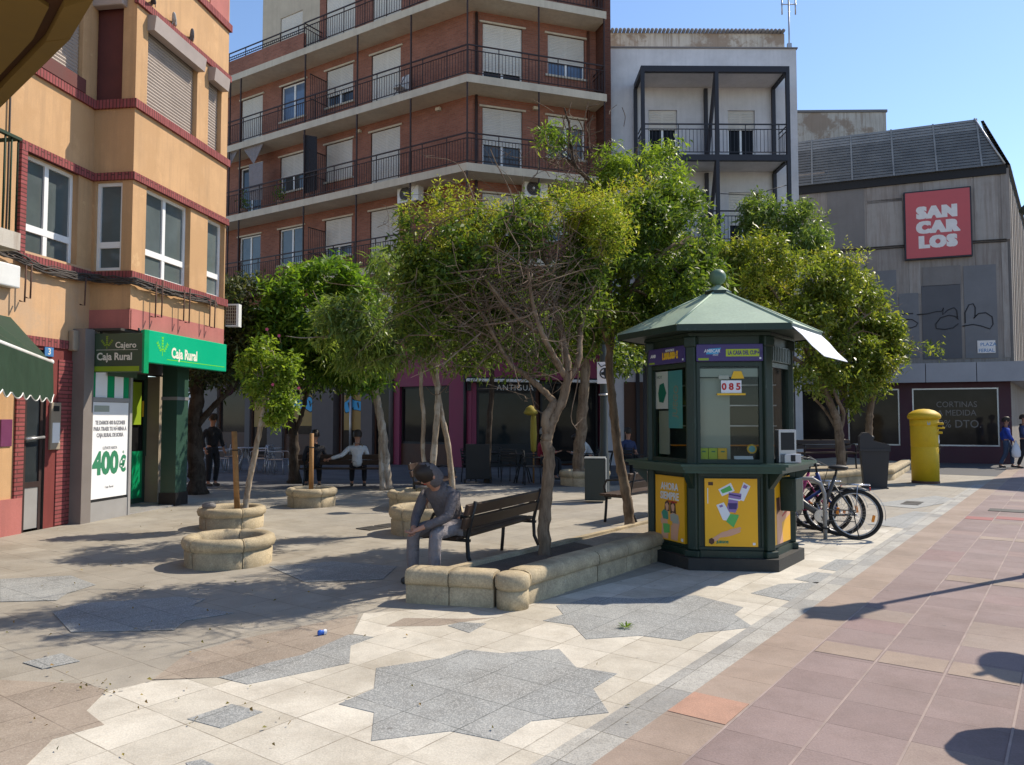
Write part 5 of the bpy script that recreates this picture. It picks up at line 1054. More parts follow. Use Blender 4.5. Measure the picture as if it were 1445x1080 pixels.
for k, r_ in enumerate(wh_):
    mb = MB().mat(M_['alu']); b = 0.05
    mb.box(r_[0], r_[0] + b, 0.05, 0.1, r_[2], r_[3]); mb.box(r_[1] - b, r_[1], 0.05, 0.1, r_[2], r_[3]); mb.box(r_[0] + b, r_[1] - b, 0.05, 0.1, r_[2], r_[2] + b); mb.box(r_[0] + b, r_[1] - b, 0.05, 0.1, r_[3] - b, r_[3])
    o = part(mb, 'shop_window', SCB, FS); part(MB().mat(M_['glass_shop']).box(r_[0] + b, r_[1] - b, 0.07, 0.08, r_[2] + b, r_[3] - b), 'pane', o, FS)
r_ = wh_[2]; cx = r_[0] + (r_[1] - r_[0]) * 0.52
for t_, z_, s_ in (('CORTINAS', 2.05, .3), ('A MEDIDA', 1.74, .3), ('50% DTO.', 1.3, .4)): part(MB().mat(M_['bankgrey_shaded']).text(t_, cx, z_, s_, 0.066, 0.0, 'CENTER', sx=.9), 'window_lettering', SCB, FS)
# scrawl in black paint
gz = lambda q: [(FS.loc(1250 + x / 6.748, 400 + y / 6.748)[0], -0.028, FS.loc(1250 + x / 6.748, 400 + y / 6.748)[1]) for x, y in q]
mb = MB().mat(M_['scribble'])
for q in ([(95, 345), (130, 310), (180, 290), (260, 288)], [(180, 345), (250, 345), (305, 380), (285, 410), (240, 425), (150, 420)], [(190, 430), (180, 470), (155, 492)], [(295, 300), (390, 292), (480, 270), (530, 268), (548, 235), (540, 300), (590, 255), (650, 232), (675, 260), (682, 330)], [(690, 385), (640, 425), (560, 440), (480, 432), (475, 390), (520, 330), (600, 305), (660, 315), (690, 345)], [(755, 380), (752, 280), (790, 205), (830, 195), (850, 230), (850, 300), (835, 335), (880, 290), (950, 280), (1010, 320), (1020, 390), (990, 435), (900, 405), (830, 392), (730, 408)]): mb.tube(gz(q), 0.022, 5)
part(mb, 'painted_scrawl', SCB, FS)
r_ = FS.rect(1275, 272, 1373, 361, -0.2)
sn = fempty('store_sign', 'large square red sign with white block letters on the concrete store', 'sign', FS, r_[2], (r_[0] + r_[1]) / 2, -0.1)
mb = MB().mat(M_['steelblack']).box(r_[0], r_[1], -0.2, -0.03, r_[2], r_[3]); mb.mat(M_['signred']).box(r_[0] + 0.05, r_[1] - 0.05, -0.215, -0.2, r_[2] + 0.05, r_[3] - 0.05)
W_, H_ = r_[1] - r_[0], r_[3] - r_[2]; cx = (r_[0] + r_[1]) / 2 - 0.02; mb.mat(M_['signwhite'])
for t_, f in (('SAN', 0.60), ('CAR', 0.385), ('LOS', 0.17)):
    for q_, (dx_, dz_) in enumerate(((-.04, -.018), (.04, -.018), (-.04, .018), (.04, .018), (0, 0))): mb.text(t_, cx + dx_, r_[2] + H_ * f + dz_, H_ * 0.218, -0.2165 - q_ * .0006, 0.024, 'CENTER', sx=1.06, spacing=1.25)
part(mb, 'panel', sn, FS)
r_ = FS.rect(1379, 481, 1405, 498, -0.05); plate('street_plaque', FS, r_, 'small white street name plaque under the black scrawl', 'plaque', 'signwhite', [('plateblue', 'PLAZA', (r_[0] + r_[1]) / 2 + .06, r_[2] + H_ * 0.1, 0.17, 'CENTER'), ('plateblue', 'FERIAL', (r_[0] + r_[1]) / 2, r_[2] + 0.04, 0.17, 'CENTER')], 0.03, -0.03)
r_ = FS.rect(1180, 470, 1190, 480)

# buildings of the street that leaves on the right (they shade its far end)
FX = Fac(23.0, 23.6, 0.866, 0.5)
XB = fempty('street_building', 'ochre rendered building along the street beyond the right edge', 'building', FX)
hx = [(0.8 + 2.4 * i, 2.0 + 2.4 * i, 3.6 + 3 * f, 5.4 + 3 * f) for i in range(5) for f in range(3)]
mb = MB().mat(M_['peach']); wall_holes(mb, 0, 12.8, 0, 14.5, hx, 0.2, reveal=M_['reveal_dark']); mb.box(0, 12.8, 0.3, 2.5, 0, 14.5); mb.quad((0, .3, 0), (0, 0, 0), (0, 0, 14.5), (0, .3, 14.5)); part(mb, 'wall', XB, FX)
for h in hx: window(XB, FX, h, 0.12, shutter=0.4)
ID = Matrix.Identity(4)
def lpart(mb, name, o, M=None, label=None):
    """part given in the thing's own coordinates"""
    w = o.matrix_basis.copy(); p = o.parent
    while p is not None: w = p.matrix_basis @ w; p = p.parent
    r = mb.build(name, o); 
    if M is not None: r.matrix_basis = M
    if label: r['label'] = label
    return r
# ================================================================== lottery kiosk: hexagonal, dark green, pale green roof
KX, KY, KR = 2.42, 8.97, -6.3
K = empty('lottery_kiosk', 'dark green hexagonal lottery kiosk with a pale green pyramid roof and ball finial', 'kiosk', (KX, KY, 0.0), R(KR))
def hexp(s, off=0.0): return [((s) * math.sin(R(30 + 60 * k)), -(s) * math.cos(R(30 + 60 * k))) for k in range(6)]
def face(k): return Matrix.Rotation(R(60 * k), 4, 'Z')
s = 0.80; ap = s * math.cos(R(30))
def kface(k): return Matrix.Rotation(R(60 * k), 4, 'Z') @ Matrix.Translation((0, -ap, 0))
mb = MB().mat(M_['kplinth'])
mb.prism(hexp(0.93), 0.0, 0.13); lpart(mb, 'plinth', K)
mb = MB().mat(M_['kgreen']); mb.prism(hexp(0.83), 0.13, 0.2); mb.prism(hexp(0.775), 0.2, 1.04); lpart(mb, 'base', K)
kp = M_['kgreen']
for k in range(6):
    a = R(30 + 60 * k); T = Matrix.Rotation(R(30 + 60 * k), 4, 'Z') @ Matrix.Translation((0, -s, 0))
    mb = MB().mat(kp); mb.T = T; mb.bbox(-0.055, 0.055, -0.03, 0.07, 0.2, 2.44, 0.014); mb.bbox(-0.08, 0.08, -0.05, 0.08, 0.13, 0.2, 0.01); mb.bbox(-0.07, 0.07, -0.05, 0.06, 2.38, 2.5, 0.015)
    mb.add([(-0.03, -0.04, 1.04), (0.03, -0.04, 1.04), (0.03, -0.2, 1.03), (-0.03, -0.2, 1.03), (-0.03, -0.04, 0.86), (0.03, -0.04, 0.86)], [(0, 3, 4), (1, 5, 2), (3, 2, 5, 4), (0, 1, 2, 3)])
    lpart(mb, 'post', K)
for k in range(6):
    T = kface(k); w2 = s / 2 - 0.055
    mb = MB().mat(kp); mb.bbox(-w2, w2, 0.0, 0.05, 0.2, 0.24, 0.005).bbox(-w2, w2, 0.0, 0.05, 0.98, 1.03, 0.005); mb.bbox(-w2, -w2 + .03, 0.001, 0.05, 0.239, 0.981, 0.004).bbox(w2 - .03, w2, 0.001, 0.05, 0.239, 0.981, 0.004); lpart(mb, 'panel_moulding', K, T)
    mb = MB().mat(kp).box(-w2, w2, -0.01, 0.05, 1.13, 1.17).box(-w2, w2, -0.01, 0.05, 2.17, 2.22).box(-w2, -w2 + 0.035, -0.01, 0.05, 1.17, 2.17).box(w2 - 0.035, w2, -0.01, 0.05, 1.17, 2.17)
    f = lpart(mb, 'window_frame', K, T)
    if k in (2, 3, 4): mb = MB().mat(kp).box(-w2 + .035, w2 - .035, 0.0, 0.04, 1.17, 2.17)  # back windows closed by added solid panels that keep sunlight out of the interior
    else: mb = MB().mat(M_['kioskglass']).quad((-w2 + 0.035, 0.02, 1.17), (w2 - 0.035, 0.02, 1.17), (w2 - 0.035, 0.02, 2.17), (-w2 + 0.035, 0.02, 2.17))
    lpart(mb, 'pane', f)
    mb = MB().mat(M_['kgreen']).box(-w2, w2, 0.0, 0.05, 2.22, 2.5); lpart(mb, 'frieze', K, T)
mb = MB().mat(M_['kgreen_top'])
def hexring(mb, s0, s1, z0, z1): mb.prism(hexp(s1), z0, z1)
mb.prism(hexp(1.0), 1.03, 1.065); mb.prism(hexp(1.05), 1.067, 1.1); mb.prism(hexp(1.09), 1.102, 1.128); lpart(mb, 'counter', K)
# roof
mb = MB().mat(kp); mb.prism(hexp(0.86), 2.5, 2.535); mb.mat(M_['kgreen']).prism(hexp(1.14), 2.54, 2.565); lpart(mb, 'ceiling', K)
def hexfr(mb, s0, z0, s1, z1):
    a, b = hexp(s0), hexp(s1)
    mb.add([(*p, z0) for p in a] + [(*p, z1) for p in b], [(i, (i + 1) % 6, 6 + (i + 1) % 6, 6 + i) for i in range(6)])
mb = MB().mat(kp); hexfr(mb, 1.17, 2.53, 1.17, 2.6); mb.mat(M_['kroof']); hexfr(mb, 1.171, 2.6, 0.13, 3.07)
a, b = hexp(1.175), hexp(0.135)
for i in range(6): mb.tube([(*a[i], 2.602), (*b[i], 3.072)], 0.013, 6)
lpart(mb, 'roof', K)
mb = MB().mat(kp).prism(hexp(0.155), 3.06, 3.1); mb.mat(M_['kroof']); hexfr(mb, 0.15, 3.1, 0.02, 3.18); mb.mat(M_['kball']).ball((0, 0, 3.27), 0.096, 14); lpart(mb, 'finial', K)
# raised flap on the right hand face: pale sheet hanging from the eave
T = face(1); e = 1.17 * math.cos(R(30)); mb = MB().mat(M_['kwhite'])
prof = [(-e + 0.02, 2.585), (-e - 0.09, 2.475), (-e - 0.18, 2.36), (-e - 0.29, 2.25)]
for i in range(3):
    (y0, z0), (y1, z1) = prof[i], prof[i + 1]
    x0, x1 = 0.56 - 0.02 * i, 0.56 - 0.02 * (i + 1)
    mb.add([(-x0, y0, z0), (x0, y0, z0), (x1, y1, z1), (-x1, y1, z1), (-x0, y0, z0 - .008), (x0, y0, z0 - .008), (x1, y1, z1 - .008), (-x1, y1, z1 - .008)], [(0, 3, 2, 1), (4, 5, 6, 7), (3, 7, 6, 2), (0, 4, 7, 3), (1, 2, 6, 5)])
lpart(mb, 'raised_flap', K, T)
# signs over the windows
def ksign(k, kind):
    w2 = s / 2 - 0.05; mb = MB().mat(M_['kviolet']).bbox(-w2, w2, -0.05, -0.002, 2.225, 2.41, 0.006)
    if kind == 0:
        mb.mat(M_['graffiti_blue']).plate([(-0.25, 2.3), (-0.12, 2.3), (-0.09, 2.37), (-0.22, 2.36)], -0.052, 0.002); mb.mat(M_['kwhite']).text('AMBCAR', -0.27, 2.32, 0.05, -0.0535, 0.001, shear=0.2, sx=.85); mb.text('2023', -0.18, 2.285, 0.03, -0.0535, 0.0)
        mb.mat(M_['klime']).bbox(-0.04, w2 - 0.04, -0.055, -0.05, 2.275, 2.355, 0.002); mb.mat(M_['kviolet']).text('LA CASA DEL CUPÓN', -0.02, 2.295, 0.06, -0.0565, 0.002, sx=0.62); mb.mat(M_['limestripe']).box(-w2 + 0.02, -0.22, -0.053, -0.05, 2.235, 2.26); mb.mat(M_['kwhite']).box(w2 - .04, w2 - .02, -0.053, -0.05, 2.245, 2.265)
    elif kind == 1:
        mb.mat(M_['kwhite']).text('AMB', -0.3, 2.31, 0.05, -0.0525, 0.002, shear=0.2); mb.text('REPARTIMOS', 0.0, 2.362, 0.035, -0.0525, 0.001, sx=0.8); mb.mat(M_['gold']).text('1.000.000 €', -0.07, 2.28, 0.1, -0.0525, 0.007, sx=0.62); mb.mat(M_['limestripe']).box(-w2 + 0.02, -0.22, -0.053, -0.05, 2.235, 2.255); mb.mat(M_['kwhite']).box(w2 - .04, w2 - .02, -0.053, -0.05, 2.245, 2.265)
    lpart(mb, 'sign_board', K, kface(k))
ksign(0, 0); ksign(5, 1)
mb = MB().mat(kp).bbox(-0.34, 0.34, -0.03, -0.002, 2.225, 2.41, 0.006)
for k in range(11): mb.box(-0.3 + k * 0.058, -0.27 + k * 0.058, -0.036, -0.03, 2.24, 2.395)
lpart(mb, 'sign_board', K, kface(1))
# posters on the lower panels
def kposter(k, kind):
    z0, z1 = 0.245, 0.965; w2 = 0.275; y = -0.004; mb = MB().mat(M_['kyellow']).box(-w2, w2, y - 0.012, y + 0.02, z0, z1); f = y - 0.0135
    P = lambda pts, m, d=0: mb.mat(M_[m]).plate([(-w2 + x * 2 * w2, z0 + (1 - yy) * (z1 - z0)) for x, yy in pts], f - 0.0004 * d, 0.0008)
    if kind == 0:
        P([(.26, .16), (.5, .06), (.57, .18), (.33, .26)], 'kwhite', 0); P([(.3, .17), (.48, .1), (.53, .17), (.34, .22)], 'printgreen', 1)
        P([(.74, .05), (.87, .11), (.74, .33), (.62, .3)], 'kwhite', 1); P([(.75, .08), (.82, .11), (.79, .15), (.72, .13)], 'lilac', 2)
        P([(.46, .2), (.7, .22), (.69, .3), (.63, .31), (.63, .42), (.58, .5), (.46, .49), (.42, .43), (.45, .33)], 'lilac', 2); P([(.45, .28), (.68, .31), (.67, .33), (.45, .3)], 'kwhite', 3); P([(.46, .22), (.69, .25), (.68, .27), (.46, .24)], 'kviolet', 3); P([(.44, .36), (.62, .36), (.6, .45), (.46, .45)], 'kviolet', 3)
        P([(.22, .39), (.36, .35), (.48, .52), (.42, .62), (.34, .61)], 'kwhite', 1); P([(.27, .4), (.33, .38), (.35, .41), (.29, .43)], 'lilac', 2)
        P([(.48, .52), (.64, .53), (.64, .56), (.54, .72), (.4, .63)], 'printgreen', 4); P([(.55, .5), (.66, .54), (.58, .66)], 'orange', 3)
        P([(.17, .93), (.14, .88), (.24, .83), (.32, .79), (.42, .77), (.5, .74), (.58, .73), (.66, .71), (.69, .73), (.64, .76), (.68, .76), (.66, .79), (.6, .81), (.5, .84), (.38, .86), (.28, .87), (.22, .92)], 'skinprint', 3)
        P([(.07, .9), (.12, .875), (.17, .9), (.17, .95), (.12, .975), (.07, .95)], 'hairprint', 5); P([(.07, .05), (.16, .05), (.16, .1), (.07, .1)], 'hairprint', 2); P([(.05, .14), (.065, .14), (.065, .37), (.05, .37)], 'kwhite', 2)
        mb.mat(M_['textgreen']).text('JUEGOS', -w2 + .12, z0 + 0.035, 0.035, f - 0.001, 0.002); P([(.9, .94), (.95, .94), (.95, .975), (.9, .975)], 'kwhite', 2)
    elif kind == 1:
        mb.mat(M_['kwhite']).text('AHORA', 0.0, z1 - 0.155, 0.11, f - 0.001, 0.003, 'CENTER', sx=0.85); mb.text('SIEMPRE', 0.0, z1 - 0.262, 0.115, f - 0.001, 0.003, 'CENTER', sx=0.85); mb.mat(M_['textred']).text('toca ganar', 0.06, z1 - 0.295, 0.04, f - 0.001, 0.001, 'CENTER')
        P([(.2, .98), (.24, .7), (.2, .6), (.25, .56), (.36, .54), (.46, .55), (.46, .7), (.44, .98)], 'skinprint', 1); P([(.34, .42), (.42, .38), (.5, .42), (.5, .55), (.32, .55)], 'hairprint', 1); P([(.35, .45), (.42, .42), (.47, .46), (.46, .53), (.38, .54)], 'skinprint', 2)
        P([(.22, .58), (.3, .53), (.44, .56), (.46, .7), (.3, .72)], 'printteal', 3); P([(.26, .74), (.5, .74), (.5, .88), (.3, .9)], 'printgreen', 3); P([(.18, .68), (.46, .68), (.48, .74), (.2, .76)], 'skinprint', 4)
        P([(.52, .42), (.6, .38), (.7, .42), (.72, .58), (.52, .58)], 'hairprint', 1); P([(.55, .45), (.62, .42), (.67, .46), (.65, .54), (.58, .54)], 'skinprint', 2); P([(.5, .6), (.6, .56), (.78, .58), (.84, .7), (.8, .8), (.76, .98), (.54, .98), (.54, .76)], 'skinprint', 2); P([(.52, .6), (.64, .57), (.8, .6), (.8, .72), (.56, .72)], 'kpale', 3); P([(.42, .68), (.6, .7), (.58, .76), (.44, .75)], 'kyellow', 5)
        P([(.88, .93), (.95, .93), (.95, .975), (.88, .975)], 'kwhite', 2)
    else:
        P([(.4, .3), (.98, .2), (.98, .6), (.4, .7)], 'skinprint', 1); P([(.5, .1), (.98, .1), (.98, .45), (.5, .55)], 'kwhite', 2); P([(.45, .58), (.98, .48), (.98, .51), (.45, .61)], 'textred', 3); P([(.1, .35), (.35, .3), (.5, 1), (.12, 1)], 'skinprint', 2); P([(.1, .3), (.3, .3), (.32, .5), (.12, .55)], 'hairprint', 3)
    lpart(mb, 'poster', K, kface(k))
kposter(0, 0); kposter(5, 1); kposter(1, 2)
# sheets stuck inside the panes
mb = MB().mat(M_['paperwhite']).box(-0.31, -0.07, 0.024, 0.028, 1.72, 2.15); mb.mat(M_['kteal']).box(-0.06, 0.2, 0.024, 0.028, 1.5, 2.15); mb.mat(M_['printteal']).plate([(-.24, 1.8), (-.16, 1.79), (-.1, 1.9), (-.15, 2.02), (-.23, 2.0), (-.26, 1.9)], 0.0225, 0.001); mb.mat(M_['textgrey'])
mb.text('HOY', -0.29, 2.07, 0.05, 0.0225, 0); mb.mat(M_['kpale']).text('JUEGO', 0.1, 1.62, 0.12, 0.0225, 0.003, rot=R(85)); mb.mat(M_['kpale']).box(-0.3, -0.1, 0.06, 0.07, 1.2, 1.7); lpart(mb, 'notice', K, kface(5))
mb = MB().mat(M_['kpale']).box(-0.33, 0.33, 0.026, 0.03, 2.06, 2.15); lpart(mb, 'blind', K, kface(0))
mb = MB().mat(M_['kpale']).box(-0.32, 0.02, 0.1, 0.115, 1.14, 2.05); lpart(mb, 'inner_partition', K, kface(0))
mb = MB().mat(M_['kwhite']).box(-0.085, 0.13, 0.006, 0.016, 1.885, 2.02); mb.mat(M_['textred']).text('085', 0.022, 1.92, 0.1, 0.0045, 0.004, 'CENTER', spacing=1.5); mb.mat(M_['gold']).box(-0.13, 0.17, -0.008, 0.02, 1.86, 1.88); lpart(mb, 'number_sheet', K, kface(0))
mb = MB().mat(M_['gold']).plate([(0.02, 2.04), (0.16, 2.04), (0.13, 2.12), (0.05, 2.12)], 0.005, 0.003); mb.mat(M_['kpale']).box(-0.11, 0.0, 0.006, 0.012, 2.035, 2.075); lpart(mb, 'sticker', K, kface(0))
mb = MB().mat(M_['kgreen']).box(-0.6, 0.6, 0.62, 0.66, 1.04, 2.45)
for zz in (1.3, 1.52, 1.75, 1.98): mb.mat(M_['alu'] if zz != 1.3 else M_['orange']).box(-0.58, 0.58, 0.4, 0.62, zz, zz + 0.012)
lpart(mb, 'shelf_unit', K, kface(0))
# things on the counter inside
c = empty('lottery_display', 'row of yellow lottery leaflet boxes behind the front pane of the kiosk', 'display', K.matrix_basis @ kface(0) @ Vector((-0.17, 0.07, 1.129)), R(KR))
mb = MB().mat(M_['limestripe'])
for k in range(3): mb.mat(M_['gold'] if k == 2 else M_['klime']).bbox(-0.15 + k * 0.1, -0.055 + k * 0.1, -0.03, 0.03, 0, 0.16, 0.004); mb.mat(M_['textgreen']).box(-0.12 + k * .1, -0.08 + k * .1, -0.0315, -0.03, 0.115, 0.13)
lpart(mb, 'boxes', c)
c = empty('price_card', 'small white card standing on the counter inside the kiosk', 'card', K.matrix_basis @ kface(0) @ Vector((0.16, 0.07, 1.129)), R(KR)); mb = MB().mat(M_['kwhite']).add([(-.1, -.03, 0), (.1, -.03, 0), (.09, .0, .075), (-.11, 0, .075), (-.1, .02, 0), (.1, .02, 0)], [(0, 1, 2, 3), (5, 4, 3, 2), (0, 3, 4), (1, 5, 2)]); mb.mat(M_['textgrey']).box(-.07, .05, -.027, -.02, .03, .036); lpart(mb, 'card', c)
c = empty('round_ornament', 'round blue and yellow token standing beside the white card in the kiosk', 'token', K.matrix_basis @ kface(0) @ Vector((0.25, 0.12, 1.129)), R(KR)); mb = MB().mat(M_['gold']); mb.T = Matrix.Translation((0, 0, 0.15)) @ Matrix.Rotation(R(90), 4, 'X'); mb.lathe([(0.052, 0), (0.052, 0.012)], 20, smooth=False); mb.mat(M_['kteal']).lathe([(0.035, 0.0121), (0.035, 0.014)], 20, smooth=False); mb.T = ID; mb.mat(M_['black']).box(-.02, .02, -.02, .02, 0, 0.1); lpart(mb, 'token', c)
c = empty('card_terminal', 'grey service terminal standing on the right hand counter of the kiosk', 'terminal', K.matrix_basis @ kface(1) @ Vector((-0.13, -0.1, 1.128)), R(KR + 12))
mb = MB().mat(M_['alu']).bbox(-.1, .1, -.05, .06, 0, .36, .008); mb.mat(M_['black']).box(-.075, .075, -.054, -.05, .14, .33); mb.mat(M_['alu']).bbox(-.07, .12, -.12, -.05, 0, .1, .01); mb.mat(M_['black']).box(0.0, .05, -.124, -.12, .02, .09); lpart(mb, 'casing', c)
c = empty('letter_slot_box', 'dark steel box fixed on the right hand face of the kiosk', 'box', K.matrix_basis @ kface(1) @ Vector((0.03, -0.02, 0.6)), R(KR + 60))
mb = MB().mat(M_['kgreen']).bbox(-.12, .14, -.17, 0, 0, .36, .01); mb.mat(M_['alu']).box(.14, .15, -.17, 0, 0.0, .32); lpart(mb, 'casing', c)

# ================================================================== stone planters
def roundrect(mb, x0, x1, y0, y1, z0, z1, r):  mb.bbox(x0, x1, y0, y1, z0, z1, r)
bedA, bedB = G(728, 862), G(570, 852)
u1, v1 = bedA[0] * su.x + bedA[1] * su.y, bedA[0] * sw.x + bedA[1] * sw.y
LP = empty('long_stone_planter', 'long raised planter edged in rounded pale stone blocks beside the kiosk', 'planter', (bedA[0], bedA[1], 0), 0)
HB = 0.30
def kerb_run(p, q, n, parent, h=HB, w=0.26, skip=()):
    """row of rounded kerb blocks from p to q, the outer face on the right of the direction of travel"""
    p, q = Vector(p), Vector(q); d = (q - p); l = d.length; d /= l; nrm = Vector((-d.y, d.x))
    ang = math.atan2(d.y, d.x)
    for k in range(n):
        a, b = l * k / n + 0.004, l * (k + 1) / n - 0.004
        mb = MB().mat(M_['stone']); jit = random.uniform(-0.006, 0.006)
        prof = [(0.02, 0), (0.018, h * 0.5), (0.04, h * 0.53), (0.014, h * 0.555), (-0.004, h * 0.61), (-0.010, h * 0.75), (-0.004, h * 0.88), (0.018, h * 0.965), (0.05, h * 1.0), (w - 0.06, h * 1.0), (w - 0.01, h * 0.95), (w, h * 0.8), (w, 0)]
        m = 12; vs = []
        for i in range(m + 1):
            t = (0, .02, .05, .1, .2, .35, .5, .65, .8, .9, .95, .98, 1)[i]; x = a + (b - a) * t; e = 0.009 * (abs(2 * t - 1) ** 14)
            for (y, z) in prof: vs.append((x, y + (e if y < w / 2 else -e) + jit, z - (e if z > h * .5 else 0)))
        np_ = len(prof)
        mb.add(vs, [(i * np_ + j, (i + 1) * np_ + j, (i + 1) * np_ + j + 1, i * np_ + j + 1) for i in range(m) for j in range(np_ - 1)] + [tuple(range(np_ - 1, -1, -1)), tuple(m * np_ + j for j in range(np_))])
        o = mb.build('kerb_stone', parent); o.matrix_basis = parent.matrix_basis.inverted() @ Matrix.Translation((p.x, p.y, 0)) @ Matrix.Rotation(ang, 4, 'Z')
        for pl in o.data.polygons: pl.use_smooth = len(pl.vertices) == 4
    return ang
far = UV(u1 + 6.2, v1); A = Vector(bedA); B = Vector(bedB)
kd = (Vector(far) - A).normalized(); ed = (A - B).normalized()
kerb_run(B, A - ed * 0.20, 2, LP); kerb_run(A + kd * 0.22, far, 10, LP)
# corner stone
mb = MB().mat(M_['stone']); mb.lathe([(0.138, 0), (0.138, HB * .5), (0.115, HB * .53), (0.142, HB * .56), (0.152, HB * .63), (0.155, HB * .78), (0.145, HB * .93), (0.105, HB * .99), (0.0, HB * 1.01)], 18); o = mb.build('kerb_stone', LP); o.matrix_basis = Matrix.Translation((A.x - ed.x * .09 + kd.x * .1 - A.x, A.y - ed.y * .09 + kd.y * .1 - A.y, 0))
bw = 0.92
bl = [tuple(B + ed * 0.1 + kd * 0.12), tuple(A - ed * 0.12 + kd * 0.1), UV(u1 + 6.1, v1 - 0.12), UV(u1 + 6.1, v1 - bw + .05), tuple(B + kd * 0.4)]
n_ = Vector((B.x, B.y))
lk = [(p[0] - A.x, p[1] - A.y) for p in bl]; MB().mat(M_['soil']).prism(lk, 0.02, 0.2).build('soil_bed', LP)
mb = MB().mat(M_['stone']); q0 = Vector(UV(u1 - 0.0, v1 - bw)); q1 = Vector(UV(u1 + 6.2, v1 - bw)); nn = sw
mb.prism([tuple(Vector(p) - A) for p in (q0, q1, q1 + nn * .08, q0 + nn * .08)], 0, 0.235); mb.build('thin_kerb', LP)
pc_ = Vector(UV(u1 + 4.0, v1 - .56)) - A; MB().mat(M_['sand']).prism([tuple(Vector(UV(u1 + a, v1 + b)) - A) for a, b in ((2.1, -.3), (2.3, -.92), (6.0, -.95), (6.0, -.2), (2.6, -.2))], 0.19, 0.206).build('sand_patch', LP)

def round_planter(x, y, r, h, label, n=5, rot=0.35, soil=True):
    o = empty('round_stone_planter', label, 'planter', (x, y, 0), rot, 'round stone planters on the square')
    for k in range(n):
        mb = MB().mat(M_['stone']); m = 12; a0, a1 = 2 * math.pi * k / n + 0.005 / r, 2 * math.pi * (k + 1) / n - 0.005 / r
        prof = [(r - 0.03, 0), (r - 0.022, h * .5), (r - .05, h * .545), (r - 0.005, h * .62), (r + .012, h * .78), (r - .005, h * .93), (r - .05, h), (r - .1, h * .985), (r - .14, h * .9), (r - .15, h * .7), (r - .15, 0.04)]; np_ = len(prof); vs = []
        for i in range(m + 1):
            t = (0, .02, .05, .1, .2, .35, .5, .65, .8, .9, .95, .98, 1)[i]; a = a0 + (a1 - a0) * t; e = 0.010 * abs(2 * t - 1) ** 16
            for rr, z in prof: vs.append(((rr - e * (1 if rr > r - .08 else -1)) * math.cos(a), (rr - e * (1 if rr > r - .08 else -1)) * math.sin(a), z - (e if z > h * .5 else 0)))
        mb.add(vs, [(i * np_ + j, (i + 1) * np_ + j, (i + 1) * np_ + j + 1, i * np_ + j + 1) for i in range(m) for j in range(np_ - 1)] + [tuple(range(np_ - 1, -1, -1)), tuple(m * np_ + j for j in range(np_))])
        q = mb.build('kerb_stone', o)
        for pl in q.data.polygons: pl.use_smooth = len(pl.vertices) == 4
    MB().mat(M_['soil']).lathe([(r - .13, 0.02), (r - .13, h * .55)], 24, smooth=False).build('soil_bed', o)
    return o
round_planter(-3.16, 8.66, 0.49, 0.32, 'empty round stone planter nearest to us, without any plant in it')
round_planter(-4.18, 11.55, 0.48, 0.31, 'round stone planter holding the flowering young tree and its stake')
round_planter(-3.72, 14.35, 0.46, 0.34, 'round stone planter holding only a bare wooden stake')
round_planter(-1.22, 11.0, 0.52, 0.38, 'tall round stone planter behind the left end of the bench')
round_planter(-1.75, 13.9, 0.48, 0.34, 'round stone planter partly hidden behind the tall one by the bench')
round_planter(1.78, 18.9, 0.62, 0.36, 'round stone planter at the foot of the tall sparse tree')
mb = MB().mat(M_['soil']); 
rk = empty('stone_chunk', 'dark broken stone lying on the rim of a round planter', 'stone', (-4.42, 11.28, 0.305)); mb = MB().mat(M_['concrete_dark']); mb.ball((0, 0, 0.035), 0.11, 5, sz=0.5, sy=0.7); lpart(mb, 'stone', rk)
def stake(x, y, z0, z1, label, lean=0.0):
    o = empty('wooden_stake', label, 'stake', (x, y, z0)); MB().mat(M_['stakewood']).tube([(0, 0, 0), (lean * .5, 0, (z1 - z0) * .5), (lean, 0, z1 - z0)], [0.045, 0.042, 0.04], 10).build('post', o)
    MB().mat(M_['black']).torus((lean * .75, 0, (z1 - z0) * .78), 0.047, 0.008, 'z', 16, 5).build('tie', o); return o
stake(-4.08, 11.5, 0.16, 1.42, 'brown wooden stake beside the flowering young tree', -0.07)
stake(-3.72, 14.3, 0.18, 1.34, 'brown wooden stake standing alone in a round planter')
# raised bed behind the bikes
RP = empty('raised_bed', 'low raised bed with pale stone kerb behind the litter bin', 'planter', (8.0, 20.3, 0))
p_ = [Vector(G(1085, 692)), Vector(G(1262, 678)), Vector(G(1292, 664)), Vector(G(1190, 655))]
kerb_run(p_[0], p_[1], 5, RP, 0.32, 0.28); kerb_run(p_[1], p_[2] + Vector((.2, .6)), 3, RP, 0.32, 0.28)
MB().mat(M_['sand']).prism([(p.x - 8.0, p.y - 20.3) for p in (p_[0] + Vector((.1, .2)), p_[1] + Vector((-.1, .2)), p_[2] + Vector((-.2, .3)), p_[3], Vector((5.5, 22.5)))], 0.02, 0.25).build('soil_bed', RP)

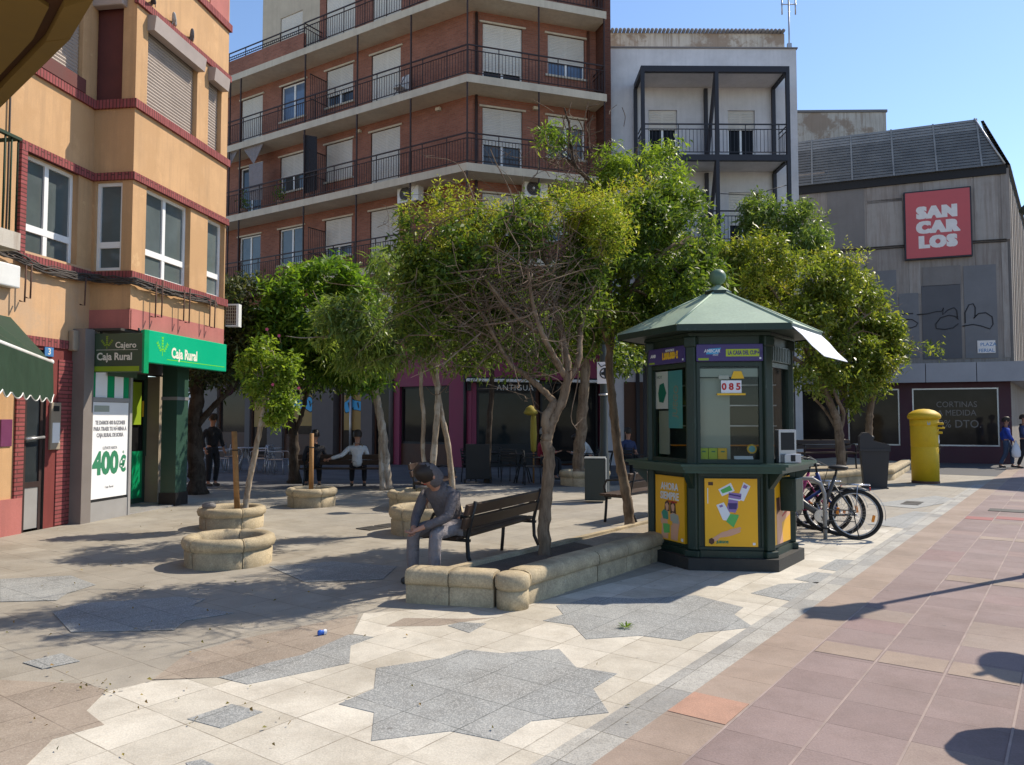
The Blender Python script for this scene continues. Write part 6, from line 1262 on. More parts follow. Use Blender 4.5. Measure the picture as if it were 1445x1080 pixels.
# ================================================================== benches, bins, post box, lamp
def bench(label, loc, rz, l=1.85):
    """bench along local x, facing local -y"""
    o = empty('park_bench', label, 'bench', loc, rz, 'wooden park benches on the square')
    mb = MB().mat(M_['benchwood'])
    for k in range(4): mb.bbox(-l / 2, l / 2, -0.38 + k * 0.105, -0.285 + k * 0.105, 0.42, 0.455, 0.008)
    lpart(mb, 'seat', o)
    mb = MB().mat(M_['benchwood']); mb.T = Matrix.Translation((0, 0.06, 0.44)) @ Matrix.Rotation(R(-14), 4, 'X')
    for z in (0.1, 0.235): mb.bbox(-l / 2, l / 2, -0.02, 0.02, z, z + 0.115, 0.008)
    lpart(mb, 'backrest', o)
    for x in (-l / 2 + 0.14, l / 2 - 0.14):
        mb = MB().mat(M_['iron']); mb.tube([(x, -0.36, 0), (x, -0.34, 0.22), (x, -0.33, 0.41)], 0.022, 8); mb.tube([(x, 0.2, 0), (x, 0.08, 0.24), (x, 0.07, 0.42), (x, 0.11, 0.6), (x, 0.165, 0.8)], 0.022, 8); mb.box(x - 0.02, x + 0.02, -0.37, 0.1, 0.39, 0.418); lpart(mb, 'leg', o)
        mb = MB().mat(M_['iron']); mb.tube([(x, -0.335, 0.41), (x, -0.38, 0.55), (x, -0.33, 0.65), (x, -0.1, 0.67), (x, 0.11, 0.63)], 0.018, 8); lpart(mb, 'armrest', o)
    return o
ua = math.atan2(su.y, su.x)       # angle of the walk direction in plan
ba = R(64); bs = Vector((math.cos(ba), math.sin(ba))); bc = Vector((-0.16, 8.6)); bench('dark wooden bench seen from behind along the long stone planter', (bc.x, bc.y, -0.03), ba + math.pi, 1.9)
bc2 = Vector((2.25, 12.55)); bench('dark bench with curved iron armrest half hidden behind the kiosk', (bc2.x, bc2.y, 0), ua + math.pi, 2.0)
bench('bench in the shade with its back to us, a man in white sitting on it', (-3.95, 18.15, 0), R(180), 2.1)
bench('bench end with thin iron leg behind the tall round planter', (-1.62, 14.9, 0), R(80), 1.6)
bench('bench on the raised bed behind the parked bicycles', (8.6, 21.3, 0.25), R(10), 1.8)

b = empty('litter_bin', 'square grey green litter bin with pale rim at the foot of the lamp post', 'litter bin', (1.62, 15.0, 0), R(-8))
mb = MB().mat(M_['bin_grey']).bbox(-.2, .19, -.18, .18, 0.04, .84, .02)
for k in range(9): mb.box(-.17 + k * .04, -.165 + k * .04, -.184, -.18, .1, .78)
lpart(mb, 'body', b); mb = MB().mat(M_['bin_top']).bbox(-.21, .2, -.19, .19, .842, .868, .008).bbox(.191, .215, -.19, .19, .1, .84, .006); lpart(mb, 'rim', b)
b = empty('litter_bin', 'black plastic litter bin with domed hood beside the yellow post box', 'litter bin', (8.5, 18.1, 0), R(-20))
mb = MB().mat(M_['bin_black']); n = 5
for z0, z1, s0, s1 in ((0.02, 0.86, 0.24, 0.3), (0.862, 0.92, 0.325, 0.325)):
    mb.add([(-s0, -s0, z0), (s0, -s0, z0), (s0, s0, z0), (-s0, s0, z0), (-s1, -s1, z1), (s1, -s1, z1), (s1, s1, z1), (-s1, s1, z1)], [(3, 2, 1, 0), (4, 5, 6, 7), (0, 1, 5, 4), (1, 2, 6, 5), (2, 3, 7, 6), (3, 0, 4, 7)])
mb.bbox(-.27, .27, -.27, .27, 0, .03, .005); lpart(mb, 'body', b)
mb = MB().mat(M_['bin_black']); pr = [(.32, .92), (.325, .98), (.29, 1.02), (-.02, 1.1), (-.06, 1.22), (-.14, 1.29), (-.24, 1.29), (-.315, 1.2), (-.32, .92)]
mb.add([(x, -.3, z) for x, z in pr] + [(x, .3, z) for x, z in pr], [tuple(range(8, -1, -1)), tuple(range(9, 18))] + [(i, (i + 1) % 9, 9 + (i + 1) % 9, 9 + i) for i in range(9)])
lpart(mb, 'hood', b); mb = MB().mat(M_['black']); mb.ball((-.05, -.12, 1.17), .055, 8).bbox(-.14, -.02, .02, .2, 1.08, 1.2, .01); lpart(mb, 'opening', b)
pbx = empty('post_box', 'tall yellow cylindrical post box with domed cap', 'post box', (10.42, 19.45, 0), R(-28))
mb = MB().mat(M_['postyellow']); mb.lathe([(0.315, 0.0), (0.315, 0.9), (0.312, 0.905), (0.312, 0.915), (0.315, 0.92), (0.325, 1.42), (0.322, 1.425), (0.322, 1.435), (0.328, 1.44), (0.335, 1.62)], 40); lpart(mb, 'body', pbx)
mb = MB().mat(M_['postyellow']).lathe([(0.335, 1.6), (0.37, 1.62), (0.385, 1.66), (0.375, 1.71), (0.33, 1.76), (0.24, 1.82), (0.12, 1.855), (0.001, 1.865)], 40); lpart(mb, 'cap', pbx)
mb = MB().mat(M_['postyellow']); mb.bbox(0.24, 0.45, -.16, .16, 1.36, 1.41, .015); mb.bbox(.26, .43, -.15, .15, 1.46, 1.52, .02); mb.bbox(.26, .4, -.14, .14, 1.24, 1.3, .015); mb.mat(M_['black']).box(.3, .4, -.13, .13, 1.41, 1.46); lpart(mb, 'letter_slot', pbx)
mb = MB().mat(M_['kwhite']); 
for k in range(5): a = R(-12 + k * 6); mb.T = Matrix.Rotation(a, 4, 'Z'); mb.box(.318, .326, -.018, .018, 1.0, 1.2)
mb.mat(M_['black'])
mb.T = Matrix.Rotation(R(-5), 4, 'Z'); mb.torus((.326, 0, .86), .08, .012, 'y', 20, 4, (0.6, 5.0)); mb.T = Matrix.Rotation(R(-2), 4, 'Z') @ Matrix.Translation((.33, 0, .86)) @ Matrix.Rotation(R(90), 4, 'Z'); mb.torus((0, 0, 0), .09, .01, 'y', 24, 4); mb.tube([(-.02, 0, .12), (.05, 0, .02), (-.03, 0, -.03), (.05, 0, -.11)], .009, 4); lpart(mb, 'label', pbx)
mb = MB().mat(M_['kpale']); mb.T = Matrix.Rotation(R(-72), 4, 'Z'); mb.box(.322, .33, -.035, .035, 1.46, 1.56); lpart(mb, 'sticker', pbx)
mb = MB().mat(M_['rust']).lathe([(.318, 0), (.322, .03), (.318, .06)], 40, capb=False, capt=False); lpart(mb, 'rusty_foot', pbx)

lp = empty('lamp_post', 'dark green lamp post rising into the trees with a white dog sign', 'lamp post', (1.86, 15.6, 0))
mb = MB().mat(M_['lamp_green']).lathe([(.15, 0), (.15, .12), (.11, .16), (.11, .9), (.085, .95), (.075, 1.6), (.065, 3.0), (.055, 4.9)], 16); lpart(mb, 'pole', lp)
mb = MB().mat(M_['lamp_green']).tube([(0, 0, 4.8), (0, 0, 5.1), (-.15, 0, 5.3), (-.5, 0, 5.35)], .035, 8).mat(M_['lamp_green']).lathe([(.05, 5.3), (.18, 5.25), (.2, 5.2), (.12, 5.12)], 16, c=(-.6, 0)); lpart(mb, 'lantern', lp)
mb = MB().mat(M_['alu']).torus((0, 0, 2.1), .085, .02, 'z', 16, 6); lpart(mb, 'band', lp)
mb = MB().mat(M_['signwhite']).bbox(-.14, .14, -.1, -.09, 2.32, 2.76, .004); mb.mat(M_['black']).torus((0.02, -.103, 2.53), .1, .012, 'y', 24, 4); mb.plate([(-.06, 2.5), (.0, 2.49), (.02, 2.43), (.06, 2.44), (.05, 2.52), (.08, 2.58), (.05, 2.64), (.0, 2.62), (-.01, 2.56), (-.06, 2.55)], -.105, .002); mb.tube([(-.12, -.104, 2.74), (-.06, -.104, 2.66), (0.02, -.104, 2.7), (.08, -.104, 2.64)], .01, 4); lpart(mb, 'dog_sign', lp)

# street lamp and road signs just outside the frame on the right: their shadows fall into it
tip = Vector(G(1170, 868)); hh = 3.9; kk = hh / math.tan(R(SEL)); base = tip + Vector((math.cos(R(SAZ)), math.sin(R(SAZ)))) * kk
sl_ = empty('street_lamp', 'slim street lamp with a lantern head just beyond the right edge', 'street lamp', (base.x, base.y, 0), R(SAZ))
lpart(MB().mat(M_['lamp_green']).lathe([(.1, 0), (.1, .5), (.05, .6), (.035, 3.5), (.03, 3.55)], 14), 'pole', sl_)
lpart(MB().mat(M_['lamp_green']).lathe([(.02, 3.28), (.1, 3.3), (.13, 3.36), (.17, 3.82), (.24, 3.88), (.16, 3.96), (.06, 4.1), (.02, 4.2)], 14), 'lantern', sl_)
tip = Vector(G(1385, 935)); hh = 2.5; base = tip + Vector((math.cos(R(SAZ)), math.sin(R(SAZ)))) * (hh / math.tan(R(SEL))) 
rs_ = empty('road_sign', 'post with two round traffic signs just beyond the right edge', 'road sign', (base.x + .12, base.y - .1, 0), R(SAZ + 90 - 35))
lpart(MB().mat(M_['alu']).tube([(0, 0, 0), (0, 0, 2.9)], .03, 10), 'pole', rs_)
for z in (2.55, 1.9):
    mb = MB().mat(M_['signwhite']); mb.T = Matrix.Translation((0, -.04, z)) @ Matrix.Rotation(R(90), 4, 'X'); mb.lathe([(.3, -.01), (.3, .01)], 28, smooth=False); mb.mat(M_['textred']).lathe([(.29, .0105), (.29, .013)], 28, smooth=False); mb.mat(M_['signwhite']).lathe([(.22, .0135), (.22, .0145)], 28, smooth=False); lpart(mb, 'disc', rs_)
tip = Vector(G(1420, 1062)); hh = 1.0; base = tip + Vector((math.cos(R(SAZ)), math.sin(R(SAZ)))) * (hh / math.tan(R(SEL)))
bo = empty('bollard', 'stout ball topped bollard just beyond the lower right corner', 'bollard', (base.x, base.y, 0)); lpart(MB().mat(M_['iron']).lathe([(.14, 0), (.14, .1), (.09, .14), (.09, .72), (.12, .76), (.2, .84), (.24, 0.98), (.2, 1.14), (.02, 1.22)], 20), 'post', bo)

# ================================================================== bicycles
def bicycle(label, loc, rz, col='bikegrey', ebike=True):
    """front towards local -x ... wheels in the x,z plane, rear axle at the origin"""
    o = empty('bicycle', label, 'bicycle', loc, rz, 'bicycles parked at the rack behind the kiosk')
    r = 0.335; fx = -1.08
    for wx in (0, fx):
        w = lpart(MB().mat(M_['tyre']).torus((0, 0, 0), r - .022, .022, 'y', 48, 8), 'tyre', o, Matrix.Translation((wx, 0, r)))
        mb = MB().mat(M_['alu']).torus((0, 0, 0), r - .055, .011, 'y', 48, 6); mb.mat(M_['chrome'])
        mb.tube([(0, -.04, 0), (0, .04, 0)], .02, 8)
        for k in range(18):
            a = k * math.pi / 9; sgn = .022 if k % 2 else -.022; mb.tube([(.018 * math.cos(a + .6), sgn, .018 * math.sin(a + .6)), ((r - .06) * math.cos(a), 0, (r - .06) * math.sin(a))], .0016, 3, False)
        mb.mat(M_['orange']).box(-.018, .018, -.012, .012, .1, .17) if False else None
        for a in (R(-12), R(170)):
            mb.mat(M_['orange']); T = mb.T; mb.T = Matrix.Rotation(-a, 4, 'Y') @ Matrix.Translation((.22, 0, 0)); mb.bbox(-.018, .018, -.01, .01, -.045, .045, .004); mb.T = T
        lpart(mb, 'rim', w)
        mb = MB().mat(M_['bikegrey']); vs = []
        for k in range(17):
            a = R(-10 + 170 * k / 16) if wx == 0 else R(20 + 150 * k / 16); c_, s_ = math.cos(a) * (r + .025), math.sin(a) * (r + .025); vs += [(c_, -.03, s_), (c_ * 1.02, 0, s_ * 1.02), (c_, .03, s_)]
        mb.add(vs, [(3 * k + j, 3 * k + j + 1, 3 * k + 4 + j, 3 * k + 3 + j) for k in range(16) for j in (0, 1)]); lpart(mb, 'mudguard', o, Matrix.Translation((wx, 0, r)))
    F = M_[col]; mb = MB().mat(F); bbk = (-.42, 0, .3); st = (-.24, 0, .84); hd0, hd1 = (-.86, 0, .62), (-.8, 0, .86)
    mb.tube([bbk, st], .022, 8); big = .045 if ebike else .022
    mb.tube([hd0, (-.6, 0, .42) if ebike else (-.64, 0, .46), bbk], [big, big, big], 10); mb.tube([hd0, hd1], .028, 8)
    if not ebike: mb.tube([(-.82, 0, .8), (-.29, 0, .7)], .02, 8)
    for sy in (-.05, .05): mb.tube([bbk, (0, sy, r)], .012, 6); mb.tube([(-.27, 0, .74), (0, sy, r)], .01, 6)
    for sy in (-.05, .05): mb.tube([hd0, (-.88, sy, .56), (fx, sy, r)], .014, 6)
    if ebike: mb.mat(M_['black']).bbox(-.5, -.34, -.05, .05, .22, .36, .02)
    lpart(mb, 'frame', o)
    mb = MB().mat(M_['black']); mb.tube([(-.24, 0, .84), (-.22, 0, .93)], .014, 6); mb.ball((-.2, 0, .955), .085, 8, sz=.4, sx=1.5); lpart(mb, 'saddle', o)
    mb = MB().mat(M_['black']); mb.tube([(-.8, 0, .86), (-.78, 0, 1.03)], .014, 6); mb.tube([(-.62, -.31, 1.06), (-.7, -.24, 1.07), (-.78, 0, 1.03), (-.7, .24, 1.07), (-.62, .31, 1.06)], .013, 6); mb.tube([(-.7, -.26, 1.04), (-.66, -.3, 1.0)], .007, 4); mb.tube([(-.8, .1, 1.03), (-.95, .05, .95), (-.88, 0, .7)], .005, 4); lpart(mb, 'handlebar', o)
    mb = MB().mat(M_['chrome']); mb.T = Matrix.Translation((-.42, -.06, .3)) @ Matrix.Rotation(R(90), 4, 'X'); mb.lathe([(.09, -.004), (.09, .004)], 24, smooth=False); mb.T = ID; mb.tube([(-.42, -.075, .3), (-.36, -.08, .15)], .009, 5); mb.tube([(-.42, .075, .3), (-.48, .08, .45)], .009, 5); mb.mat(M_['black']).box(-.4, -.32, -.14, -.08, .135, .155).box(-.52, -.44, .08, .14, .445, .465); mb.mat(M_['bikegrey']).box(-.42, 0, -.07, -.055, .385, .4).box(-.42, 0, -.07, -.055, .24, .25); lpart(mb, 'crankset', o)
    mb = MB().mat(M_['chrome']); 
    for sy in (-.06, .06): mb.tube([(0, sy, r), (.03, sy, .72)], .006, 5); mb.tube([(-.2, sy, .73), (.18, sy, .73)], .008, 5)
    mb.tube([(.18, -.06, .73), (.18, .06, .73)], .008, 5).mat(M_['textred']).bbox(.175, .19, -.04, .04, .66, .7, .004); mb.mat(M_['black']).tube([(-.02, -.06, r), (.04, -.12, .02)], .008, 5); lpart(mb, 'carrier', o)
    return o
b1 = Vector(G(1208, 762)); ang = math.atan2(-.40, .92)
def bk(dx, dy, lab, col, eb, da=0): bicycle(lab, (b1.x + dx, b1.y + dy, 0), ang + R(da), col, eb)
bk(0, 0, 'nearest bicycle, grey electric frame with a thick down tube and orange wheel reflectors', 'bikegrey', True)
bk(-1.08, .72, 'second bicycle of the row, dark blue frame turned the other way', 'bikeblue', False, 183)
bk(-.12, .62, 'third bicycle of the row, with a pink frame', 'bikepink', False, -4)
bk(-1.15, 1.45, 'fourth bicycle of the row, dark red frame turned the other way', 'bikered', False, 176)
bk(-.3, 1.3, 'fifth bicycle of the row, black frame behind the pink one', 'black', True, 3)
bk(-.35, 1.95, 'farthest bicycle of the row, with a grey frame', 'bikegrey', False, -3)
for i, (dx, dy) in enumerate(((-.52, .12), (-.62, .95), (-.75, 1.7))):
    c = empty('bike_rack', ('grey steel hoop holding the nearest bicycle', 'grey steel hoop in the middle of the bicycle row', 'grey steel hoop at the far end of the bicycle row')[i], 'bike rack', (b1.x + dx, b1.y + dy, 0), ang, 'bike racks behind the kiosk')
    lpart(MB().mat(M_['bankgrey']).tube([(-.33, 0, 0), (-.33, 0, .6), (-.28, 0, .74), (-.18, 0, .8), (.0, 0, .8), (.1, 0, .74), (.15, 0, .6), (.15, 0, 0)], .026, 8), 'hoop', c)

# ================================================================== cafe furniture
def chair(name, label, mat, group):
    o = empty(name, label, 'chair', (0, 0, 0), 0, group); m = M_[mat]
    lpart(MB().mat(m).bbox(-.22, .22, -.22, .22, .43, .46, .01), 'seat', o)
    mb = MB().mat(m); mb.tube([(-.21, .2, .46), (-.22, .25, .84), (.22, .25, .84), (.21, .2, .46)], .014, 6)
    for z in (.54, .61, .68, .75): mb.bbox(-.21, .21, .205 + (z - .46) * .12, .222 + (z - .46) * .12, z, z + .045, .005)
    lpart(mb, 'backrest', o)
    for x, y in ((-.2, -.2), (.2, -.2), (-.2, .2), (.2, .2)): lpart(MB().mat(m).tube([(x, y, .44), (x * 1.12, y * 1.12, 0)], .014, 6), 'leg', o)
    for x in (-.23, .23): lpart(MB().mat(m).tube([(x, -.22, .44), (x, -.22, .64), (x, -.16, .67), (x, .22, .67)], .013, 6), 'armrest', o)
    return o
def table(name, label, mat, group, sq=False):
    o = empty(name, label, 'table', (0, 0, 0), 0, group); m = M_[mat]
    lpart(MB().mat(m).bbox(-.35, .35, -.35, .35, .71, .735, .008) if sq else MB().mat(m).lathe([(.34, .71), (.35, .72), (.34, .735)], 28), 'table_top', o)
    for k in range(4): a = k * math.pi / 2 + .6; lpart(MB().mat(m).tube([(.04 * math.cos(a), .04 * math.sin(a), .71), (.28 * math.cos(a), .28 * math.sin(a), 0)], .016, 6), 'leg', o)
    return o
ch = chair('terrace_chair', '', 'alu', 'aluminium terrace chairs in the shade'); tb = table('terrace_table', '', 'alu', 'aluminium terrace tables in the shade')
def put(o, first, px, py, rz, label):
    x, y = G(px, py)
    if first: o.matrix_basis = Matrix.Translation((x, y, 0)) @ Matrix.Rotation(R(rz), 4, 'Z'); o['label'] = label; return o
    return dup(o, (x, y, 0), R(rz), label)
for i, (px, py, rz, lab) in enumerate(((291, 667, 80, 'aluminium terrace chair next to the dark leaning trunk'), (312, 668, -70, 'aluminium terrace chair second from the dark leaning trunk'), (328, 664, 100, 'aluminium terrace chair in the middle, left of the thin staked tree'), (368, 668, -95, 'aluminium terrace chair just right of the thin staked tree'), (393, 670, 85, 'aluminium terrace chair beside the forked dark trunk'))): put(ch, i == 0, px, py, rz, lab)
for i, (px, py, rz, lab) in enumerate(((303, 664, 0, 'round aluminium terrace table near the dark leaning trunk'), (346, 665, 20, 'round aluminium terrace table behind the thin staked tree'), (381, 666, 40, 'round aluminium terrace table beside the forked dark trunk'))): put(tb, i == 0, px, py, rz, lab)
ch = chair('cafe_chair', '', 'wicker', 'black cafe chairs under the Antigua window'); tb = table('cafe_table', '', 'wicker', 'black cafe tables under the Antigua window', True)
for i, (px, py, rz, lab) in enumerate(((668, 680, 60, 'black cafe chair at the left end, against the purple wall'), (694, 676, -80, 'black cafe chair second from the purple wall'), (724, 681, 150, 'black cafe chair turned towards us below the Antigua lettering'), (752, 684, 95, 'black cafe chair just left of the thick forked trunk'), (838, 676, -60, 'black cafe chair behind the lamp post'), (895, 677, 120, 'black cafe chair just left of the kiosk'))): put(ch, i == 0, px, py, rz, lab)
for i, (px, py, rz, lab) in enumerate(((682, 677, 10, 'square black cafe table near the purple wall'), (738, 681, 0, 'square black cafe table under the folded yellow parasol'), (866, 675, 15, 'square black cafe table between the lamp post and the kiosk'))): put(tb, i == 0, px, py, rz, lab)
x, y = G(753, 682); pr = empty('folded_parasol', 'folded yellow parasol with a round cap beside the cafe window', 'parasol', (x, y, 0))
lpart(MB().mat(M_['stakewood']).tube([(0, 0, 0), (0, 0, 1.95)], .022, 8), 'pole', pr); mb = MB().mat(M_['parasol_yellow']); mb.lathe([(.03, .78), (.07, .82), (.085, 1.2), (.075, 1.55), (.06, 1.72)], 14); mb.lathe([(.07, 1.7), (.17, 1.74), (.18, 1.77), (.11, 1.9), (.02, 1.95)], 20, c=(-.07, 0)); lpart(mb, 'canopy', pr)
x, y = G(674, 682); hs_ = empty('menu_stand', 'dark board standing by the purple wall left of the cafe window', 'menu board', (x, y, 0)); lpart(MB().mat(M_['black']).bbox(-.3, .3, -.03, .03, .1, .98, .01).mat(M_['iron']).box(-.34, -.3, -.1, .1, 0, .1).box(.3, .34, -.1, .1, 0, .1), 'board', hs_)
# ================================================================== trees
def norm(a): return a / np.maximum(np.linalg.norm(a, axis=-1, keepdims=True), 1e-9)
def leaf_mesh(P, D, Ln, Wd, name, parent, mat, curl=0.25):
    n = len(P); D = norm(D); side = norm(np.cross(D, rng.normal(size=(n, 3)) * 0.6 + np.array([0, 0, 1.0]))); nrm = np.cross(side, D)
    Ln = Ln.reshape(-1, 1); Wd = Wd.reshape(-1, 1)
    base = P; tip = P + D * Ln - nrm * Ln * curl * rng.uniform(0, 1, (n, 1)); mid = P + D * Ln * 0.48
    a = mid + side * Wd * 0.5 + nrm * Wd * 0.18; b = mid - side * Wd * 0.5 + nrm * Wd * 0.18
    V = np.stack([base, a, tip, b], 1).reshape(-1, 3).astype(np.float32)
    me = bpy.data.meshes.new(name); me.vertices.add(4 * n); me.vertices.foreach_set('co', V.ravel())
    me.loops.add(4 * n); me.loops.foreach_set('vertex_index', np.arange(4 * n, dtype=np.int32))
    me.polygons.add(n); me.polygons.foreach_set('loop_start', np.arange(0, 4 * n, 4, dtype=np.int32)); me.polygons.foreach_set('loop_total', np.full(n, 4, dtype=np.int32))
    me.update(calc_edges=True); me.materials.append(M_[mat])
    o = link(name, me, parent); 
    if parent is not None: o.matrix_basis = parent.matrix_basis.inverted()
    return o
def gapnoise(p, f, ph): 
    return (np.sin(p[:, 0] * f + ph) * np.sin(p[:, 1] * f * 1.1 + ph * 2) + np.sin(p[:, 2] * f * 1.2 + ph * 3) * np.sin((p[:, 0] + p[:, 1]) * f * .7 + 1) + 0.5 * np.sin(p[:, 2] * f * 2.3 + ph) * np.sin(p[:, 0] * f * 2.1))
def sprigs(clumps, n, shell=0.55, gap=-0.35, f=5.0, ph=0.0, minz=None):
    w = np.array([c[6] if len(c) > 6 else c[3] * c[5] for c in clumps]); w = w / w.sum(); out = []; dirs = []
    k = rng.choice(len(clumps), n * 2, p=w); C = np.array([c[:6] for c in clumps])[k]
    d = norm(rng.normal(size=(n * 2, 3))); r = (rng.uniform(0, 1, (n * 2, 1)) ** (1 / 3)) * (1 - shell) + shell * (1 - 0.16 * np.abs(rng.normal(size=(n * 2, 1))))
    lump = 1 + 0.14 * np.sin(d[:, :1] * 5 + C[:, :1] * 3) + 0.12 * np.sin(d[:, 2:3] * 7 + C[:, 1:2] * 5)
    p = C[:, :3] + d * r * lump * C[:, 3:6]
    keep = gapnoise(p, f, ph) > gap
    return p[keep][:n], d[keep][:n]
def crown(parent, name, clumps, mat, n, leaf=(0.09, 0.035), spr=(0.22, 9), droop=0.25, up=0.2, shell=0.5, gap=-0.35, f=5.0, ph=0.0, rnd=0.6):
    p, d = sprigs(clumps, n, shell, gap, f, ph); m = len(p); k = spr[1]
    ax = norm(d * 0.7 + rng.normal(size=(m, 3)) * rnd + np.array([0, 0, up]))
    t = np.linspace(0.0, 1.0, k)[None, :, None]
    base = p[:, None, :] + ax[:, None, :] * (t - 0.4) * spr[0] - np.array([0, 0, 1.0]) * (t ** 2) * spr[0] * droop * 0.5
    base = base + rng.normal(size=base.shape) * spr[0] * 0.05
    perp = norm(np.cross(ax, rng.normal(size=(m, 3)))); per2 = np.cross(ax, perp)
    ang = (np.arange(k) * 2.4)[None, :, None] + rng.uniform(0, 6.3, (m, 1, 1))
    D = ax[:, None, :] * 0.55 + perp[:, None, :] * np.cos(ang) + per2[:, None, :] * np.sin(ang) - np.array([0, 0, 1.0]) * droop
    P = base.reshape(-1, 3); D = (D + rng.normal(size=D.shape) * 0.25).reshape(-1, 3)
    L_ = leaf[0] * rng.uniform(0.4, 1.4, len(P)); W_ = leaf[1] * rng.uniform(0.55, 1.3, len(P))
    o = leaf_mesh(P, D, L_, W_, name, parent, mat); return o, p
def clump(px, py, Y, rpx, rpy, rd=None, w=None):
    c = AT(px, py, Y); k = Y / FPX; rx, rz = rpx * k, rpy * k; ry = rd if rd is not None else (rx + rz) / 2
    return (c.x, c.y, c.z, rx, ry, rz) + ((w,) if w else ())
def curve(pts, n=6):
    """Catmull-Rom through the given points"""
    P = [Vector(p) for p in pts]; P = [P[0] * 2 - P[1]] + P + [P[-1] * 2 - P[-2]]; out = []
    for i in range(1, len(P) - 2):
        for k in range(n):
            t = k / n; a, b, c, d = P[i - 1], P[i], P[i + 1], P[i + 2]
            out.append(0.5 * ((2 * b) + (c - a) * t + (2 * a - 5 * b + 4 * c - d) * t * t + (3 * b - a - 3 * c + d) * t ** 3))
    out.append(P[-2]); return out
def limb(mb, pts, r0, r1, n=10, wob=0.0):
    c = curve(pts, 7); k = len(c); rr = []
    for i in range(k):
        t = i / (k - 1); r = r0 + (r1 - r0) * t; r *= 1 + 0.07 * math.sin(i * 1.7) + 0.05 * math.sin(i * 3.1 + 1)
        if wob and i == 0: r *= 1.35
        if wob and i == 1: r *= 1.12
        rr.append(r)
    for i in range(1, k - 1): c[i] = c[i] + Vector((random.gauss(0, 1), random.gauss(0, 1), random.gauss(0, .5))) * r0 * 0.06
    mb.tube(c, rr, n)
    return c
def boughs(mb, start, targets, r0, n=6, bow=0.12, sub=3, spread=0.5):
    """boughs from a fork out to points in the crown, each dividing again"""
    for tg in targets:
        s_, e_ = Vector(start), Vector(tg); l = (e_ - s_).length
        if l < 0.05: continue
        mid = s_.lerp(e_, 0.5) + Vector((random.gauss(0, 1), random.gauss(0, 1), random.gauss(0, 1) + 0.6)) * l * bow
        c = limb(mb, [s_, mid, e_], r0 * random.uniform(.7, 1), r0 * 0.3, n)
        for j in range(sub):
            q = c[random.randint(len(c) // 3, len(c) - 1)]; d = (e_ - s_).normalized() + Vector((random.gauss(0, 1), random.gauss(0, 1), random.gauss(0, .8) + .2)) * 0.9
            q2 = q + d.normalized() * l * spread * random.uniform(.5, 1)
            limb(mb, [q, q.lerp(q2, .5) + Vector((random.gauss(0, 1), random.gauss(0, 1), random.gauss(0, 1))) * l * .05, q2], r0 * 0.34, r0 * 0.1, 5)
def W(px, py, Y): return tuple(AT(px, py, Y))
def tree(label, base, name='tree', group='trees on the square'):
    return empty(name, label, 'tree', base, 0, group)
def trunk_build(mb, t): o = mb.build('trunk', t); o.matrix_basis = t.matrix_basis.inverted(); return o
def place(o, t): o.matrix_basis = t.matrix_basis.inverted(); return o

# --- 1: the thick forked tree in the long planter, its crown half dead
Y = 8.05; t = tree('thick forked tree in the long planter, crown half bare brown twigs and half yellow green', W(769, 784, Y))
mb = MB().mat(M_['bark'])
main = limb(mb, [(AT(769, 784, Y).x, Y, 0.12), W(768, 740, Y), W(772, 690, Y), W(775, 645, Y), W(770, 620, Y)], 0.066, 0.06, 12, 1)
c1 = limb(mb, [W(770, 622, Y), W(779, 595, Y), W(795, 560, Y), W(801, 520, Y), W(792, 470, Y + .1), W(780, 420, Y + .1), W(772, 370, Y + .2)], 0.06, 0.024, 10)
limb(mb, [W(772, 612, Y), W(770, 590, Y - .05), W(783, 566, Y)], 0.048, 0.04, 10)
c2 = limb(mb, [W(783, 568, Y), W(760, 545, Y), W(738, 527, Y), W(722, 515, Y - .1), W(700, 480, Y - .2), W(680, 440, Y - .3)], 0.036, 0.014, 8)
c3 = limb(mb, [W(797, 545, Y), W(816, 510, Y + .1), W(820, 460, Y + .2), W(838, 400, Y + .3), W(850, 350, Y + .4)], 0.04, 0.018, 8)
c4 = limb(mb, [W(797, 530, Y), W(780, 500, Y - .2), W(765, 470, Y - .4), W(752, 430, Y - .5), W(745, 380, Y - .6)], 0.036, 0.014, 8)
c5 = limb(mb, [W(760, 470, Y - .3), W(722, 440, Y - .4), W(690, 400, Y - .5), W(660, 365, Y - .5)], 0.022, 0.009, 7)
boughs(mb, W(772, 372, Y + .2), [W(700, 320, Y), W(740, 300, Y + .3), W(810, 310, Y + .3), W(780, 270, Y + .1)], 0.02)
boughs(mb, W(850, 350, Y + .4), [W(880, 330, Y + .5), W(860, 280, Y + .4), W(820, 300, Y)], 0.016)
boughs(mb, W(700, 480, Y - .2), [W(640, 440, Y - .1), W(620, 380, Y), W(650, 340, Y)], 0.014)
trunk_build(mb, t)
mb = MB().mat(M_['twig'])
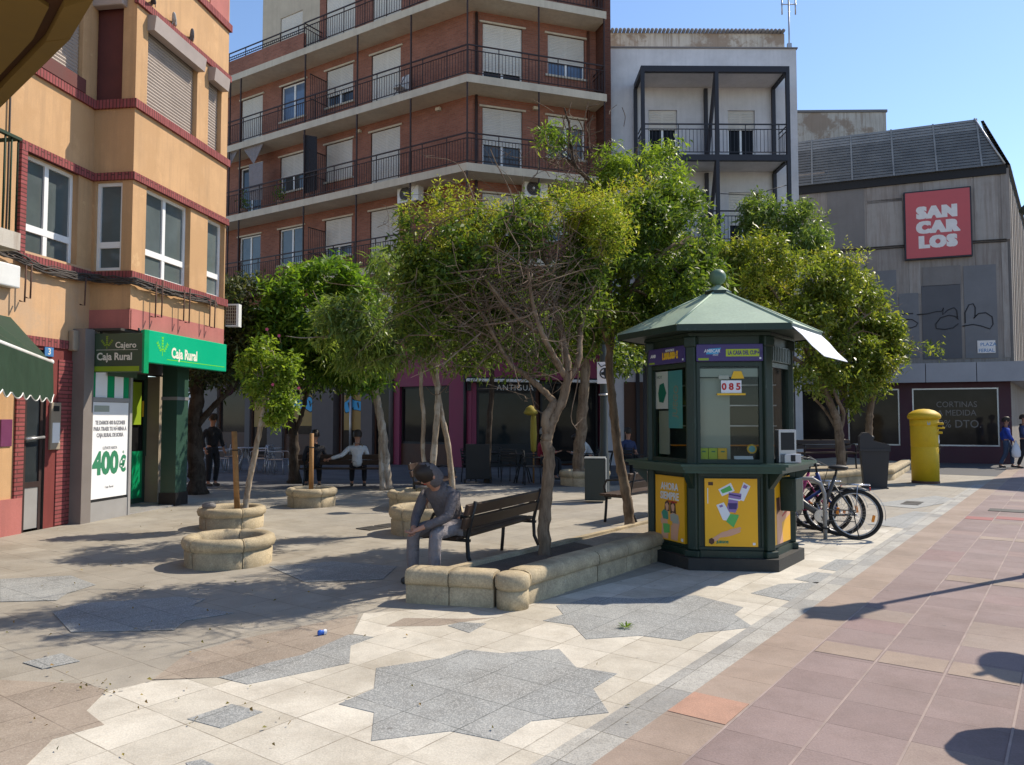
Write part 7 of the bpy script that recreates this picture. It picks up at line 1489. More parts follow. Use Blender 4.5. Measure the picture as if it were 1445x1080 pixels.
for k in range(330):                     # the dead twigs
    if k % 3 == 0: p = random.choice(random.choice([c1[10:], c3[8:], c4[8:], c5[5:], c2[14:], c5[8:]])); sp = 60
    else: p = AT(random.gauss(705, 62), random.gauss(410, 55), Y + random.gauss(-.1, .4)); sp = 0
    tgt = AT(random.gauss(715, 70), random.gauss(405, 55), Y + random.gauss(-.15, .45)) if sp else p + Vector((random.gauss(0, .5), random.gauss(0, .3), random.gauss(.02, .26)))
    d = (tgt - p); l = d.length
    if l > .75: tgt = p + d * (.75 / l); d = tgt - p; l = .75
    mid = p + d * .5 + Vector((random.gauss(0, 1), random.gauss(0, 1), random.gauss(0, 1) - .3)) * l * .16
    r_ = random.uniform(.003, .0085); cc = curve([p, mid, tgt, tgt + Vector((random.gauss(0, .1), random.gauss(0, .1), random.gauss(-.02, .09)))], 3)
    mb.tube(cc, [r_ * (1 - .7 * i / (len(cc) - 1)) for i in range(len(cc))], 4, False)
    for j in range(2):
        q = random.choice(cc[3:]); e = q + Vector((random.gauss(0, .13), random.gauss(0, .13), random.gauss(.02, .12))); mb.tube([q, q.lerp(e, .5) + Vector((random.gauss(0, .02),) * 3), e], [r_ * .5, r_ * .4, r_ * .2], 3, False)
place(mb.build('dead_twigs', t), t)
cl = [clump(625, 330, Y - .1, 66, 50, .8), clump(690, 325, Y, 60, 38, .8), clump(735, 310, Y + .1, 45, 34, .7), clump(650, 380, Y, 60, 44, .75), clump(608, 400, Y - .2, 44, 48, .6), clump(660, 440, Y + .3, 50, 40, .5), clump(830, 330, Y + .3, 45, 60, .5), clump(800, 300, Y + .2, 40, 35, .45), clump(820, 400, Y + .6, 45, 60, .4), clump(640, 290, Y + .1, 40, 22, .4)]
cl = [(c[0], c[1], c[2] - (.12 if c[2] > 3.2 else 0), c[3] * 1.1, *c[4:]) for c in cl]
crown(t, 'crown', cl, 'leaf_glossy', 1900, (0.075, 0.03), (0.2, 9), 0.3, .25, .4, .08, 5.2, .3)
top = [clump(600, 305, Y, 45, 24, .4), clump(640, 275, Y, 35, 18, .35), clump(680, 305, Y + .1, 45, 20, .4), clump(735, 295, Y + .2, 45, 18, .4), clump(800, 285, Y + .2, 50, 22, .4), clump(842, 290, Y + .2, 35, 25, .35), clump(610, 350, Y - .2, 35, 20, .3), clump(660, 330, Y - .25, 40, 20, .3), clump(860, 318, Y + .1, 40, 30, .3)]
top = [(c[0], c[1], c[2] - .12, *c[3:]) for c in top]
crown(t, 'young_shoots', top, 'leaf_yellow', 850, (0.055, 0.016), (0.2, 12), -0.1, .9, .4, -.5, 7.0, .9, .35)
crown(t, 'lower_leaves', [clump(738, 522, Y + .15, 24, 18, .25), clump(700, 400, Y + .1, 70, 45, .4), clump(780, 430, Y + .2, 50, 50, .4), clump(620, 460, Y + .4, 50, 45, .4), clump(660, 500, Y + .4, 45, 28, .35), clump(585, 430, Y + .3, 40, 40, .35), clump(700, 460, Y + .5, 45, 45, .35)], 'leaf_glossy', 760, (0.075, 0.03), (0.18, 8), 0.3, .1, .3, -.2, 6, 2)

# --- 2: leaning tree behind it whose dense crown reaches over the kiosk
Y = 10.2; t = tree('slender leaning tree beside the kiosk with a dense dark glossy crown', W(889, 741, Y))
mb = MB().mat(M_['bark'])
limb(mb, [(AT(889, 742, Y).x, Y, .1), W(884, 700, Y), W(874, 650, Y), W(868, 600, Y), W(863, 550, Y), W(860, 505, Y), W(866, 460, Y), W(880, 420, Y)], .07, .042, 12, 1)
limb(mb, [W(862, 500, Y), W(850, 460, Y - .1), W(840, 410, Y - .1), W(848, 360, Y)], .036, .02, 8)
boughs(mb, W(880, 422, Y), [W(920, 360, Y - .3), W(960, 380, Y), W(890, 330, Y + .2), W(930, 310, Y + .1), W(985, 350, Y + .2), W(940, 430, Y - .4), W(880, 290, Y)], .038)
boughs(mb, W(848, 362, Y), [W(840, 300, Y), W(870, 290, Y + .1), W(815, 340, Y)], .02)
trunk_build(mb, t)
cl = [clump(900, 330, Y, 60, 48, .8), clump(960, 345, Y, 60, 50, .8), clump(930, 400, Y - .2, 75, 55, .9), clump(880, 410, Y - .2, 55, 60, .8), clump(985, 405, Y + .2, 45, 48, .6), clump(915, 290, Y + .2, 45, 30, .5), clump(850, 360, Y + .1, 40, 50, .6), clump(960, 300, Y + .2, 40, 28, .5), clump(900, 455, Y + .1, 50, 32, .5), clump(830, 440, Y + .3, 40, 60, .5), clump(880, 480, Y + .2, 40, 40, .4)]
crown(t, 'crown', cl, 'leaf_glossy', 2800, (0.09, 0.036), (0.24, 9), .3, .2, .5, .02, 4.6, 1.1)
crown(t, 'young_shoots', [clump(860, 285, Y + .1, 45, 20, .4), clump(900, 268, Y + .2, 40, 16, .4), clump(870, 310, Y - .3, 40, 22, .3), clump(900, 475, Y - .2, 45, 25, .3)], 'leaf_yellow', 260, (.06, .018), (.2, 11), -.1, .8, .4, -.6, 6, 2.2, .4)

# --- 3: slim pale stems with long drooping leaves, rooted in the tall round planter
Y = 11.05; t = tree('slim pale stems rising from the tall round planter, with long drooping leaves', (-1.22, 11.0, .18))
mb = MB().mat(M_['bark_pale'])
limb(mb, [W(604, 738, Y), W(606, 690, Y), W(597, 640, Y), W(598, 590, Y), W(594, 545, Y), W(598, 500, Y)], .036, .025, 9, 1)
limb(mb, [W(609, 740, Y), W(608, 690, Y), W(614, 620, Y), W(618, 560, Y), W(616, 520, Y), W(622, 470, Y), W(628, 410, Y + .2)], .054, .025, 10, 1)
limb(mb, [W(642, 738, Y + .25), W(634, 640, Y + .2), W(624, 590, Y + .1), W(616, 545, Y + .1), W(604, 500, Y)], .046, .03, 9, 1)
boughs(mb, W(618, 500, Y), [W(570, 440, Y), W(545, 390, Y - .2), W(600, 400, Y + .3), W(650, 440, Y), W(590, 350, Y), W(660, 480, Y - .3), W(560, 480, Y - .4), W(480, 462, Y - .4), W(455, 478, Y - .5)], .032)
trunk_build(mb, t)
cl = [clump(560, 400, Y, 42, 52, .7), clump(600, 440, Y, 52, 46, .7), clump(540, 362, Y + .1, 26, 30, .45), clump(520, 455, Y - .5, 60, 34, .55), clump(640, 450, Y, 48, 42, .6), clump(585, 478, Y - .2, 58, 28, .55), clump(655, 492, Y, 36, 18, .4), clump(480, 452, Y - .6, 40, 32, .45), clump(680, 450, Y + .3, 36, 44, .5), clump(450, 480, Y - .6, 30, 24, .35), clump(525, 500, Y - .3, 40, 20, .4)]
crown(t, 'crown', cl, 'leaf_willow', 1550, (.15, .028), (.3, 9), .7, -.2, .35, .02, 4.2, .5)
# --- 4: leaning tree with a dense bright dome, left of centre
Y = 17.6; t = tree('leaning forked trunk under a dense dome of bright green foliage', W(546, 692, Y))
mb = MB().mat(M_['bark_pale'])
limb(mb, [(AT(548, 692, Y).x, Y, 0), W(545, 655, Y), W(540, 610, Y), W(534, 575, Y), W(528, 545, Y), W(515, 510, Y)], .1, .08, 12, 1)
limb(mb, [W(541, 692, Y - .1), W(538, 650, Y - .05), W(537, 610, Y)], .07, .05, 8, 1)
mb.mat(M_['bark_dark']); boughs(mb, W(518, 515, Y), [W(450, 440, Y), W(480, 400, Y), W(520, 430, Y + .5), W(420, 470, Y - .2), W(400, 500, Y), W(560, 450, Y), W(470, 500, Y - .8)], .075)
trunk_build(mb, t)
cl = [clump(462, 400, Y, 55, 32, 1.2), clump(500, 420, Y, 42, 40, 1.2), clump(425, 425, Y - .2, 48, 34, 1.2), clump(470, 450, Y - .4, 70, 40, 1.3), clump(400, 470, Y - .3, 52, 34, 1.1), clump(385, 510, Y - .3, 45, 24, .9), clump(440, 495, Y - .2, 65, 32, 1.2), clump(500, 490, Y, 50, 36, 1.1), clump(520, 525, Y, 38, 20, .8), clump(455, 520, Y + .4, 50, 18, .9)]
crown(t, 'crown', cl, 'leaf_bright', 3300, (.17, .06), (.4, 9), .35, .1, .5, -.2, 2.9, .8)
# --- 5: the tall sparse tree in its planter behind the lamp post
Y = 18.6; t = tree('tall sparse tree with bare branches and a few bright sprays above the other crowns', W(818, 662, Y))
mb = MB().mat(M_['bark_dark'])
mb.mat(M_['bark']); limb(mb, [(AT(816, 664, Y).x, Y, .2), W(817, 640, Y), W(821, 590, Y), W(825, 540, Y), W(828, 480, Y), W(840, 400, Y), W(848, 330, Y), W(852, 290, Y)], .15, .08, 12, 1)
mb.mat(M_['bark_dark'])
limb(mb, [W(850, 300, Y), W(864, 268, Y), W(885, 262, Y - .3), W(910, 262, Y - .4), W(940, 275, Y - .4)], .09, .04, 8)
limb(mb, [W(850, 300, Y), W(835, 260, Y), W(812, 235, Y), W(806, 205, Y), W(804, 180, Y + .2), W(796, 152, Y)], .07, .02, 8)
limb(mb, [W(862, 270, Y), W(862, 240, Y + .3), W(858, 215, Y + .3)], .06, .02, 8)
boughs(mb, W(910, 262, Y - .4), [W(900, 230, Y - .4), W(940, 225, Y), W(930, 245, Y), W(960, 265, Y)], .03)
boughs(mb, W(812, 235, Y), [W(770, 205, Y), W(790, 190, Y - .2), W(765, 180, Y), W(780, 225, Y)], .022)
mb.mat(M_['twig'])
for k in range(130):
    p = AT(random.gauss(815, 32), random.gauss(222, 26), Y + random.gauss(0, .4)); e = p + Vector((random.gauss(0, .3), random.gauss(0, .3), random.gauss(.05, .3))); mb.tube(curve([p, p.lerp(e, .5) + Vector((random.gauss(0, .08), 0, random.gauss(0, .08))), e], 3), random.uniform(.006, .014), 4, False)
trunk_build(mb, t)
cl = [clump(775, 183, Y, 18, 14, .35), clump(790, 197, Y, 12, 9, .3), clump(860, 225, Y, 20, 22, .5), clump(880, 235, Y - .2, 22, 20, .5), clump(915, 245, Y - .3, 34, 20, .7), clump(935, 215, Y, 22, 12, .5), clump(915, 222, Y - .1, 16, 9, .4), clump(900, 262, Y - .4, 26, 14, .5), clump(945, 262, Y - .3, 24, 14, .5), clump(962, 245, Y, 10, 10, .3), clump(855, 260, Y, 16, 12, .4), clump(800, 262, Y, 18, 10, .4)]
crown(t, 'crown', cl, 'leaf_hibiscus', 330, (.17, .045), (.5, 12), .45, .0, .3, -.3, 3.5, .4)
crown(t, 'lower_leaves', [clump(905, 300, Y + .3, 40, 25, .9), clump(860, 320, Y, 50, 40, 1.0), clump(830, 470, Y, 40, 35, .9), clump(770, 500, Y, 45, 40, .9), clump(890, 500, Y + .3, 45, 22, .9)], 'leaf_glossy', 620, (.17, .065), (.4, 9), .35, .1, .4, -.3, 3, 1.5)
# --- 6: dark leaning tree by the bank, 7: forked dark trunk behind the staked tree
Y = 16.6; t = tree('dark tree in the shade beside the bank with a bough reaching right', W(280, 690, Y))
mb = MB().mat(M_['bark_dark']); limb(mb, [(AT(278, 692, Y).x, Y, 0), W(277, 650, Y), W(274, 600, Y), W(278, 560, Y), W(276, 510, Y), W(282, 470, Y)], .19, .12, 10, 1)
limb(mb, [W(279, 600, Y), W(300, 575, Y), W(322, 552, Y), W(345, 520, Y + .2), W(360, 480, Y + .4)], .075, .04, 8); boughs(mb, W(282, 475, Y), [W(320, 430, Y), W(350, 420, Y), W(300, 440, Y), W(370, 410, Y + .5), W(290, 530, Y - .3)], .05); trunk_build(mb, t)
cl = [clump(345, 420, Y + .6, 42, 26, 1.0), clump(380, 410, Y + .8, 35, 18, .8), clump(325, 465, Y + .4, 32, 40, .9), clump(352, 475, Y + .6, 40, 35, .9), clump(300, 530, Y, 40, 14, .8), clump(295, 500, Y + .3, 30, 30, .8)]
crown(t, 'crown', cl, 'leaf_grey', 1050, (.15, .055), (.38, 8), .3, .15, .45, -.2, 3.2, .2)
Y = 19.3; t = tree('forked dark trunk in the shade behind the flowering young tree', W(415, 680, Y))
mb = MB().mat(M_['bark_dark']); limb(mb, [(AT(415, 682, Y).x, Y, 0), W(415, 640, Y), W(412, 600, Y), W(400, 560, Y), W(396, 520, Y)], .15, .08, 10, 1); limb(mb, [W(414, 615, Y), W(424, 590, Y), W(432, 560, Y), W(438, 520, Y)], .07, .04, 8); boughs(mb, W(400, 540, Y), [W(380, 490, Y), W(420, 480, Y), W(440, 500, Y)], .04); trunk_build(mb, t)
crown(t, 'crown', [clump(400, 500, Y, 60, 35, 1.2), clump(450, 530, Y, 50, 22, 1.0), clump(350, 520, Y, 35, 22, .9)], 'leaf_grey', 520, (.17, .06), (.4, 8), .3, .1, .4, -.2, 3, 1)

# --- the flowering young tree tied to its stake
Y = 11.6; t = tree('young staked tree with light green leaves and pink flowers', W(347, 724, Y), 'young_tree', 'young trees')
mb = MB().mat(M_['bark_pale']); limb(mb, [(AT(345, 722, Y).x, Y, .14), W(350, 690, Y), W(358, 650, Y), W(366, 610, Y), W(372, 580, Y), W(376, 560, Y)], .046, .036, 9, 1)
boughs(mb, W(374, 570, Y), [W(355, 540, Y), W(370, 520, Y), W(395, 530, Y - .1), W(410, 545, Y), W(360, 500, Y), W(385, 495, Y), W(368, 560, Y - .2)], .018, 6, .1, 2, .4); trunk_build(mb, t)
cl = [clump(372, 500, Y, 22, 22, .25), clump(366, 535, Y, 24, 28, .25), clump(393, 530, Y, 24, 32, .25), clump(402, 566, Y, 18, 26, .22), clump(378, 572, Y - .1, 22, 26, .24), clump(352, 515, Y, 16, 16, .2), clump(392, 592, Y, 14, 12, .2), clump(412, 520, Y, 12, 18, .2)]
crown(t, 'crown', cl, 'leaf_hibiscus', 620, (.075, .045), (.16, 8), .2, .3, .35, -.35, 9, .6)
for i, (px, py) in enumerate(((377, 465), (394, 474), (385, 543), (422, 548))):
    mb = MB().mat(M_['petal']); c = AT(px, py, Y - .28); 
    for k in range(5):
        a = k * 1.2566 + i; d = Vector((math.cos(a), -.25, math.sin(a))); n2 = Vector((-math.sin(a), 0, math.cos(a))); r = .026; mb.add([c, c + d * r * .6 + n2 * r * .5, c + d * r + Vector((0, -.008, 0)), c + d * r * .6 - n2 * r * .5], [(0, 1, 2, 3)])
    mb.mat(M_['bark_pale']).tube([c, c + Vector((0, .1, -.1))], .004, 4); place(mb.build('flower', t), t)

# --- trees on the raised bed behind the bicycles
Y = 20.6; t = tree('broad yellow green tree behind the kiosk and the bicycles', W(1190, 648, Y))
mb = MB().mat(M_['bark']); limb(mb, [(AT(1187, 648, Y).x, Y, .1), W(1185, 620, Y), W(1180, 590, Y), W(1168, 560, Y), W(1150, 520, Y)], .13, .08, 10, 1); limb(mb, [W(1184, 615, Y), W(1190, 585, Y), W(1180, 560, Y - .2), W(1172, 540, Y)], .06, .04, 8); limb(mb, [W(1183, 610, Y), W(1165, 580, Y + .2), W(1146, 560, Y + .2)], .05, .03, 8)
boughs(mb, W(1152, 525, Y), [W(1060, 450, Y), W(1100, 400, Y), W(1150, 420, Y), W(1200, 460, Y), W(1230, 440, Y), W(1060, 380, Y + .4), W(1180, 500, Y - .6)], .07, 6, .12, 5); trunk_build(mb, t)
cl = [clump(1075, 375, Y, 52, 40, 1.3), clump(1050, 430, Y, 50, 45, 1.2), clump(1120, 400, Y, 60, 42, 1.4), clump(1175, 390, Y, 48, 30, 1.1), clump(1110, 460, Y - .3, 60, 42, 1.3), clump(1160, 450, Y - .3, 52, 48, 1.3), clump(1020, 380, Y + .4, 35, 40, .9), clump(1140, 530, Y - .4, 45, 26, 1.0)]
crown(t, 'crown', cl, 'leaf_olive', 2500, (.16, .055), (.4, 9), .25, .3, .5, .02, 2.7, .4)
crown(t, 'young_shoots', [clump(1060, 350, Y, 50, 20, .9), clump(1090, 400, Y - 1.0, 45, 30, .5), clump(1180, 370, Y, 45, 16, .8), clump(1050, 410, Y - .9, 40, 30, .4)], 'leaf_yellow', 210, (.12, .035), (.38, 11), -.1, .8, .4, -.5, 3.4, 1.2, .35)
Y = 21.6; t = tree('yellow green tree over the black litter bin, right of the broad one', W(1228, 640, Y))
mb = MB().mat(M_['bark']); limb(mb, [(AT(1226, 640, Y).x, Y, .1), W(1226, 610, Y), W(1228, 580, Y), W(1232, 550, Y), W(1225, 500, Y)], .11, .07, 10, 1); boughs(mb, W(1230, 540, Y), [W(1260, 500, Y), W(1290, 490, Y), W(1210, 460, Y), W(1240, 440, Y), W(1200, 520, Y), W(1255, 530, Y - .5)], .06); trunk_build(mb, t)
cl = [clump(1205, 430, Y, 42, 40, 1.1), clump(1225, 480, Y - .2, 46, 40, 1.2), clump(1185, 500, Y - .4, 50, 40, 1.2), clump(1235, 520, Y - .3, 34, 30, .9), clump(1200, 540, Y - .4, 45, 22, .9), clump(1300, 492, Y, 18, 16, .5), clump(1275, 500, Y, 18, 10, .5), clump(1308, 480, Y, 9, 12, .3), clump(1195, 570, Y - .4, 16, 14, .5), clump(1245, 460, Y, 22, 24, .7)]
crown(t, 'crown', cl, 'leaf_olive', 2000, (.16, .055), (.4, 9), .25, .3, .5, .02, 2.7, 1.4)
Y = 24.0; t = tree('taller mid green tree peeking out above the yellow green crowns by the white house', W(1110, 640, Y))
mb = MB().mat(M_['bark']); limb(mb, [(AT(1108, 655, Y).x, Y, 0), W(1108, 560, Y), W(1104, 450, Y), W(1100, 360, Y), W(1096, 310, Y)], .17, .07, 10, 1); boughs(mb, W(1100, 350, Y), [W(1070, 290, Y), W(1110, 310, Y), W(1140, 310, Y), W(1060, 320, Y)], .05); trunk_build(mb, t)
cl = [clump(1073, 290, Y, 22, 20, .7), clump(1095, 315, Y, 42, 28, 1.0), clump(1130, 310, Y, 28, 22, .8), clump(1110, 350, Y, 50, 35, 1.2), clump(1140, 335, Y, 25, 22, .8)]
crown(t, 'crown', cl, 'leaf_willow', 1150, (.2, .05), (.45, 9), .35, .2, .45, -.2, 2.6, .9)
# shaded foliage of two further trees between the kiosk and the cafe
Y = 22.5; t = tree('small dark tree between the cafe and the white house, low behind the kiosk', W(960, 650, Y))
mb = MB().mat(M_['bark']); limb(mb, [(AT(955, 656, Y).x, Y, 0), W(955, 600, Y), W(958, 540, Y), W(955, 480, Y)], .12, .07, 9, 1); boughs(mb, W(956, 500, Y), [W(920, 440, Y), W(980, 430, Y), W(1000, 460, Y), W(940, 400, Y)], .05); trunk_build(mb, t)
crown(t, 'crown', [clump(930, 440, Y, 60, 60, 1.4), clump(985, 440, Y, 50, 70, 1.4), clump(960, 370, Y, 60, 40, 1.2), clump(1010, 500, Y, 40, 40, 1)], 'leaf_glossy', 1100, (.19, .075), (.45, 8), .3, .1, .5, -.2, 2.6, .3)
Y = 19.5; t = tree('glossy green tree in front of the cafe, left of the lamp post', W(690, 650, Y))
mb = MB().mat(M_['bark_dark']); limb(mb, [(AT(688, 668, Y).x, Y, 0), W(690, 600, Y), W(694, 540, Y), W(690, 480, Y)], .08, .06, 9, 1); boughs(mb, W(690, 500, Y), [W(650, 450, Y), W(720, 440, Y), W(680, 420, Y)], .05); trunk_build(mb, t)
crown(t, 'crown', [clump(650, 440, Y, 50, 60, 1.3), clump(700, 450, Y, 50, 55, 1.3), clump(680, 390, Y, 60, 40, 1.2), clump(740, 460, Y, 40, 35, 1.0)], 'leaf_glossy', 1000, (.17, .065), (.42, 8), .3, .1, .5, -.15, 2.8, 1.3)
# ================================================================== people and birds
def skin(name, parent, verts, edges, radii, mat, sub=1, root=0, smooth=True):
    me = bpy.data.meshes.new(name); me.from_pydata([tuple(v) for v in verts], edges, []); o = bpy.data.objects.new(name, me); COL.objects.link(o)
    md = o.modifiers.new('s', 'SKIN'); md.use_smooth_shade = smooth; md.branch_smoothing = 0.6
    if not me.skin_vertices: me.skin_vertices.new() if hasattr(me.skin_vertices, 'new') else None
    sk = me.skin_vertices[0].data
    for i, r in enumerate(radii): sk[i].radius = (r, r) if not hasattr(r, '__len__') else r; sk[i].use_root = (i == root)
    s_ = o.modifiers.new('u', 'SUBSURF'); s_.levels = sub; s_.render_levels = sub
    dg = bpy.context.evaluated_depsgraph_get(); m2 = bpy.data.meshes.new_from_object(o.evaluated_get(dg)); bpy.data.objects.remove(o); bpy.data.meshes.remove(me)
    m2.name = name; m2.materials.clear(); m2.materials.append(M_[mat])
    for p in m2.polygons: p.use_smooth = True; p.material_index = 0
    r = link(name, m2, parent); return r
def person(label, loc, rz, J, shirt, legs, hair='hair_dark', sleeves='long', skirt=False, group=None, sub=1, hood=False):
    """J: joints in the person's own frame (facing local -y): pelvis, chest, neck, head, and per side (l, r) elbow, hand, knee, foot"""
    o = empty('person', label, 'person', loc, rz, group)
    V, E, Rr = [], [], []
    def add(p, r, par=None):
        V.append(Vector(p)); Rr.append(r); i = len(V) - 1
        if par is not None: E.append((par, i))
        return i
    pel, che, nec, hea = (Vector(J[k]) for k in ('pelvis', 'chest', 'neck', 'head'))
    right = Vector(J.get('right', (1, 0, 0)))
    pv = add(pel, .112); w_ = add(pel.lerp(che, .5), .098, pv); c_ = add(che, .108, w_); n_ = add(nec, .052, c_)
    up = (hea - nec).normalized(); fwd = Vector(J.get('face', (0, -1, 0)))
    h0 = add(nec + up * .07 + fwd * .015, .062, n_); h1 = add(hea, .092, h0); add(hea + up * .075, .075, h1)
    hands = []
    for s_, sx in (('l', 1), ('r', -1)):
        sh = che + right * sx * .15 + (nec - che) * .2; a = add(sh, .04, c_); el = Vector(J['elbow_' + s_]); ha = Vector(J['hand_' + s_])
        b = add(sh.lerp(el, .5), .044, a); e = add(el, .04, b); f = add(el.lerp(ha, .5), .036, e); g = add(ha, .026, f)
        d = (ha - el).normalized(); palm = add(ha + d * .055, (.036, .018), g); side = right.cross(d).normalized() if right.cross(d).length > .1 else Vector((0, 0, 1)); sp = d.cross(side).normalized()
        for q, (off, ln) in enumerate(((-.026, .06), (-.009, .072), (.009, .068), (.025, .052))):
            k1 = add(ha + d * (.085 + ln * .25) + sp * off, .0095, palm); k2 = add(ha + d * (.085 + ln * .65) + sp * off - side * .01, .0085, k1); add(ha + d * (.085 + ln) + sp * off - side * .03, .007, k2)
        t1 = add(ha + d * .04 + sp * .04 * -sx, .011, palm); add(ha + d * .075 + sp * .055 * -sx - side * .01, .009, t1)
        hip = pel + right * sx * .09; kn = Vector(J['knee_' + s_]); ft = Vector(J['foot_' + s_]); a = add(hip + (kn - hip) * .15, .088, pv); b = add(hip.lerp(kn, .5), .075, a); k = add(kn, .056, b); m = add(kn.lerp(ft, .45), .052, k); an = add(ft + Vector((0, 0, .07)), .036, m)
        td = Vector(J.get('toe', (0, -1, 0))); add(ft + td * .13 + Vector((0, 0, .03)), .03, an)
    b = skin('body', o, V, E, Rr, 'skin', sub)
    # clothing: a sleeve-and-torso shell and trousers, a little wider than the body
    V2, E2, R2 = [], [], []
    def ad2(p, r, par=None):
        V2.append(Vector(p)); R2.append(r); i = len(V2) - 1
        if par is not None: E2.append((par, i))
        return i
    p0 = ad2(pel + (che - pel) * -.2, .155); p1 = ad2(pel.lerp(che, .5), .142, p0); p2 = ad2(che, .162, p1); p3 = ad2(che.lerp(nec, .45), .155, p2); ad2(nec - (nec - che) * .1, .1, p3)
    for s_, sx in (('l', 1), ('r', -1)):
        sh = che + right * sx * .18 + (nec - che) * .33; el = Vector(J['elbow_' + s_]); ha = Vector(J['hand_' + s_]); a = ad2(sh, .09, p2); b_ = ad2(sh.lerp(el, .5), .064, a)
        if sleeves == 'long': e = ad2(el, .056, b_); ad2(el.lerp(ha, .93), .042, e)
        else: ad2(sh.lerp(el, .75), .062, b_)
    skin('shirt', o, V2, E2, R2, shirt, 1)
    V2, E2, R2 = [], [], []
    p0 = ad2(pel + (che - pel) * .22, .142); p1 = ad2(pel, .15, p0)
    for s_, sx in (('l', 1), ('r', -1)):
        hip = pel + right * sx * .09; kn = Vector(J['knee_' + s_]); ft = Vector(J['foot_' + s_]); a = ad2(hip + (kn - hip) * .2, .103, p1); b_ = ad2(hip.lerp(kn, .55), .09, a); k = ad2(kn, .074, b_); ad2(ft + Vector((0, 0, .1)), .06, k)
    skin('trousers', o, V2, E2, R2, legs, 1)
    td = Vector(J.get('toe', (0, -1, 0)))
    for s_ in 'lr':
        ft = Vector(J['foot_' + s_]); skin('shoe', o, [ft + Vector((0, 0, .085)), ft + Vector((0, 0, .035)) - td * .03, ft + Vector((0, 0, .035)) + td * .08, ft + Vector((0, 0, .03)) + td * .16], [(0, 1), (1, 2), (2, 3)], [.05, .046, .042, .034], 'shoe', 1)
    # hair cap and nose
    side = up.cross(fwd).normalized()
    if hood: skin('hood', o, [nec - fwd * .05, nec + up * .06 - fwd * .045, hea + up * .01 - fwd * .035, hea + up * .075 - fwd * .02, hea + up * .05 + fwd * .03], [(0, 1), (1, 2), (2, 3), (3, 4)], [.11, .105, .125, .11, .1], shirt, 2)
    mb = MB().mat(M_[hair])
    X = side; Z = up; Yv = fwd; T = Matrix((( X.x, -Yv.x, Z.x, 0), (X.y, -Yv.y, Z.y, 0), (X.z, -Yv.z, Z.z, 0), (0, 0, 0, 1)))
    mb.T = Matrix.Translation(hea + up * .045 - fwd * .018) @ T; 
    prof = [(.106, -.07), (.112, -.02), (.11, .03), (.092, .075), (.055, .102), (.001, .11)]; mb.lathe(prof, 18, sx=.92, sy=1.08, capb=False)
    mb.build('hair', o)
    mb = MB().mat(M_['skin']); nb = hea + fwd * .088 - up * .005; mb.add([nb + up * .03, nb - up * .022 + side * .016 , nb - up * .022 - side * .016, nb - up * .018 + fwd * .024], [(0, 1, 3), (0, 3, 2), (1, 2, 3)])
    for sx in (1, -1): mb.mat(M_['black']).ball(hea + fwd * .084 + up * .018 + side * .034 * sx, .009, 5); mb.mat(M_['skin']).ball(hea + side * .093 * sx, .022, 5, sz=1.4, sx=.5)
    mb.mat(M_['textred']).add([nb - up * .05 + side * .025 + fwd * -.004, nb - up * .05 - side * .025 + fwd * -.004, nb - up * .058 + fwd * .004], [(0, 1, 2)])
    mb.build('face', o)
    return o
def sit(seat=.45, lean=0.0, arm='lap', slump=0.0, knee=.46):
    a = R(lean); p = Vector((0, 0, seat + .1)); d = Vector((0, -math.sin(a), math.cos(a))); c = p + d * .36; n = c + Vector((0, -math.sin(a + slump), math.cos(a + slump))) * .17; h = n + Vector((0, -math.sin(a * .6 + slump * 1.4), math.cos(a * .6 + slump * 1.4))) * .155
    J = dict(pelvis=p, chest=c, neck=n, head=h, face=(0, -math.cos(slump * .9 + a * .4), -math.sin(slump * .9 + a * .4)), knee_l=(.14, -.45, seat + .07), knee_r=(-.14, -.45, seat + .07), foot_l=(.15, -.47, 0), foot_r=(-.15, -.44, 0))
    if arm == 'lap': J.update(elbow_l=c + Vector((.25, -.05, -.24)), elbow_r=c + Vector((-.25, -.05, -.24)), hand_l=(.1, -.34, seat + .2), hand_r=(-.1, -.32, seat + .21))
    elif arm == 'table': J.update(elbow_l=c + Vector((.26, -.14, -.22)), elbow_r=c + Vector((-.26, -.14, -.22)), hand_l=c + Vector((.12, -.38, -.18)), hand_r=c + Vector((-.12, -.38, -.18)))
    elif arm == 'knees': J.update(elbow_l=(.2, -.33, seat + .22), elbow_r=(-.2, -.33, seat + .22), hand_l=(.05, -.56, seat + .13), hand_r=(-.05, -.55, seat + .11))
    elif arm == 'wide': J.update(elbow_l=c + Vector((.34, .12, -.12)), elbow_r=c + Vector((-.25, -.05, -.24)), hand_l=c + Vector((.62, .1, -.2)), hand_r=(-.1, -.32, seat + .21))
    return J
def stand(h=1.7, stride=0.0, bag=False):
    k = h / 1.72; J = dict(pelvis=(0, 0, .93 * k), chest=(0, -.01, 1.27 * k), neck=(0, 0, 1.46 * k), head=(0, -.02, 1.6 * k), elbow_l=(.27, .03 + stride * .2, 1.13 * k), elbow_r=(-.27, .03 - stride * .2, 1.13 * k), hand_l=(.27, -.08 + stride * .3, .9 * k), hand_r=(-.27, -.08 - stride * .25, .9 * k), knee_l=(.1, -.06 - stride * .22, .5 * k), knee_r=(-.1, -.03 + stride * .1, .5 * k), foot_l=(.1, -stride * .32, 0), foot_r=(-.1, stride * .38, 0)); return J
def at_px(px, py): x, y = G(px, py); return (x, y, 0)
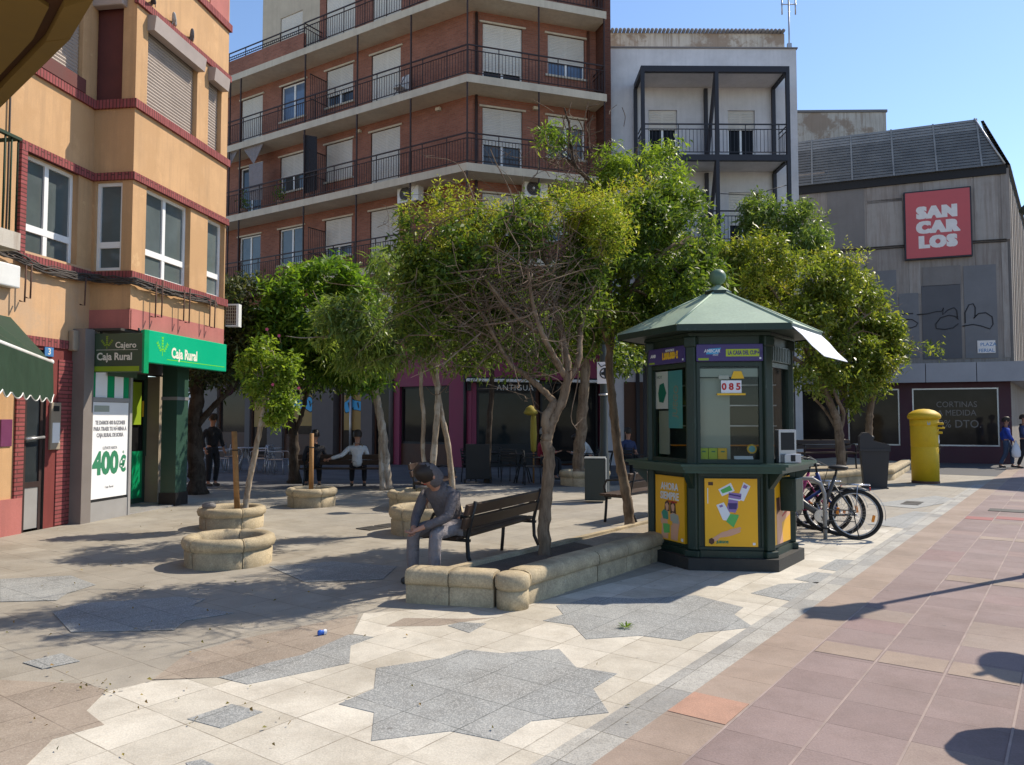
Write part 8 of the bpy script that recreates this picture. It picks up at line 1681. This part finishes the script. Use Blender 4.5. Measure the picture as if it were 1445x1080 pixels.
# seat of the bench seen from behind: left end
e = bc - bs * 0.78; nb = Vector((math.sin(ba), -math.cos(ba)))
person('person in grey clothes hunched at the left end of the nearest bench', (e.x - nb.x * .12, e.y - nb.y * .12, 0), ba - R(90) - R(8), sit(.42, 26, 'knees', .45), 'cloth_grey', 'cloth_greylight', 'hair_dark', sub=2, hood=True)
person('man in a white shirt with a dark strap seated on the shaded bench', (-3.62, 18.02, 0), R(8) + R(0) + R(180) * 0 + R(180), sit(.43, 8, 'wide'), 'cloth_white', 'cloth_black', group=None)
person('dark clothed person seated at the left end of the shaded bench', (-4.6, 18.0, 0), R(200), sit(.43, 5), 'cloth_black', 'cloth_black')
x, y, _ = at_px(764, 676); person('person in a dark red top seated at the cafe behind the thick trunk', (x, y, 0), R(70), sit(.45, 8, 'table'), 'cloth_red', 'cloth_black', 'hair_grey')
x, y, _ = at_px(834, 672); person('person in white bent over a cafe table behind the lamp post', (x, y, 0), R(-70), sit(.45, 35, 'table', .3), 'cloth_white', 'cloth_black')
x, y, _ = at_px(885, 674); person('man in a dark blue patterned shirt seated at the cafe left of the kiosk', (x, y, 0), R(25), sit(.45, 6, 'lap'), 'cloth_navy', 'cloth_black', sleeves='short')
x, y, _ = at_px(283, 688); person('dark clothed person standing by the dark trunk next to the bank', (x + .1, y + .4, 0), R(60), stand(1.72), 'cloth_black', 'cloth_black')
x, y, _ = at_px(1421, 660); pp = person('person in a bright blue top walking past the store window', (x, y, 0), R(60), stand(1.66, .5), 'cloth_blue', 'denim')
x, y, _ = at_px(1446, 661); person('person in dark clothes carrying a white bag at the right edge', (x, y, 0), R(40), stand(1.75, .4), 'cloth_navy', 'cloth_black')
bg_ = empty('shopping_bag', 'white plastic shopping bag hanging from a hand at the right edge', 'bag', (x - .33, y - .1, .35)); lpart(MB().mat(M_['bagwhite']).lathe([(.08, 0), (.14, .05), (.15, .2), (.1, .38), (.03, .5), (.02, .56)], 12, sy=.6), 'bag', bg_)
# pigeons on the shutter box of the ochre bay
for i, (px, py, mt, lab, rz) in enumerate(((218, 22, 'pigeon_dark', 'dark pigeon perched upright on the shutter box, leftmost of the three', 200), (247, 48, 'pigeon_white', 'pale pigeon on the shutter box, in the middle of the three', 20), (272, 68, 'pigeon_grey', 'grey pigeon on the shutter box, the lowest of the three in the picture', 25))):
    a = FBY.loc(px, py, -.08)[0]; pt_ = FBY.pt(a, -0.06); o = empty('pigeon', lab, 'pigeon', (pt_.x, pt_.y, Z4 + .125), R(rz), 'pigeons on the shutter box')
    skin('body', o, [(0, .17, .06), (0, .08, .075), (0, -.02, .09), (0, -.08, .12), (0, -.1, .165), (0, -.13, .17), (.025, 0, .05), (.025, -.01, .0), (-.025, 0, .05), (-.025, -.01, 0)], [(0, 1), (1, 2), (2, 3), (3, 4), (4, 5), (2, 6), (6, 7), (2, 8), (8, 9)], [(.03, .01), (.045, .03), .06, .045, .03, .008, .008, .006, .008, .006], mt, 2, 2)
